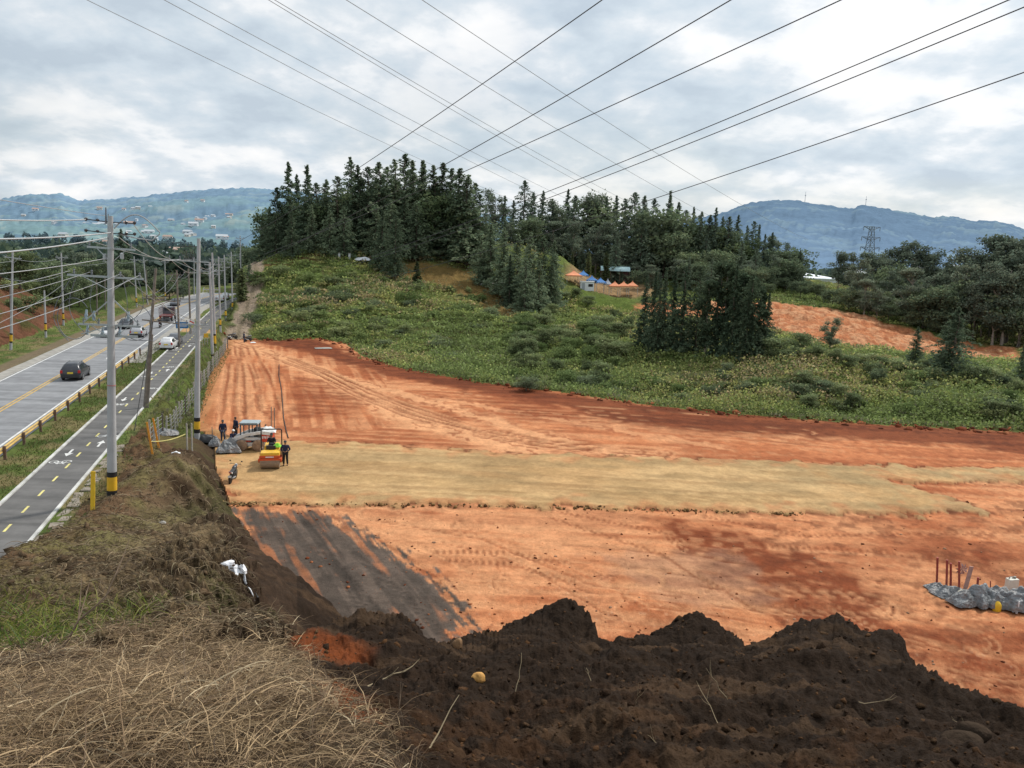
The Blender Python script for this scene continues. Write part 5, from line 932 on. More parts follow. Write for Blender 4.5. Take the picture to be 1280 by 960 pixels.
def plain():
    x, y = np.meshgrid(np.linspace(-7000, 7000, 120), np.concatenate([np.linspace(-400, 900, 60), np.linspace(950, 9000, 60)]), indexing='xy'); r = np.hypot(x, y)
    z = np.where(r < 430, -14., -5.)+(fbm(x/120, y/120, 4, 91)-.5)*6*(r > 430); n = fbm(x/160, y/160, 4, 92); k = np.clip(r/3500, .1, .8)[..., None]
    c = np.where((n > .52)[..., None], lin(120, 150, 90)*.7, lin(66, 92, 62)*.7)*(1-k)+lin(140, 166, 188)*.7*k; idx = np.arange(x.size).reshape(x.shape)  # plain colour painted towards haze blue with distance
    Q = np.stack([idx[:-1, :-1], idx[:-1, 1:], idx[1:, 1:], idx[1:, :-1]], -1).reshape(-1, 4); o = link('terrain', np_mesh('terrain', np.stack([x, y, z], -1).reshape(-1, 3), Q, c.reshape(-1, 3)), M['hill'], smooth=True); o['kind'] = 'structure'
plain()
def woods():
    rng = np.random.default_rng(44); cen = []; col = []; sz = []
    for px0, px1, d0, d1, n in ((-60, 340, 300, 1150, 900), (960, 1330, 340, 900, 620), (340, 980, 320, 420, 160)):
        for i in range(n):
            d = d0*(d1/d0)**rng.random(); px = rng.uniform(px0, px1); q = D(px, 320, d); g = -3 if d < 1000 else 8; h = rng.uniform(9, 19); r = rng.uniform(4, 8); k = 70
            dd = rng.normal(size=(k, 3)); dd /= np.linalg.norm(dd, axis=1)[:, None]; p = dd*np.array([r, r, h*.5])*(.55+.45*rng.random((k, 1)))+np.array([q[0], q[1], g+h*.5]); cen.append(p)
            hf = np.clip((d-200)/1400, .12, .62); base = np.array([(.05, .075, .04), (.07, .09, .045), (.035, .055, .038)])[rng.integers(0, 3)]*1.5  # distance haze painted into the crown colours
            col.append((base*(1-hf)+lin(132, 160, 178)*.6*hf)[None]*(.6+.5*np.clip(dd[:, 2:]+.3, 0, 1)+.3*rng.random((k, 1))))
    cen = np.concatenate(cen); V, Q = leaf_quads(cen, 3.4, rng); o = link('distant_woods', np_mesh('distant_woods', V, Q, np.repeat(np.concatenate(col), 4, 0)), M['leafb']); o['kind'] = 'stuff'
woods()
HC = [mat('hazy_white_wall', (.62, .64, .66), .9), mat('hazy_cream_wall', (.6, .56, .5), .9), mat('hazy_terracotta_roof', (.42, .3, .25), .9), mat('hazy_grey_roof', (.5, .53, .56), .9), mat('hazy_window', (.2, .23, .26), .5)]  # air haze painted into the wall, roof and window colours
def house(loc, w, dp, h, rz, wm, rm, label, group=None, win=2):
    t = empty('house', loc, rz, label, 'house', group); MB().box((0, 0, h/2-1), (w, dp, h+2)).build('wall', wm, t)
    rh = w*.18; mb = MB(); o_ = .5; mb.add([(-w/2-o_, -dp/2-o_, h-.1), (w/2+o_, -dp/2-o_, h-.1), (w/2+o_, dp/2+o_, h-.1), (-w/2-o_, dp/2+o_, h-.1), (-w/2-o_, 0, h+rh), (w/2+o_, 0, h+rh)], [(0, 1, 5, 4), (2, 3, 4, 5), (0, 4, 3), (1, 2, 5), (3, 2, 1, 0)]); mb.build('roof', rm, t)
    for i in range(win): MB().box((-w/2+w*(i+.5)/win, -dp/2-.02, h*.55), (w*.16, .12, h*.35)).build('window', HC[4], t)
    return t
rn = random.Random(12)
for i in range(58):
    px = rn.choice((rn.uniform(5, 330), rn.uniform(100, 300))); t = rn.uniform(.05, .72)**1.2; q = hill_left(px, t); k = rn.choice((1, 1, 1.5, 2.2))
    house(q, rn.uniform(6, 11)*k, rn.uniform(7, 10), rn.uniform(3.5, 6), rn.uniform(-.5, .5), HC[rn.choice((0, 0, 1))], HC[rn.choice((2, 3, 3))], 'small pale house scattered on the hazy hillside beyond the road', 'houses scattered on the far hillside')
for i in range(8):
    px = rn.uniform(1130, 1300); q = hill_right(px, rn.uniform(.02, .16)); house(q, rn.uniform(14, 26), 12, rn.uniform(5, 8), rn.uniform(-.4, .4), HC[rn.choice((0, 1))], HC[rn.choice((2, 3))], 'tiny pale building at the foot of the hazy blue hills', 'buildings below the blue hills')
q = D(216, 330, 430); house((q[0], q[1], 2), 9, 8, 8, .3, HC[0], HC[3], 'white two-storey house above the road, among trees', None); q = D(207, 336, 400); house((q[0], q[1], 3), 13, 9, 4, -.2, HC[0], HC[0], 'low shed with a bright white roof left of the two-storey house')
q = D(222, 324, 520); house((q[0], q[1], 3), 9, 8, 9, .3, HC[0], HC[2], 'white house with red roof behind the two-storey one')
# white warehouse and tall white plant behind the right hand trees
def warehouse(px0, px1, pyt, pyb, d, depth, label, rm):
    a = D(px0, pyb, d); b = D(px1, pyb, d); top = D((px0+px1)/2, pyt, d)[2]; w = b[0]-a[0]; z0 = -6; h = top-z0; t = empty('warehouse', ((a[0]+b[0])/2, d+depth/2, z0), 0, label, 'warehouse')
    mb = MB(); mb.box((0, 0, (h-3)/2), (w, depth, h-3)); mb.build('wall', HC[0], t); mb = MB(); mb.add([(-w/2-.6, -depth/2-.6, h-3), (w/2+.6, -depth/2-.6, h-3), (w/2+.6, depth/2+.6, h-1.2), (-w/2-.6, depth/2+.6, h-.2), (-w/2-.6, -depth/2-.6, h-3.4), (w/2+.6, -depth/2-.6, h-3.4), (w/2+.6, depth/2+.6, h-3.4), (-w/2-.6, depth/2+.6, h-3.4)], [(0, 1, 2, 3), (7, 6, 5, 4), (0, 4, 5, 1), (1, 5, 6, 2), (2, 6, 7, 3), (3, 7, 4, 0)]); mb.build('roof', rm, t)
    for i in range(3): MB().box((-w*.3+w*.3*i, -depth/2-.03, 2.5), (w*.14, .12, 4)).build('door', HC[3], t)
M['whiteroof'] = mat('white_sheet_roof', (.78, .82, .86), .5, var=.05)
warehouse(1010, 1046, 339, 362, 330, 40, 'long white-roofed warehouse beyond the trees, left of the pylon', M['whiteroof']); warehouse(1070, 1082, 333, 372, 345, 14, 'tall narrow white building between the umbrella trees under the pylon', M['whiteroof'])
# lattice pylon
def pylon(px, pyt, pyb, d, label):
    b = D(px, pyb, d); top = D(px, pyt, d)[2]; z0 = -6; h = top-z0; t = empty('transmission_tower', (b[0], d, z0), .35, label, 'pylon'); m = mat('hazy_galvanised_lattice', (.20, .235, .27), .7, .2)  # bluish haze painted into the lattice colour
    W = lambda z: 3.6*(1-z/h)**1.1+.9; lv = [h*k for k in (0, .16, .3, .42, .52, .61, .69, .76, .83, .9, 1)]
    mb = MB(); c = lambda i, z: ((1, 1, -1, -1)[i]*W(z), (1, -1, -1, 1)[i]*W(z), z)
    for i in range(4):
        for a, e in zip(lv[:-1], lv[1:]): mb.bar(c(i, a), c(i, e), .34); mb.bar(c(i, a), c((i+1) % 4, e), .17); mb.bar(c((i+1) % 4, a), c(i, e), .17); mb.bar(c(i, e), c((i+1) % 4, e), .15)
    mb.build('lattice_mast', m, t)
    for k, hw in ((1.0, 6.2), (.87, 7.0), (.74, 7.2)):
        z = h*k-.3; mb = MB()
        for s in (-1, 1):
            for yy in (-.8, .8): mb.bar((s*W(z)*.6, yy, z), (s*hw, 0, z+.2), .24); mb.bar((s*W(z)*.6, yy, z-1.7), (s*hw, 0, z+.2), .2)
            mb.bar((s*hw*.55, 0, z), (s*hw*.55, 0, z-1.), .14)
        a = mb.build('crossarm', m, t)
        for s in (-1, 1): mb = MB(); mb.cyl((s*hw, 0, z+.1), (s*hw, 0, z-2.2), .2, n=8); mb.build('insulator', m, a)
pylon(1083, 283, 350, 470, 'tall grey lattice transmission tower rising above the umbrella trees at the right')
for px, t, h, lab in ((1004, 1., 46, 'thin radio mast on the summit of the blue hills, left one'), (1082, .99, 40, 'thin radio mast on the blue ridge above the pylon')):
    q = hill_right(px, t); e = empty('radio_mast', q, 0, lab, 'radio mast'); m = M['cabg']; MB().cyl((0, 0, -10), (0, 0, h), 1.3, .6, 8).build('mast', m, e); MB().cyl((0, 0, h*.6), (0, 0, h*.66), 3, 3, 10).build('antenna_ring', m, e)
# ------------------------------------------------------------------ event tents on the terrace
def canopy(px, py, d, w, h, m, label, group, peak=1.0, dp=None):
    q = D(px, py, d); g = hz(q[0], q[1]); dp = dp or w; t = empty('canopy_tent', (q[0], q[1], g), random.uniform(-.12, .12), label, 'canopy tent', group)
    n = 8; mb = MB(); rings = []
    for k in range(5):
        f = k/4; r = (1-f)**1.6; z = h+peak*f; rings.append([(sx*w/2*max(r, .02), sy*dp/2*max(r, .02), z) for sx, sy in ((-1, -1), (0, -1), (1, -1), (1, 0), (1, 1), (0, 1), (-1, 1), (-1, 0))])
    mb.loft(rings, True); roof = mb.build('canopy', m, t)
    mb = MB(); mb.box((0, -dp/2, h-.14), (w, .03, .3)).box((0, dp/2, h-.14), (w, .03, .3)).box((-w/2, 0, h-.14), (.03, dp, .3)).box((w/2, 0, h-.14), (.03, dp, .3)); mb.build('valance', m, roof)
    for sx in (-1, 1):
        for sy in (-1, 1): MB().box((sx*(w/2-.05), sy*(dp/2-.05), h/2-.2), (.06, .06, h+.4)).build('leg', M['steel'], t)
    return t, roof
M['blue'] = mat('blue_tent_fabric', (.05, .19, .46), .7, var=.15, scale=.8); M['peach'] = mat('faded_orange_tent_fabric', (.72, .27, .13), .7, var=.12, scale=.8); M['white'] = mat('white_sheet', (.72, .74, .76), .6, var=.08); M['greyt'] = mat('grey_tent_fabric', (.36, .39, .42), .7)
for px, lab in ((728, 'blue pop-up canopy tent, leftmost of three'), (739, 'blue pop-up canopy tent, middle of three'), (750, 'blue pop-up canopy tent, rightmost of three')):
    t, rf = canopy(px, 364, 210, 2.9, 3.3, M['blue'], lab, None, 1.3)
    mb = MB(); rn = random.Random(px)
    for k in range(4): x = -.9+.45*k; mb.bar((x, -1.472, 3.10), (x+.3, -1.472, 3.22+.05*(k % 2)), .02, .1)
    mb.build('white_lettering', M['white'], rf)
for px, lab in ((768, 'faded orange peaked tent, left of the row of three'), (779, 'faded orange peaked tent, middle of the row of three'), (790, 'faded orange peaked tent, right of the row of three')): canopy(px, 365, 209, 3.0, 2.6, M['peach'], lab, None, 1.3)
canopy(716, 367, 206, 4.0, 2.4, M['peach'], 'faded orange tent standing alone left of the blue canopies', None, 1.4); canopy(759, 366, 212, 2.2, 2.6, M['greyt'], 'grey peaked tent between the blue and orange tents', None, 1.5)
q = D(733, 369, 206); g = hz(q[0], q[1]); t = empty('booth', (q[0], q[1], g), 0, 'low white booth in front of the blue canopy tents', 'booth'); MB().box((0, 0, 1.1), (3.6, 2, 2.4)).build('wall', M['white'], t, bevel=.03); MB().box((0, 0, 2.36), (3.9, 2.3, .1)).build('roof', M['white'], t); MB().box((.9, -1.02, 1.4), (1.2, .06, .7)).build('window', M['blk'], t); MB().box((-1., -1.02, 1.0), (.8, .06, 1.9)).build('door', M['greyt'], t)
q = D(768, 350, 226); g = hz(q[0], q[1]); t = empty('shelter', (q[0], q[1], g), -.06, 'long open shelter with pale teal curved roof behind the tents', 'shelter'); mb = MB(); rings = []
for x in (-4.2, 4.2): rings.append([(x, -2.6*math.cos(a), 3.2+1.3*math.sin(a)) for a in np.linspace(0, math.pi, 9)]+[(x, 2.4*math.cos(a)*-1, 3.1+1.2*math.sin(a)) for a in np.linspace(math.pi, 0, 9)])
mb.loft(rings).build('roof', mat('pale_teal_roof_sheet', (.42, .60, .62), .5), t, smooth=True)
for x in (-4, -1.3, 1.3, 4):
    for y in (-2.4, 2.4): MB().box((x, y, 1.5), (.12, .12, 3.4)).build('post', M['rust'], t)
MB().box((0, 2.2, 1.6), (8, .1, 2.6)).build('back_wall', mat('dark_red_wall', (.12, .05, .045)), t)
def sheet(name, loc, w, dp, m, seed, hgt, label, cat, rz=0, folds=.12, nx=26):
    x, y = np.meshgrid(np.linspace(-1, 1, nx), np.linspace(-1, 1, nx)); z = hgt*np.clip(1-np.maximum(np.abs(x), np.abs(y))**2.2*.95, 0, 1)**.7*(.5+.95*fbm(x*1.5, y*1.5, 2, seed))+folds*(1-np.abs(2*fbm(x*1.9+y*.8, y*1.6-x*.5, 2, seed+3)-1)*1.6)*np.clip(1.1-np.maximum(np.abs(x), np.abs(y)), .12, 1)+.02
    edge = 1+.22*(fbm(x*2, y*2, 2, seed+6)-.5); V = np.stack([x*w/2*edge, y*dp/2*edge, z], -1).reshape(-1, 3); idx = np.arange(x.size).reshape(x.shape); Q = np.stack([idx[:-1, :-1], idx[:-1, 1:], idx[1:, 1:], idx[1:, :-1]], -1).reshape(-1, 4)
    o = link(name, np_mesh(name, V, Q), m, smooth=True); o.location = loc; o.rotation_euler = (0, 0, rz); return tag(o, label, cat)
sheet('tarpaulin', G(610, 370, 182), 4.2, 3., M['white'], 4, .5, 'white plastic sheet lying at the lower corner of the brown lawn', 'tarpaulin', .2)
def lean_to(px, py, d, label):
    q = G(px, py, d); t = empty('shed', q, .2, label, 'shed'); MB().box((0, 0, .9), (4, 2.4, 1.9)).build('wall', M['wood'], t); MB().box((0, 0, 2.05), (4.6, 3.2, .12), (.25, 0, 0)).build('roof', mat('patched_pale_roof', (.5, .48, .45), .8, var=.4, scale=1), t); MB().box((.4, -1.22, .8), (.9, .06, 1.5)).build('door', M['blk'], t)
lean_to(624, 364, 180, 'small shack with pale patched roof beside the white sheet, under the dark conifers')
for i, px in enumerate((424, 437)):
    q = G(px, 323, 186); e = empty('gate_post', q, 0, 'small white gate post at the top of the scrub slope, '+('left one' if i == 0 else 'right one'), 'gate post'); MB().box((0, 0, .6), (.5, .5, 1.6)).build('pillar', M['white'], e, bevel=.03); MB().box((0, 0, 1.45), (.65, .65, .14), None, .7).build('cap', M['conc'], e)
q = G(453, 324, 186); sheet('tarpaulin', q, 4, 2, M['white'], 9, .9, 'pale cover lying at the edge of the crest wood, right of the gate posts', 'tarpaulin')
# ------------------------------------------------------------------ people
def skin_mesh(name, verts, edges, radii, root=0, sub=1):
    bm = bmesh.new(); ly = bm.verts.layers.skin.verify(); vs = [bm.verts.new(v) for v in verts]
    for i, v in enumerate(vs):
        r = radii[i]; v[ly].radius = r if isinstance(r, tuple) else (r, r); v[ly].use_root = (i == root)
    for a, b in edges: bm.edges.new((vs[a], vs[b]))
    me = bpy.data.meshes.new('tmp'); bm.to_mesh(me); bm.free(); o = bpy.data.objects.new('tmp', me); C.objects.link(o)
    o.modifiers.new('s', 'SKIN').use_smooth_shade = True; s = o.modifiers.new('u', 'SUBSURF'); s.levels = sub; s.render_levels = sub
    dg = bpy.context.evaluated_depsgraph_get(); out = bpy.data.meshes.new_from_object(o.evaluated_get(dg)); out.name = name; bpy.data.objects.remove(o); bpy.data.meshes.remove(me); return out
M['skin'] = mat('brown_skin', (.32, .17, .10), .6, var=.08); M['hair'] = mat('black_hair', (.02, .016, .014), .7); M['navy'] = mat('navy_work_cloth', (.018, .026, .06), .9, var=.25, bump=.3, bscale=60); M['dktr'] = mat('black_trouser_cloth', (.02, .021, .026), .9, var=.25); M['boot'] = mat('dusty_black_boot', (.035, .028, .024), .8); M['gryshirt'] = mat('grey_shirt_cloth', (.3, .32, .36), .9); M['hivis'] = mat('lime_high_visibility_cloth', (.24, .62, .05), .8); M['jean'] = mat('dark_blue_denim', (.03, .045, .09), .9, var=.25); M['hatm'] = mat('dark_cap_cloth', (.05, .05, .055), .9); M['whitehat'] = mat('white_helmet_plastic', (.75, .75, .72), .4)
def person(loc, rz, label, pose='stand', shirt='navy', trouser='dktr', hat='hatm', h=1.70, group=None, extra=None, arm=0.):
    k = h/1.70; t = empty('person', loc, rz, label, 'person', group); t.scale = (k, k, k)
    # faces -Y; joints
    J = {}
    if pose == 'sit': hip = Vector((0, 0, .5)); kn = lambda s: Vector((s*.12, -.42, .5)); an = lambda s: Vector((s*.12, -.42, .08))
    elif pose == 'crouch': hip = Vector((0, .08, .36)); kn = lambda s: Vector((s*.16, -.28, .50)); an = lambda s: Vector((s*.14, -.06, .08))
    elif pose == 'ride': hip = Vector((0, .1, .78)); kn = lambda s: Vector((s*.2, -.26, .62)); an = lambda s: Vector((s*.17, .02, .28))
    else: hip = Vector((0, 0, .92)); kn = lambda s: Vector((s*.105, -.015, .50)); an = lambda s: Vector((s*.125, .02, .08))
    fw = -.0 if pose == 'stand' else -.10 if pose == 'sit' else -.22
    ch = hip+Vector((0, fw*.6, .30)); nk = hip+Vector((0, fw, .53)); hd = nk+Vector((0, -.03+fw*.2, .14))
    V = [hip, hip+Vector((0, fw*.3, .15)), ch, nk, nk+Vector((0, -.01, .07)), hd, hd+Vector((0, .0, .10))]; R = [(.155, .105), (.14, .10), (.165, .115), (.065, .06), (.055, .055), (.078, .09), (.06, .07)]; E = [(0, 1), (1, 2), (2, 3), (3, 4), (4, 5), (5, 6)]
    arms = {}; legs = {}
    for s in (-1, 1):
        sh = nk+Vector((s*.19, 0, -.06))
        if pose == 'stand': el = sh+Vector((s*(.06+.05*arm), .03, -.28)); wr = el+(Vector((-s*.02, -.09, -.24)) if not arm else Vector((-s*.16, -.16, -.06)))
        elif pose == 'ride' or pose == 'sit': el = sh+Vector((s*.07, -.10, -.24)); wr = el+Vector((-s*.02, -.24, .02))
        else: el = sh+Vector((s*.06, -.16, -.2)); wr = el+Vector((-s*.08, -.2, -.05))
        hn = wr+(wr-el).normalized()*.08; b = len(V); V += [sh, el, wr, hn]; R += [.062, .045, .03, (.038, .022)]; E += [(2, b), (b, b+1), (b+1, b+2), (b+2, b+3)]; arms[s] = (sh, el, wr, hn)
        d = (hn-wr).normalized(); side = Vector((0, 1, 0)) if abs(d.y) < .8 else Vector((1, 0, 0))
        for f, (o_, ln) in enumerate(((-.03, .065), (-.01, .08), (.01, .075), (.028, .06))):
            c = len(V); V += [hn+side*o_+d*.03, hn+side*o_+d*(.03+ln*.55), hn+side*o_+d*(.03+ln)+Vector((0, -.012, 0))]; R += [.010, .009, .007]; E += [(b+3, c), (c, c+1), (c+1, c+2)]
        c = len(V); V += [wr+d*.03-side*.035, wr+d*.075-side*.055]; R += [.011, .009]; E += [(b+2, c), (c, c+1)]
        hp = hip+Vector((s*.095, 0, -.04)); b = len(V); kk, aa = kn(s), an(s); V += [hp, kk, aa, aa+Vector((0, -.13, -.045))]; R += [.092, .062, .042, (.045, .032)]; E += [(0, b), (b, b+1), (b+1, b+2), (b+2, b+3)]; legs[s] = (hp, kk, aa, aa+Vector((0, -.13, -.045)))
    c = len(V); V += [hd+Vector((0, -.095, .0))]; R += [.014]; E += [(5, c)]       # nose
    for s in (-1, 1): c = len(V); V += [hd+Vector((s*.088, .01, .005))]; R += [.016]; E += [(5, c)]   # ears
    body = link('body', skin_mesh('body', V, E, R, 0, 1), M['skin'], t, True)
    for s in (-1, 1): MB().lump(hd+Vector((s*.032, -.082, .03)), .012, 1, 1, 0).build('eye', M['hair'], body)
    MB().box(hd+Vector((0, -.083, -.045)), (.05, .012, .012)).build('mouth', mat('lips', (.22, .08, .06)) if 'lips' not in bpy.data.materials else bpy.data.materials['lips'], body)
    # jacket
    V2 = [hip+Vector((0, 0, -.03)), hip+Vector((0, fw*.3, .15)), ch, nk+Vector((0, 0, -.02))]; R2 = [(.185, .135), (.172, .13), (.195, .145), (.095, .085)]; E2 = [(0, 1), (1, 2), (2, 3)]
    for s in (-1, 1): a = arms[s]; b = len(V2); V2 += [a[0], a[1], a[2]]; R2 += [.085, .066, .05]; E2 += [(2, b), (b, b+1), (b+1, b+2)]
    link('jacket', skin_mesh('jacket', V2, E2, R2), M[shirt], t, True)
    V3 = [hip+Vector((0, 0, .02))]; R3 = [(.17, .125)]; E3 = []
    for s in (-1, 1): a = legs[s]; b = len(V3); V3 += [a[0], a[1], a[2]]; R3 += [.112, .085, .065]; E3 += [(0, b), (b, b+1), (b+1, b+2)]
    link('trousers', skin_mesh('trousers', V3, E3, R3), M[trouser], t, True)
    for s in (-1, 1): a = legs[s][2]; link('boot', skin_mesh('boot', [a+Vector((0, .03, .02)), a+Vector((0, .02, -.035)), a+Vector((0, -.14, -.04))], [(0, 1), (1, 2)], [.055, (.055, .045), (.05, .038)]), M['boot'], t, True)
    if hat: mb = MB(); mb.lathe(hd+Vector((0, 0, .06)), [(.098, 0), (.104, .02), (.09, .075), (.05, .105), (.01, .112)], 14); mb.box(hd+Vector((0, -.12, .068)), (.13, .11, .016), (.15, 0, 0)); mb.build('hat', M[hat], t, smooth=True)
    else: mb = MB(); mb.lathe(hd+Vector((0, .012, .03)), [(.086, -.03), (.094, .02), (.085, .075), (.05, .105), (.01, .112)], 14); mb.build('hair', M['hair'], t, smooth=True)
    if extra == 'vest': link('vest', skin_mesh('vest', V2[:4], [(0, 1), (1, 2), (2, 3)], [(a*1.06, b*1.08) for a, b in R2[:4]]), M['hivis'], t, True)
    return t
# ------------------------------------------------------------------ vehicles
M['glass'] = mat('tinted_window_glass', (.03, .037, .045), .12, var=.1, spec=.7); M['tyre'] = mat('black_tyre_rubber', (.022, .022, .022), .85, var=.2, dirt=.3, dirtcol=(.12, .09, .07)); M['rim'] = mat('alloy_rim', (.4, .41, .42), .35, .7); M['redl'] = mat('red_lamp_lens', (.45, .02, .02), .3); M['plate'] = mat('yellow_number_plate', (.7, .52, .05), .5); M['trim'] = mat('black_plastic_trim', (.03, .03, .032), .6); M['headl'] = mat('clear_lamp_lens', (.6, .62, .65), .15)
for n, c, r in (('cardark', (.035, .04, .05), .3), ('carwhite', (.68, .69, .70), .3), ('carsilver', (.42, .43, .45), .3), ('carred', (.13, .03, .03), .5), ('cargrey', (.12, .13, .15), .3)): M[n] = mat('glossy_paint_'+n[3:], c, r, .15, var=.04, spec=.6, dirt=.12, dirtcol=(.2, .16, .12))
SUV = [(-2.30, .45, .80, .86, .80, .84, .78), (-2.22, .30, 1.00, 1.07, .86, .90, .80), (-1.98, .25, 1.05, 1.42, .88, .92, .68), (-1.72, .22, 1.05, 1.63, .89, .92, .64), (-.6, .2, 1.02, 1.68, .9, .93, .65), (.3, .2, 1.0, 1.63, .9, .93, .63), (.75, .2, .99, 1.38, .9, .92, .68), (1.2, .2, .98, 1.06, .9, .91, .76), (1.9, .22, .9, .97, .88, .88, .72), (2.2, .3, .78, .86, .82, .84, .66), (2.32, .42, .66, .72, .7, .76, .6)]
def car(loc, rz, paint, label, sx=1., sy=1., sz=1., rails=True, group=None, name='car', cat='car', low=0.):
    st = [(x*sx, a*sz, b*sz-low*.5, c*sz-low, d*sy, e*sy, f*sy) for x, a, b, c, d, e, f in SUV]; t = empty(name, loc, rz, label, cat, group)
    def ring(q):
        x, zb, be, ro, wl, wb, wr = q; h = [(wl*.88, zb), (wl, zb+.14), (wb, .5*(zb+be)+.05), (wb*.985, be), (wr+(wb-wr)*.12, be+(ro-be)*.8), (wr*.86, ro)]; return [(x, y, z) for y, z in h]+[(x, -y, z) for y, z in reversed(h)]
    mb = MB(); mb.loft([ring(q) for q in st]); mb.build('body', M[paint], t, smooth=True)
    def pane(nm, pts): MB().quad(*pts).build(nm, M['glass'], t, fix=False)
    def sd(q, f, s, off=.014): x, zb, be, ro, wl, wb, wr = q; y0, z0 = wb*.985, be; y1, z1 = wr+(wb-wr)*.12, be+(ro-be)*.8; return (x, s*(y0+(y1-y0)*f+off), z0+(z1-z0)*f)
    def mixq(a, b, u): return tuple(i+(j-i)*u for i, j in zip(a, b))
    for s in (-1, 1):
        for a, b in ((mixq(st[2], st[3], .3), mixq(st[3], st[4], .22)), (mixq(st[3], st[4], .30), mixq(st[4], st[5], .05)), (mixq(st[4], st[5], .15), mixq(st[5], st[6], .7))):
            pts = [sd(a, .1, s), sd(b, .1, s), sd(b, .95, s), sd(a, .95, s)]; pane('side_window', pts if s < 0 else pts[::-1])
        MB().lump((st[6][0]-.1, s*(st[6][5]+.12), st[6][2]+.06), .1, 3, 1, 0, (1, 1.2, .8)).build('mirror', M[paint], t, smooth=True)
        MB().box((st[0][0]+.03, s*st[1][5]*.86, .92*sz-low*.4), (.1, .22, .28), None, .9).build('tail_light', M['redl'], t, bevel=.02)
        MB().box((st[-2][0]-.02, s*.62*sy, .72*sz), (.14, .3, .14)).build('headlight', M['headl'], t, bevel=.03)
        for x in (-1.38*sx, 1.42*sx):
            r = .345*sz*.98; mb = MB(); y0 = s*(st[4][4]-.20); y1 = s*(st[4][4]+.025); mb.lathe((x, min(y0, y1), r), [(r*.86, 0), (r, .04), (r, abs(y1-y0)-.04), (r*.88, abs(y1-y0))], 22, 'Y'); w = mb.build('wheel', M['tyre'], t, smooth=True)
            mb = MB(); mb.lathe((x, y1-.005 if s > 0 else y1+.005-.02, r), [(r*.62, 0), (r*.62, .015), (r*.2, .02)], 18, 'Y')
            for k in range(5): a = k*1.2566; mb.bar((x, y1+s*.012, r), (x+math.cos(a)*r*.6, y1+s*.012, r+math.sin(a)*r*.6), .05, .03)
            mb.build('rim', M['rim'], w)
            mb = MB(); mb.lathe((x, s*(st[4][4]+.004)-(.004 if s > 0 else .004), r+.02), [(r*1.16, 0), (r*1.16, .008), (r*.9, .008)], 22, 'Y'); mb.build('wheel_arch', M['trim'], t)
    q0, q1 = st[1], st[3]; zz = lambda q, f: q[2]+(q[3]-q[2])*f
    pane('rear_window', [(st[1][0]-.02, .68*sy, st[1][2]+.03), (st[1][0]-.02, -.68*sy, st[1][2]+.03), (mixq(st[2], st[3], .75)[0]-.02, -.56*sy, mixq(st[2], st[3], .75)[3]-.0), (mixq(st[2], st[3], .75)[0]-.02, .56*sy, mixq(st[2], st[3], .75)[3]-.0)])
    a, b = mixq(st[5], st[6], .15), mixq(st[6], st[7], .95); pane('windscreen', [(b[0]+.02, -.68*sy, b[3]+.03), (b[0]+.02, .68*sy, b[3]+.03), (a[0]+.03, .53*sy, a[3]+.01), (a[0]+.03, -.53*sy, a[3]+.01)])
    MB().box((st[0][0]+.02, 0, .47*sz), (.2, 1.66*sy, .26)).build('bumper', M['trim'] if paint != 'carwhite' else M[paint], t, bevel=.05); MB().box((st[0][0]-.0, 0, .80*sz-low*.3), (.05, .5, .17)).build('number_plate', M['plate'], t)
    if rails:
        for s in (-1, 1): MB().tube([(-1.6*sx, s*.56*sy, st[3][3]-.02), (-1.4*sx, s*.57*sy, st[4][3]+.04), (.0, s*.57*sy, st[4][3]+.05), (.3*sx, s*.56*sy, st[5][3])], .022, 6).build('roof_rail', M['rim'], t)
    return t
FWD = YAW      # heading away from the camera
def on(s, l, dz=.03): q = RC(s, l, 1.5+dz); return q
SUV_P = on(85.5, -19.6); car(SUV_P, FWD, 'cardark', 'dark grey sport utility car driving away in the near lane')
car(on(124, -19.9), FWD, 'carsilver', 'silver-white car driving away, next ahead of the dark one', .97, .97, .92)
car((*on(109.6, -14.0)[:2], 1.52), FWD-.05, 'carwhite', 'white hatchback parked on the verge beside the wooden pole', .93, .92, .9, False); car((*on(115.2, -13.9)[:2], 1.52), FWD+.05, 'cargrey', 'dark grey car parked right in front of the white hatchback', .9, .9, .86, False)
car(on(124, -23.8), FWD+math.pi, 'carwhite', 'white car oncoming in the far lane, behind the near pole', .95, .95, .88, False); car(on(136, -23.7), FWD+math.pi, 'cardark', 'dark car oncoming in the far lane, second behind the near pole', .95, .95, .9)
car(on(206, -15.4), FWD, 'carwhite', 'small white car far off at the bend, left one', .95, .95, .9, False); car(on(214, -15.5), FWD, 'carwhite', 'small white car farthest off at the bend', .95, .95, 1., False); car(on(188, -22.8), FWD+math.pi, 'cargrey', 'grey car oncoming at the far bend', .95, .95, .9, False)
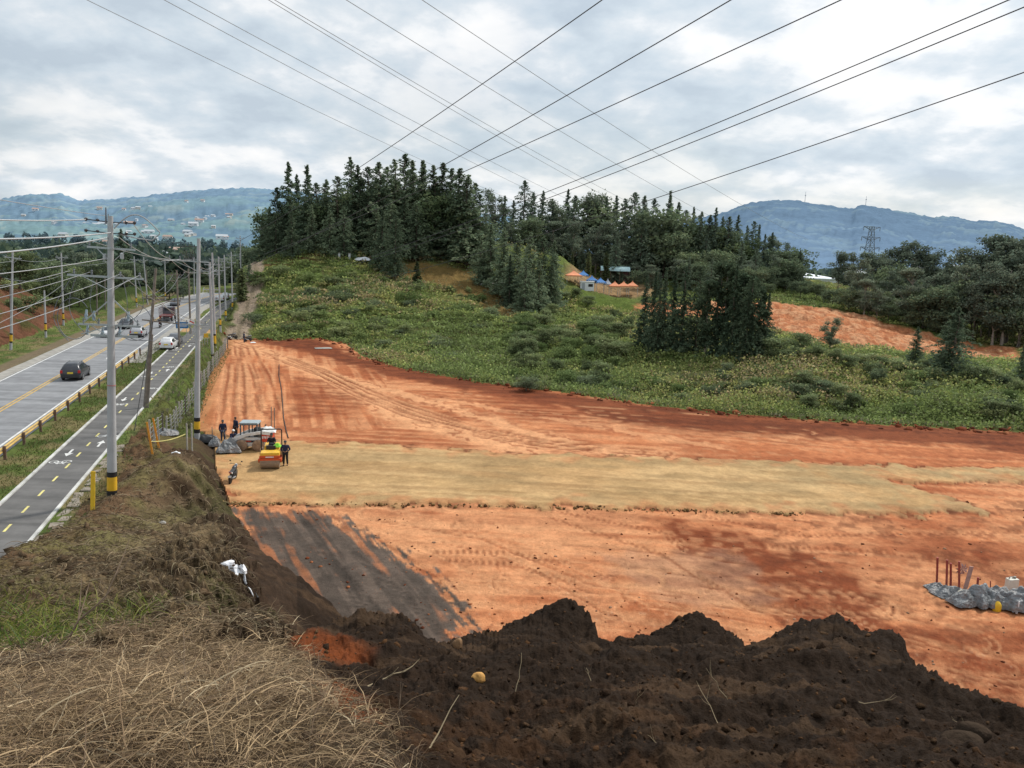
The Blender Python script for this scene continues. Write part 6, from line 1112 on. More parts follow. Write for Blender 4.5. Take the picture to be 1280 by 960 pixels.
def truck(loc, rz, label):
    t = empty('flatbed_truck', loc, rz, label, 'truck'); MB().box((-.9, 0, .95), (4.4, 2.1, .18)).build('flatbed', M['carred'], t); MB().box((-.9, 0, .72), (5.6, .8, .22)).build('chassis', M['trim'], t)
    for x in (-3.05, -1.6, -.2, 1.2):
        for s in (-1, 1): MB().box((x, s*1.0, 1.75), (.07, .07, 1.5)).build('stake', M['carred'], t)
    for z in (1.5, 2.3):
        for s in (-1, 1): MB().box((-.9, s*1.0, z), (4.3, .04, .06)).build('side_rail', M['trim'], t)
    mb = MB(); mb.prism([(1.5, .7), (3.2, .7), (3.3, 1.4), (2.9, 2.2), (1.5, 2.25)], -1.0, 1.0); c = mb.build('cab', M['cargrey'], t, bevel=.06); MB().box((1.47, 0, 1.85), (.04, 1.5, .5)).build('rear_window', M['glass'], c); MB().quad((3.315, -.85, 1.5), (3.315, .85, 1.5), (2.96, .85, 2.12), (2.96, -.85, 2.12)).build('windscreen', M['glass'], c, fix=False)
    for s in (-1, 1):
        for x in (-2.2, 2.3): mb = MB(); mb.lathe((x, s*.95-.14, .44), [(.36, 0), (.44, .05), (.44, .23), (.36, .28)], 18, 'Y'); w = mb.build('wheel', M['tyre'], t, smooth=True); mb = MB(); mb.lathe((x, s*.95-.15, .44), [(.22, 0), (.22, .3)], 12, 'Y'); mb.build('rim', M['rim'], w)
        MB().box((-3.13, s*.85, .82), (.05, .25, .14)).build('tail_light', M['redl'], t)
    MB().box((-3.1, 0, .62), (.06, 1.9, .16)).build('bumper', M['trim'], t)
truck(on(151, -19.3), FWD, 'red open flatbed truck with side stakes driving away up the road')
def motorcycle(loc, rz, label, lean=0., tailm='white', group=None):
    t = empty('motorcycle', loc, rz, label, 'motorcycle', group); t.rotation_euler = (lean, 0, rz)
    for x in (-.66, .68):
        mb = MB(); mb.lathe((x, -.06, .31), [(.22, 0), (.30, .015), (.31, .06), (.30, .105), (.22, .12)], 22, 'Y'); w = mb.build('wheel', M['tyre'], t, smooth=True); mb = MB(); mb.lathe((x, -.03, .31), [(.19, 0), (.19, .06)], 16, 'Y'); mb.build('rim', M['trim'], w)
    mb = MB(); mb.tube([(.68, .06, .31), (.48, .06, .95)], .026, 8).tube([(.68, -.06, .31), (.48, -.06, .95)], .026, 8); mb.build('fork', M['steel'], t, smooth=True)
    mb = MB(); mb.box((.05, 0, .45), (.5, .26, .36)).cyl((.1, -.17, .5), (.1, .17, .5), .12); mb.build('engine', M['trim'], t, bevel=.03)
    mb = MB(); mb.tube([(.45, 0, .85), (.0, 0, .72), (-.5, 0, .7)], .03, 8).tube([(.45, 0, .8), (.2, 0, .3), (-.2, 0, .28), (-.62, .1, .31)], .03, 8).tube([(-.2, -.1, .6), (-.64, -.1, .31)], .025, 6); mb.build('frame', M['trim'], t, smooth=True)
    MB().lump((.22, 0, .86), .19, 4, 2, .08, (1.35, .8, .75)).build('fuel_tank', M['cardark'], t, smooth=True); mb = MB(); mb.box((-.28, 0, .80), (.72, .24, .11), (0, -.06, 0)); mb.build('seat', M['trim'], t, bevel=.04)
    mb = MB(); mb.prism([(-.55, .74), (-.95, .92), (-.93, .86), (-.6, .66)], -.1, .1); mb.build('tail', M[tailm], t, bevel=.015); MB().box((-.95, 0, .84), (.03, .12, .06)).build('tail_light', M['redl'], t)
    mb = MB(); mb.prism([(-.95, .34), (-.98, .52), (-.6, .66), (-.62, .63)], -.07, .07); mb.build('mudguard', M['trim'], t); MB().box((-.98, 0, .58), (.02, .2, .13)).build('number_plate', M['white'], t)
    mb = MB(); mb.tube([(.36, -.38, 1.02), (.46, -.2, 1.05), (.48, 0, 1.0), (.46, .2, 1.05), (.36, .38, 1.02)], .016, 8); h = mb.build('handlebar', M['trim'], t, smooth=True)
    for s in (-1, 1): mb = MB(); mb.tube([(.42, s*.28, 1.05), (.44, s*.34, 1.22)], .008, 5); mb.lump((.44, s*.36, 1.24), .06, 2, 1, 0, (.4, 1.2, .8)); mb.build('mirror', M['trim'], h)
    MB().lump((.6, 0, .93), .11, 2, 1, .05).build('headlight', M['headl'], t, smooth=True); mb = MB(); mb.cyl((-.1, -.16, .36), (-.85, -.17, .48), .045, .055); mb.build('exhaust', M['steel'], t, smooth=True); return t
q = onfield(291, 604); motorcycle((q[0], q[1], .13), 1.68, 'black motorcycle with pale tail parked on the gravel in front of the road roller', .1)
q = G(290, 414, 126)[:2]; motorcycle((*q, hz(*q)), .9, 'dark motorcycle standing where the side track meets the orange earth', .1, 'trim')
m_ = motorcycle(on(137, -18.7), FWD, 'dark motorcycle ridden away behind the red truck', 0, 'trim'); q = on(137, -18.7); person((q[0]-.15*U[0], q[1]-.15*U[1], q[2]), YAW+math.pi/2, 'person in dark clothes riding the motorcycle behind the red truck', 'ride', 'dktr', 'dktr', 'hatm')
q = G(305, 419, 122)[:2]; person((*q, hz(*q)), 2.2, 'person in blue standing at the top corner of the orange earth', 'stand', 'jean', 'jean', 'hatm'); q = G(310, 417, 123.5)[:2]; motorcycle((*q, hz(*q)), 1.3, 'second dark motorcycle next to the person in blue', .12, 'trim')
# ------------------------------------------------------------------ machines on the site
M['rolyel'] = mat('worn_yellow_machine_paint', (.72, .42, .035), .45, var=.15, dirt=.3, dirtcol=(.4, .25, .14)); M['rolred'] = mat('worn_orange_red_machine_paint', (.58, .08, .02), .45, var=.15, dirt=.25, dirtcol=(.35, .18, .1)); M['drum'] = mat('dusty_steel_drum', (.30, .24, .20), .6, .3, var=.2, dirt=.5, dirtcol=(.36, .26, .17)); M['mudtyre'] = mat('mud_caked_tyre', (.30, .20, .13), .95, var=.35, scale=5, bump=.4); M['bobw'] = mat('white_loader_paint', (.72, .72, .70), .4, var=.08, dirt=.3, dirtcol=(.4, .28, .18)); M['bobr'] = mat('red_loader_paint', (.62, .06, .03), .4, dirt=.15); M['cabm'] = mat('dark_grey_cab_steel', (.09, .10, .11), .5, var=.2); M['cabroof'] = mat('grey_cab_roof', (.30, .36, .38), .5, var=.15)
def roller(loc, rz, label):
    t = empty('road_roller', loc, rz, label, 'road roller')       # front towards -Y
    mb = MB(); mb.lathe((-.7, -1.15, .52), [(.40, 0), (.52, .02), (.52, 1.38), (.40, 1.4)], 36, 'X'); d = mb.build('drum', M['drum'], t, smooth=True)
    MB().lathe((-.71, -1.15, .52), [(.12, 0), (.12, 1.42)], 14, 'X').build('axle', M['trim'], d)
    mb = MB(); mb.box((0, -.42, .72), (1.62, .12, .2)).box((-.79, -.95, .66), (.1, 1.2, .22)).box((.79, -.95, .66), (.1, 1.2, .22)).box((0, -1.72, .80), (1.68, .1, .14)); mb.build('drum_frame', M['rolred'], t, bevel=.015)
    MB().box((0, -1.62, .98), (1.5, .14, .2)).build('front_beam', M['rolred'], t, bevel=.02); MB().box((0, -1.69, .98), (.6, .012, .08)).build('nameplate', M['white'], t)
    MB().box((0, -1.66, .70), (1.44, .06, .07)).build('scraper', M['steel'], t)
    mb = MB(); mb.box((0, -1.15, 1.16), (1.44, .95, .24), None, .94); mb.build('hood', M['rolyel'], t, bevel=.04)
    mb = MB(); mb.box((0, .75, .85), (1.2, 1.7, .55)); mb.box((0, .9, 1.2), (1.1, 1.3, .3)); mb.build('rear_body', M['rolyel'], t, bevel=.04)
    for s in (-1, 1):
        mb = MB(); mb.lathe((s*.72-.2, .95, .55), [(.40, 0), (.55, .05), (.55, .35), (.40, .4)], 24, 'X'); w = mb.build('wheel', M['mudtyre'], t, smooth=True); MB().lathe((s*.72-.21, .95, .55), [(.24, 0), (.24, .42)], 14, 'X').build('rim', M['rolyel'], w)
    mb = MB()
    for s in (-1, 1): mb.bar((s*.76, .3, .9), (s*.76, .25, 2.62), .085)
    mb.tube([(-.76, .25, 2.55), (-.70, .25, 2.66), (.70, .25, 2.66), (.76, .25, 2.55)], .05, 8); mb.build('roll_bar', M['trim'], t)
    MB().box((0, .52, 1.38), (.5, .5, .12)).build('seat', M['trim'], t, bevel=.03); MB().box((0, .8, 1.65), (.5, .1, .5)).build('backrest', M['trim'], t, bevel=.03)
    mb = MB(); mb.tube([(0, -.3, 1.2), (0, -.05, 1.62)], .03, 6); mb.lathe((0, -.05, 1.62), [(.17, 0), (.19, .02), (.17, .04)], 16); mb.build('steering_wheel', M['trim'], t); MB().box((0, -.4, 1.4), (.7, .18, .3)).build('dashboard', M['trim'], t, bevel=.03)
    return t
q = onfield(333, 588); RZ = math.radians(13); roller((q[0], q[1]+1.15, .13), RZ, 'compact road roller in yellow and orange red with black roll bar on the gravel').scale = (.9, .9, .92)
c_, s_ = math.cos(RZ), math.sin(RZ); person((q[0]-s_*.45, q[1]+1.15+c_*.45, .13+.82), RZ, 'person in black sitting at the controls of the road roller', 'sit', 'dktr', 'dktr', 'hatm', extra=None)
o = sheet('safety_vest', (q[0]+.45, q[1]+1.0, 1.38), .55, .4, M['hivis'], 5, .22, 'lime green safety vest draped on the right side of the road roller', 'vest', 0, .1, 14)
def skid_steer(loc, rz, label):
    t = empty('skid_steer_loader', loc, rz, label, 'loader')      # front towards -X
    for y in (-.72, .72):
        for x in (-.62, .58):
            mb = MB(); mb.lathe((x, y-.16, .43), [(.30, 0), (.42, .05), (.43, .16), (.42, .27), (.30, .32)], 24, 'Y'); w = mb.build('wheel', M['mudtyre'], t, smooth=True); MB().lathe((x, y-.175, .43), [(.22, 0), (.22, .35)], 14, 'Y').build('rim', M['mudtyre'], w)
    mb = MB(); mb.prism([(-1.1, .3), (1.25, .3), (1.45, .6), (1.45, 1.0), (-.9, 1.0), (-1.15, .6)], -.56, .56); mb.build('body', M['bobw'], t, bevel=.03)
    mb = MB(); mb.prism([(.55, 1.0), (1.45, 1.0), (1.5, 1.25), (1.35, 1.42), (.6, 1.42)], -.6, .6); e = mb.build('engine_cover', M['cabm'], t, bevel=.03); MB().box((1.49, 0, .95), (.05, 1.15, .75)).build('rear_door', M['bobr'], t, bevel=.02)
    MB().box((1.12, -.62, .98), (.62, .03, .6)).build('red_side_panel', M['bobr'], t); mb = MB()
    for k in range(5): mb.box((.9+.11*k, -.645, 1.02+.03*(k % 2)), (.06, .012, .2))
    mb.build('white_lettering', M['white'], t)
    mb = MB(); mb.box((-.15, -.57, .7), (1.1, .015, .16)); mb.build('black_stripe', M['trim'], t); mb = MB(); mb.box((-.2, -.585, .72), (.5, .012, .07)); mb.build('red_stripe', M['bobr'], t)
    mb = MB()
    for x, y in ((-.72, -.5), (-.72, .5), (.5, -.5), (.5, .5), (-.1, -.5), (-.1, .5)): mb.bar((x, y, .98), (x*.92+(-.05 if x < -.5 else 0), y*.96, 1.98), .075)
    for z in (1.02, 1.95): mb.box((-.1, -.5, z), (1.25, .06, .07)).box((-.1, .5, z), (1.25, .06, .07))
    for i in range(5): mb.box((.52, -.4+.2*i, 1.5), (.02, .02, .9))
    mb.build('cab', M['cabm'], t); mb = MB(); mb.prism([(-.86, 1.98), (.58, 1.98), (.52, 2.1), (-.78, 2.1)], -.56, .56); mb.build('cab_roof', M['cabroof'], t, bevel=.03); MB().box((.35, 0, 1.25), (.35, .6, .75)).build('seat', M['trim'], t, bevel=.04)
    for s in (-1, 1):
        mb = MB(); mb.prism([(1.42, 1.2), (1.5, 1.45), (.9, 1.52), (-.3, 1.35), (-1.25, .95), (-1.75, .42), (-1.62, .34), (-1.12, .72), (-.2, 1.12), (.8, 1.28)], s*.66-.06, s*.66+.06); mb.build('lift_arm', M['bobw'], t, bevel=.015); MB().cyl((-.4, s*.64, .85), (-1.2, s*.64, .8), .04).build('hydraulic_ram', M['steel'], t)
        MB().box((-.75, s*.45, 1.72), (.1, .14, .1)).build('work_light', M['headl'], t)
    mb = MB(); mb.prism([(-1.62, .08), (-2.35, .06), (-2.4, .1), (-1.85, .16), (-1.72, .62), (-1.62, .62)], -.88, .88); mb.build('bucket', M['drum'], t); MB().tube([(.9, .3, 1.42), (.9, .3, 1.75), (.98, .3, 1.8)], .04, 8).build('exhaust', M['trim'], t)
    return t
q = P(318, 567); skid_steer((q[0]-.45, q[1]+.9, .13), math.radians(6), 'white skid steer loader with grey cab and muddy tyres parked behind the road roller')
sheet('bundle', (q[0]+.75, q[1]+1.0, 1.42), 1.1, .9, M['whitehat'], 15, .3, 'white cloth bundle lying on the engine cover of the loader', 'bundle', .3, .12, 16)
gt = mat('grey_plastic_tarpaulin', (.20, .215, .225), .5, var=.45, scale=2.2, spec=.5, bump=1., bscale=4.5, dirt=.35, dirtcol=(.3, .2, .14)); next(n for n in gt.node_tree.nodes if n.type == 'BUMP').inputs['Distance'].default_value = .25
q = P(284, 569); sheet('tarpaulin', (q[0], q[1]+.4, .1), 1.7, 1.3, gt, 21, .62, 'crumpled grey tarpaulin heap beside the loader', 'tarpaulin', .3, .42, 40); q = P(270, 560); sheet('tarpaulin', (q[0]-.1, q[1], .1), .85, .7, gt, 24, .55, 'small grey cloth-covered pack left of the tarpaulin heap', 'tarpaulin', .1, .25, 24)
for px, py, rz, pose, sh, tr, ht, lab, hh in ((279, 553, .5, 'stand', 'navy', 'jean', 'hatm', 'person in navy overalls and dark cap standing behind the tarpaulin heap', 1.68), (295, 548, -.6, 'stand', 'navy', 'dktr', None, 'bareheaded person in navy and black standing behind the crouching one', 1.66), (290, 556, .9, 'crouch', 'navy', 'navy', 'whitehat', 'person in navy with pale cap crouching at the front of the loader', 1.7), (357, 584, .15, 'stand', 'navy', 'dktr', 'hatm', 'person in navy jacket and black trousers standing right of the road roller', 1.74)):
    q = P(px, py); person((q[0], q[1], .12 if py > 556 else .06), rz, lab, pose, sh, tr, ht, hh, arm=1 if px > 350 else 0)
def rods(name, pts, r, m, label, cat, group=None): mb = MB(); mb.tube(pts, r, 6); return tag(mb.build(name, m, smooth=True), label, cat, group)
for px, py, h, lab in ((329, 556, 2.6, 'thin pole standing behind the loader, left of two'), (333, 556, 2.5, 'thin pole standing behind the loader, right of two')): q = P(px, py); rods('stake', [(q[0], q[1]+2, 0), (q[0]+.03, q[1]+2.02, h)], .035, M['wood'], lab, 'stake')
q = P(266, 556); rods('shovel_handle', [(q[0], q[1], 0), (q[0]-.02, q[1], 1.4)], .03, M['wood'], 'upright pale stick stuck in the ground left of the tarpaulin heap', 'stick')
q = P(291, 556); rods('shovel_handle', [(q[0]-.2, q[1]-.3, .1), (q[0]-.8, q[1]+.2, 1.1)], .025, M['wood'], 'slanted tool handle between the two people in navy', 'tool handle')
hs = [P(*p) for p in ((349, 456), (349, 470), (351, 487), (352, 505), (355, 522), (357, 538), (359, 548))]; rods('fissure', [(a[0]+random.uniform(-.12, .12), a[1], .04) for a in hs for _ in (0,)], .04, M['blk'], 'long black hose running straight across the orange earth behind the loader', 'fissure')  # dark crack in the earth, modelled as a black tube lying on it
# pit and fencing odds near the second pole
def plank(px, py, d, h, lean, m, label, w=.12, name='marker_post', cat='marker post'):
    q = G(px, py, d); t = tag(MB().box((0, 0, h/2-.1), (w, .05, h+.2)).build(name, m, bevel=.008), label, cat); t.location = q; t.rotation_euler = (lean[0], lean[1], .2)
M['ylp'] = mat('bright_yellow_post_paint', (.78, .50, .03), .5, var=.1); M['orp'] = mat('orange_post_paint', (.66, .27, .03), .5, var=.1)
q = P(116, 652, 1.6); plank(116, 652, q[1], 2.3, (0, .06), M['ylp'], 'bright yellow post standing at the foot of the near pole', .2)
q = P(192, 572, 1.5); plank(191, 572, q[1], 2.25, (0, -.12), M['orp'], 'slanting orange post on the bank, nearer of a pair'); q = P(199, 562, 1.5); plank(199, 561, q[1], 2.2, (0, -.14), M['orp'], 'slanting orange post on the bank, farther of a pair')
drum = mat('pit_dark_black', (.03, .032, .036), .5); q = P(254, 541, .8); sheet('loose_sheet', (q[0], q[1]-.1, hz(q[0], q[1])+.02), 2.4, .9, drum, 77, .5, 'black sheet put in as the shaded inside of the dug hollow at the foot of the second pole', 'plastic sheet', .1, .2, 24)  # black sheet added for the dark inside of the dug pit
q = G(207, 540, 55.5); sheet('tarpaulin', (q[0], q[1], q[2]), 1.8, 1.1, gt, 33, .35, 'grey plastic lying at the end of the wire fence', 'tarpaulin', .5, .25, 20)
for px, py in ((234, 562), (240, 560)): q = G(px, py, 50.2 if px < 238 else 50.6); rods('stake', [q, (q[0]+.02, q[1], q[2]+2.0)], .05, M['fpost'], 'grey fence stake beside the dug pit', 'stake', 'stakes beside the pit')
a = G(190, 575, 48); b = G(232, 555, 51); cable((a[0], a[1], a[2]+.9), (b[0], b[1], b[2]+1.1), .15, .03, M['lime_paint'], 'pale yellow tape strung from the orange posts towards the pit', None, name='barrier_tape')
# signs at the crossing
def sign(s, l, w, h, z, m, label, rz=0, back='steel'):
    q = RS(s, l); t = empty('road_sign', (*q, hz(*q)), YAW-math.pi/2+rz, label, 'road sign'); MB().box((0, 0, z), (w, .04, h)).build('panel', m, t, bevel=.01)
    for x in (-w*.32, w*.32): MB().cyl((x, .05, -.2), (x, .05, z+h*.4), .035, n=8).build('post', M['steel'], t)
    return t
sb = mat('blue_sign_face', (.05, .17, .36), .5); t = sign(121, -13.6, 1.7, .95, 2.0, sb, 'blue road information sign beside the parked cars'); mb = MB(); mb.box((0, -.03, 2.15), (1.2, .012, .1)).box((0, -.03, 1.88), (1.3, .012, .1)); mb.build('white_lettering', M['white'], t)
t = sign(120.5, -12.2, .8, .6, 2.5, mat('white_sign_face', (.7, .7, .68), .5), 'white board with red bar beside the blue sign'); MB().box((0, -.03, 2.5), (.7, .012, .16), (0, .5, 0)).build('red_bar', M['bobr'], t)
t = sign(113, -9.7, .55, .55, 1.35, M['yel'], 'small yellow warning sign at the cycle path crossing'); t = sign(110.5, -10.2, .6, .5, 1.3, M['white'], 'small white sign at the edge of the cycle path')
q = RS(125.5, -9.6); t = empty('waste_bin', (*q, 1.5), 0, 'yellow bin by the yellow-banded pole at the crossing', 'bin'); MB().lathe((0, 0, 0), [(.28, 0), (.36, .9), (.38, .92)], 14).build('bin_body', M['yel'], t, smooth=True); MB().lathe((0, 0, .92), [(.39, 0), (.3, .1), (.05, .14)], 14).build('lid', M['blk'], t, smooth=True)
# covered material and red stakes at the right
M['redst'] = mat('dull_red_stake_paint', (.30, .055, .045), .7, var=.3, scale=4, dirt=.35, dirtcol=(.34, .2, .13))
for i, (px, py, pt_, lean, lab) in enumerate(((1171, 733, 697, 1, 'dull red stake, leftmost of the row by the grey sheet'), (1183, 740, 700, 1, 'dull red stake, second from the left'), (1188.5, 739, 704, 0, 'weathered pinkish stake, third from the left, slightly shorter'), (1199, 744, 702, 0, 'dull red stake with a pale board leaning on it'), (1220, 752, 722, 3, 'short red stake leaning right, in the middle of the sheet'), (1238, 754, 726, 0, 'thin rusty rod, rightmost of the row'))):
    a = P(px, py); b = D(px+lean*.9, pt_, a[1]); mb = MB(); mb.tube([(a[0], a[1], -.1), (b[0]*.5+a[0]*.5, a[1], b[2]*.5), tuple(b)], .05 if px < 1230 else .025, 8); tag(mb.build('marker_stake', M['redst'], smooth=True), lab, 'stake')
a = P(1201, 744); tag(MB().box((a[0]+.14, a[1]-.12, .75), (.2, .05, 1.5), (.03, .12, .1)).build('board', mat('pinkish_weathered_board', (.45, .27, .23), .8, var=.2), bevel=.01), 'pinkish weathered board leaning on the fourth red stake', 'board')
mb = MB(); q = D(1203, 712, a[1]+.1); rn = random.Random(3)
for i in range(9): an_ = i*.7; mb.quad(tuple(q), (q[0]+.22*math.cos(an_), q[1]+.05*math.sin(3*i), q[2]+.22*math.sin(an_)), (q[0]+.3*math.cos(an_+.3), q[1]+.08, q[2]+.3*math.sin(an_+.3)), (q[0]+.2*math.cos(an_+.55), q[1], q[2]+.2*math.sin(an_+.55)))
tag(mb.build('rag', mat('faded_pink_rag', (.42, .26, .24), .9), fix=False), 'torn faded pink rag hanging on the fourth red stake', 'rag')
for px, py, w, dp, hh, sd, lab in ((1176, 741, 1.0, .7, .15, 41, 'flat grey plastic scrap at the foot of the leftmost red stake'), (1192, 748, 1.6, .9, .25, 42, 'grey plastic sheet spread around the second and third stakes'), (1212, 760, 1.5, .9, .45, 43, 'grey plastic sheet tented around the short leaning stake'), (1232, 760, 1.3, 1.1, .7, 44, 'crumpled grey sheet over stacked material, left part'), (1255, 762, 1.5, 1.2, .85, 45, 'crumpled grey sheet over stacked material, middle part'), (1278, 766, 1.4, 1.2, .8, 46, 'crumpled grey sheet over stacked material at the right edge')):
    a = P(px, py); sheet('loose_sheet', (a[0], a[1]+.35, 0), w, dp, gt, sd, hh, lab, 'plastic sheet', .1*(sd % 5), .26, 34)
for px, py, m, sx, lab in ((1206, 747, mat('pale_cement_sack', (.52, .50, .42), .9, var=.15), 1., 'pale full sack lying under the grey sheet between stakes'), (1246, 764, M['ylp'], .8, 'yellow sack peeping out below the grey sheet')):
    a = P(px, py); o = tag(MB().lump((0, 0, .12), .33 if sx == 1. else .2, 7, 2, .14, (1.2*sx, .7, .7 if sx == 1. else 1.5)).build('sack', m, smooth=True), lab, 'sack'); o.location = (a[0], a[1]+.0, .03)
a = P(1266, 746); t = empty('jerrycan', (a[0], a[1]+.2, .18), .2, 'off-white square container standing on the grey sheet', 'container'); MB().box((0, 0, .32), (.52, .3, .66)).build('can_body', mat('off_white_plastic', (.62, .60, .52), .5), t, bevel=.04); MB().cyl((.12, 0, .64), (.12, 0, .74), .06, n=12).build('cap', M['conc'], t); MB().tube([(-.2, 0, .64), (-.16, 0, .73), (0, 0, .73), (.02, 0, .65)], .025, 6).build('handle', M['conc'], t)
a = P(1270, 768); o = tag(MB().cyl((0, 0, .05), (.05, 0, .55), .05, .04, 10).cyl((.05, 0, .55), (.06, 0, .62), .03, .03, 8).build('bottle', M['white'], smooth=True), 'slim white bottle standing before the grey sheet', 'bottle'); o.location = tuple(a)
# ------------------------------------------------------------------ loose things in the foreground
def rock(px, py, d, r, m, label, sq=(1, .8, .7), sd=3, cat='rock'):
    q = D(px, py, d); g = q[2]; o = tag(MB().lump((0, 0, 0), r, sd, 3, .22, sq).build('rock', m, smooth=True), label, cat); ii = np.argmin((GX-q[0])**2+(GY-q[1])**2); o.location = (q[0], q[1], GH.ravel()[ii]+r*sq[2]*.35); return o
rock(598, 846, 7.7, .075, mat('yellow_ochre_stone', (.5, .26, .07), .8, var=.3, scale=14, bump=.4), 'yellow ochre stone lying on the dark soil heap'); rock(572, 804, 9.6, .10, mat('tan_earth_lump', (.22, .125, .06), .95, var=.35, scale=9, bump=.5), 'tan earth lump stuck in a saddle of the dark heap', (.7, .7, 1.1), 6)
bm_ = mat('brown_boulder', (.05, .036, .026), 1., var=.4, scale=8, bump=.8, spec=.0); rock(1205, 932, 5.95, .13, bm_, 'flattish brown boulder low on the right of the heap, nearer one', (1.3, .9, .6), 4); rock(1216, 912, 6.25, .14, bm_, 'rounded brown boulder low on the right of the heap, farther one', (1.2, .8, .8), 5)
def bag():
    q = D(294, 697, 24.6); ii = np.argmin((GX-q[0])**2+(GY-q[1])**2); z = GH.ravel()[ii]; m = mat('white_plastic_bag', (.80, .81, .84), .4, var=.08); t = empty('plastic_bag', (q[0], q[1], z+.25), .4, 'torn white plastic bag hanging over the edge of the earth bank', 'plastic bag')
    rn_ = np.random.default_rng(5); x, y = np.meshgrid(np.linspace(-1, 1, 18), np.linspace(0, 1, 26)); w = .28*(1-.45*y)+.06*np.sin(y*9); X = x*w+.25*y*y+.07*(fbm(x*2, y*4, 3, 5)-.5); Z = .2-1.25*y+.12*(fbm(x*3, y*5, 3, 6)-.5)*2; Y = -.55-.75*y+.1*np.sin(x*6+y*4)+.12*(fbm(x*4, y*6, 2, 8)-.5)*2; X = X+.35*y
    idx = np.arange(x.size).reshape(x.shape); Q = np.stack([idx[:-1, :-1], idx[:-1, 1:], idx[1:, 1:], idx[1:, :-1]], -1).reshape(-1, 4); t.scale = (.85, .85, .85); link('torn_strip', np_mesh('torn_strip', np.stack([X, Y, Z], -1).reshape(-1, 3), Q), m, t, True); MB().lump((-.28, -.2, .14), .24, 6, 3, .3, (1.1, .7, .6)).build('bag_body', m, t, smooth=True)
bag()
def litter(px, py, d, m, label, w=.3): q = D(px, py, d); ii = np.argmin((GX-q[0])**2+(GY-q[1])**2); sheet('paper_scrap', (q[0], q[1], GH.ravel()[ii]), w, w*.6, m, int(px), .08, label, 'scrap', .4, .06, 10)
litter(222, 626, 44, M['white'], 'white scrap on the crest of the bank beyond the bag', .5); litter(203, 655, 36, M['conc'], 'pale scrap lower on the bank top', .35); litter(404, 427, 118, M['conc'], 'pale plank-like debris at the toe of the hill', 2.6); litter(316, 415, 122, M['white'], 'white rubbish beside the person in blue', .9)
M['twig'] = mat('dry_brown_twig', (.17, .12, .08), .9, var=.3, scale=9); M['twigp'] = mat('pale_dry_stalk', (.42, .33, .2), .9, var=.25, scale=9)
def twig(px, py, d, ln, az, el, m, label, r=.012, br=3, sd=0, group=None):
    q = D(px, py, d); ii = np.argmin((GX-q[0])**2+(GY-q[1])**2); rn = random.Random(sd+int(px)); a = Vector((q[0], q[1], GH.ravel()[ii]-.03)); dv = Vector((math.cos(az)*math.cos(el), math.sin(az)*math.cos(el), math.sin(el))); mb = MB(); pts = [a+dv*ln*k/5+Vector((rn.uniform(-.04, .04), rn.uniform(-.04, .04), rn.uniform(-.04, .04)))*ln for k in range(6)]; mb.tube(pts, [r*(1-.13*k) for k in range(6)], 6)
    for b in range(br): k = rn.randint(2, 4); dd = (dv+Vector((rn.uniform(-.9, .9), rn.uniform(-.9, .9), rn.uniform(-.2, .9)))).normalized(); mb.tube([pts[k], pts[k]+dd*ln*.18, pts[k]+dd*ln*.34+Vector((0, 0, .03))], [r*.55, r*.4, r*.2], 5)
    tag(mb.build('twig', m, smooth=True), label, 'twig', group)
twig(55, 835, 8.2, 1.5, .95, .75, M['twig'], 'dark bare twig leaning over the green tuft at the far left', .016, 5); twig(503, 915, 4.8, .42, 1.9, 1.35, M['twig'], 'upright reddish stem at the edge of the straw', .01, 1); twig(645, 868, 7.2, .4, 1.2, 1.2, M['twigp'], 'bent pale stalk standing on the dark heap', .006, 0); twig(455, 838, 7.4, .55, .4, .3, M['twigp'], 'pale forked stick lying on the dark soil by the straw', .012, 3); twig(530, 960, 3.9, .35, .9, .7, M['twigp'], 'pale stick at the bottom edge of the dark heap', .006, 0)
for i in range(26): twig(random.uniform(20, 470), random.uniform(800, 940), 0, random.uniform(.35, .9), random.uniform(0, 6.28), random.uniform(.05, .6), M['twigp'] if i % 3 else M['twig'], 'thin dry stem tangled in the straw underfoot', random.uniform(.003, .006), 3, i, 'dry stems in the straw') if False else None
for i in range(18):
    px, py = random.uniform(10, 480), random.uniform(805, 945); d = np.interp(py, [800, 850, 950], [9.5, 6.1, 2.9]); twig(px, py, d, random.uniform(.25, .7), random.uniform(0, 6.28), random.uniform(.0, .6), M['twigp'] if i % 3 else M['twig'], 'thin dry stem tangled in the straw underfoot', random.uniform(.002, .004), 3, i, 'dry stems in the straw')
for i in range(10):
    px, py = random.uniform(600, 1250), random.uniform(830, 945); d = np.interp(py, [800, 850, 950], [9., 7.4, 5.]); twig(px, py, d, random.uniform(.15, .4), random.uniform(0, 6.28), random.uniform(.1, 1.), M['twigp'], 'thin pale root sticking out of the dark heap', random.uniform(.003, .005), 2, i, 'roots in the dark heap')
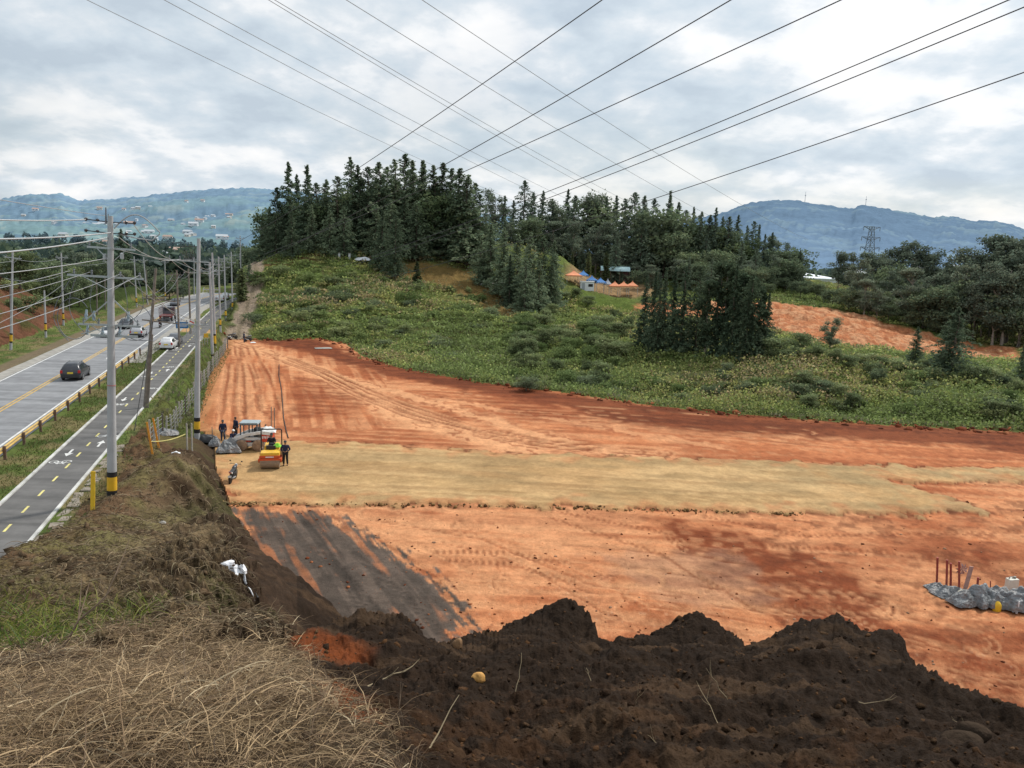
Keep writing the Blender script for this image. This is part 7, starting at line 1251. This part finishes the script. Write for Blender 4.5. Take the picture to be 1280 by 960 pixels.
# ------------------------------------------------------------------ camera, light, sky
def setup():
    cd = bpy.data.cameras.new('camera'); cam = bpy.data.objects.new('camera', cd); C.objects.link(cam); SC.camera = cam
    cd.sensor_fit = 'HORIZONTAL'; cd.sensor_width = 36; cd.lens = 36*F/1280; cd.clip_start = .1; cd.clip_end = 40000
    M = Matrix.Identity(4)
    for i in range(3): M[i][0] = _rt[i]; M[i][1] = _up[i]; M[i][2] = -_f[i]
    M[2][3] = H; cam.matrix_world = M
    az = math.radians(48); el = math.radians(50)          # azimuth from +Y towards +X
    sd = bpy.data.lights.new('sun', 'SUN'); sun = bpy.data.objects.new('sun', sd); C.objects.link(sun); sd.energy = SUN_E; sd.angle = math.radians(5); sd.color = (1, .95, .87)
    d = Vector((math.sin(az)*math.cos(el), math.cos(az)*math.cos(el), math.sin(el))); sun.rotation_euler = d.to_track_quat('Z', 'Y').to_euler(); sun.location = (0, 0, 80)
    w = bpy.data.worlds.new('World'); SC.world = w; w.use_nodes = True; t = w.node_tree; t.nodes.clear()
    n = t.nodes.new; L = t.links.new
    sky = n('ShaderNodeTexSky'); sky.sky_type = 'NISHITA'; sky.sun_disc = False; sky.sun_elevation = el; sky.sun_rotation = az; sky.air_density = 1.2; sky.dust_density = 2.
    b1 = n('ShaderNodeBackground'); b1.inputs[1].default_value = .1; L(sky.outputs[0], b1.inputs[0])
    tc = n('ShaderNodeTexCoord'); sp = n('ShaderNodeSeparateXYZ'); L(tc.outputs['Generated'], sp.inputs[0])
    def math_(op, a, b=None):
        m = n('ShaderNodeMath'); m.operation = op
        for i, v in enumerate((a, b)):
            if v is None: continue
            if isinstance(v, (int, float)): m.inputs[i].default_value = v
            else: L(v, m.inputs[i])
        return m.outputs[0]
    zz = math_('ADD', math_('MAXIMUM', sp.outputs[2], 0.), .3)
    cx = n('ShaderNodeCombineXYZ'); L(math_('DIVIDE', sp.outputs[0], zz), cx.inputs[0]); L(math_('DIVIDE', sp.outputs[1], zz), cx.inputs[1])
    def noise(scale, det, off, dist=0., rough=.55):
        mpn = n('ShaderNodeMapping'); mpn.inputs['Location'].default_value = off; L(cx.outputs[0], mpn.inputs[0])
        k = n('ShaderNodeTexNoise'); k.inputs['Scale'].default_value = scale; k.inputs['Detail'].default_value = det; k.inputs['Distortion'].default_value = dist; k.inputs['Roughness'].default_value = rough; L(mpn.outputs[0], k.inputs['Vector']); return k.outputs['Fac']
    def ramp(v, stops):
        r = n('ShaderNodeValToRGB'); e = r.color_ramp.elements
        while len(e) < len(stops): e.new(.5)
        for i, (p, c) in enumerate(stops): e[i].position = p; e[i].color = (*c, 1)
        L(v, r.inputs[0]); return r.outputs[0]
    big = noise(1.9, 7., (3.1, 1.7, 0), .1, .5); fine = noise(5.2, 9., (7.7, 2.2, 4), .1, .56)
    v = math_('ADD', math_('MULTIPLY', big, .55), math_('MULTIPLY', fine, .45))
    cloud = ramp(v, [(.40, tuple(lin(195, 208, 220)*SKY_K)), (.46, tuple(lin(209, 221, 231)*SKY_K)), (.505, tuple(lin(222, 230, 237)*SKY_K)), (.545, tuple(lin(242, 245, 248)*SKY_K)), (.6, tuple(lin(254, 254, 254)*SKY_K))])
    # brighter towards the veiled sun
    vd = n('ShaderNodeVectorMath'); vd.operation = 'DOT_PRODUCT'; L(tc.outputs['Generated'], vd.inputs[0]); vd.inputs[1].default_value = (math.sin(az)*math.cos(el), math.cos(az)*math.cos(el), math.sin(el))
    gl = math_('POWER', math_('MAXIMUM', vd.outputs['Value'], 0.), 5.); gain = math_('ADD', math_('MULTIPLY', gl, .3), .96)
    sc_ = n('ShaderNodeVectorMath'); sc_.operation = 'SCALE'; L(cloud, sc_.inputs[0]); L(gain, sc_.inputs['Scale'])
    b2 = n('ShaderNodeBackground'); L(sc_.outputs[0], b2.inputs[0])
    cover = ramp(noise(.8, 6., (1.3, 5.2, 9), .3), [(.36, (.66,)*3), (.52, (.98,)*3)])
    mx = n('ShaderNodeMixShader'); L(cover, mx.inputs[0]); L(b1.outputs[0], mx.inputs[1]); L(b2.outputs[0], mx.inputs[2])
    out = n('ShaderNodeOutputWorld'); L(mx.outputs[0], out.inputs[0])
    SC.view_settings.view_transform = 'Standard'; SC.view_settings.look = 'None'; SC.view_settings.exposure = 0; SC.view_settings.gamma = 1
    SC.cycles.max_bounces = 6; SC.cycles.diffuse_bounces = 3; SC.cycles.glossy_bounces = 2; SC.cycles.transparent_max_bounces = 6
SUN_E = 3.4; SKY_K = 1.06
setup()
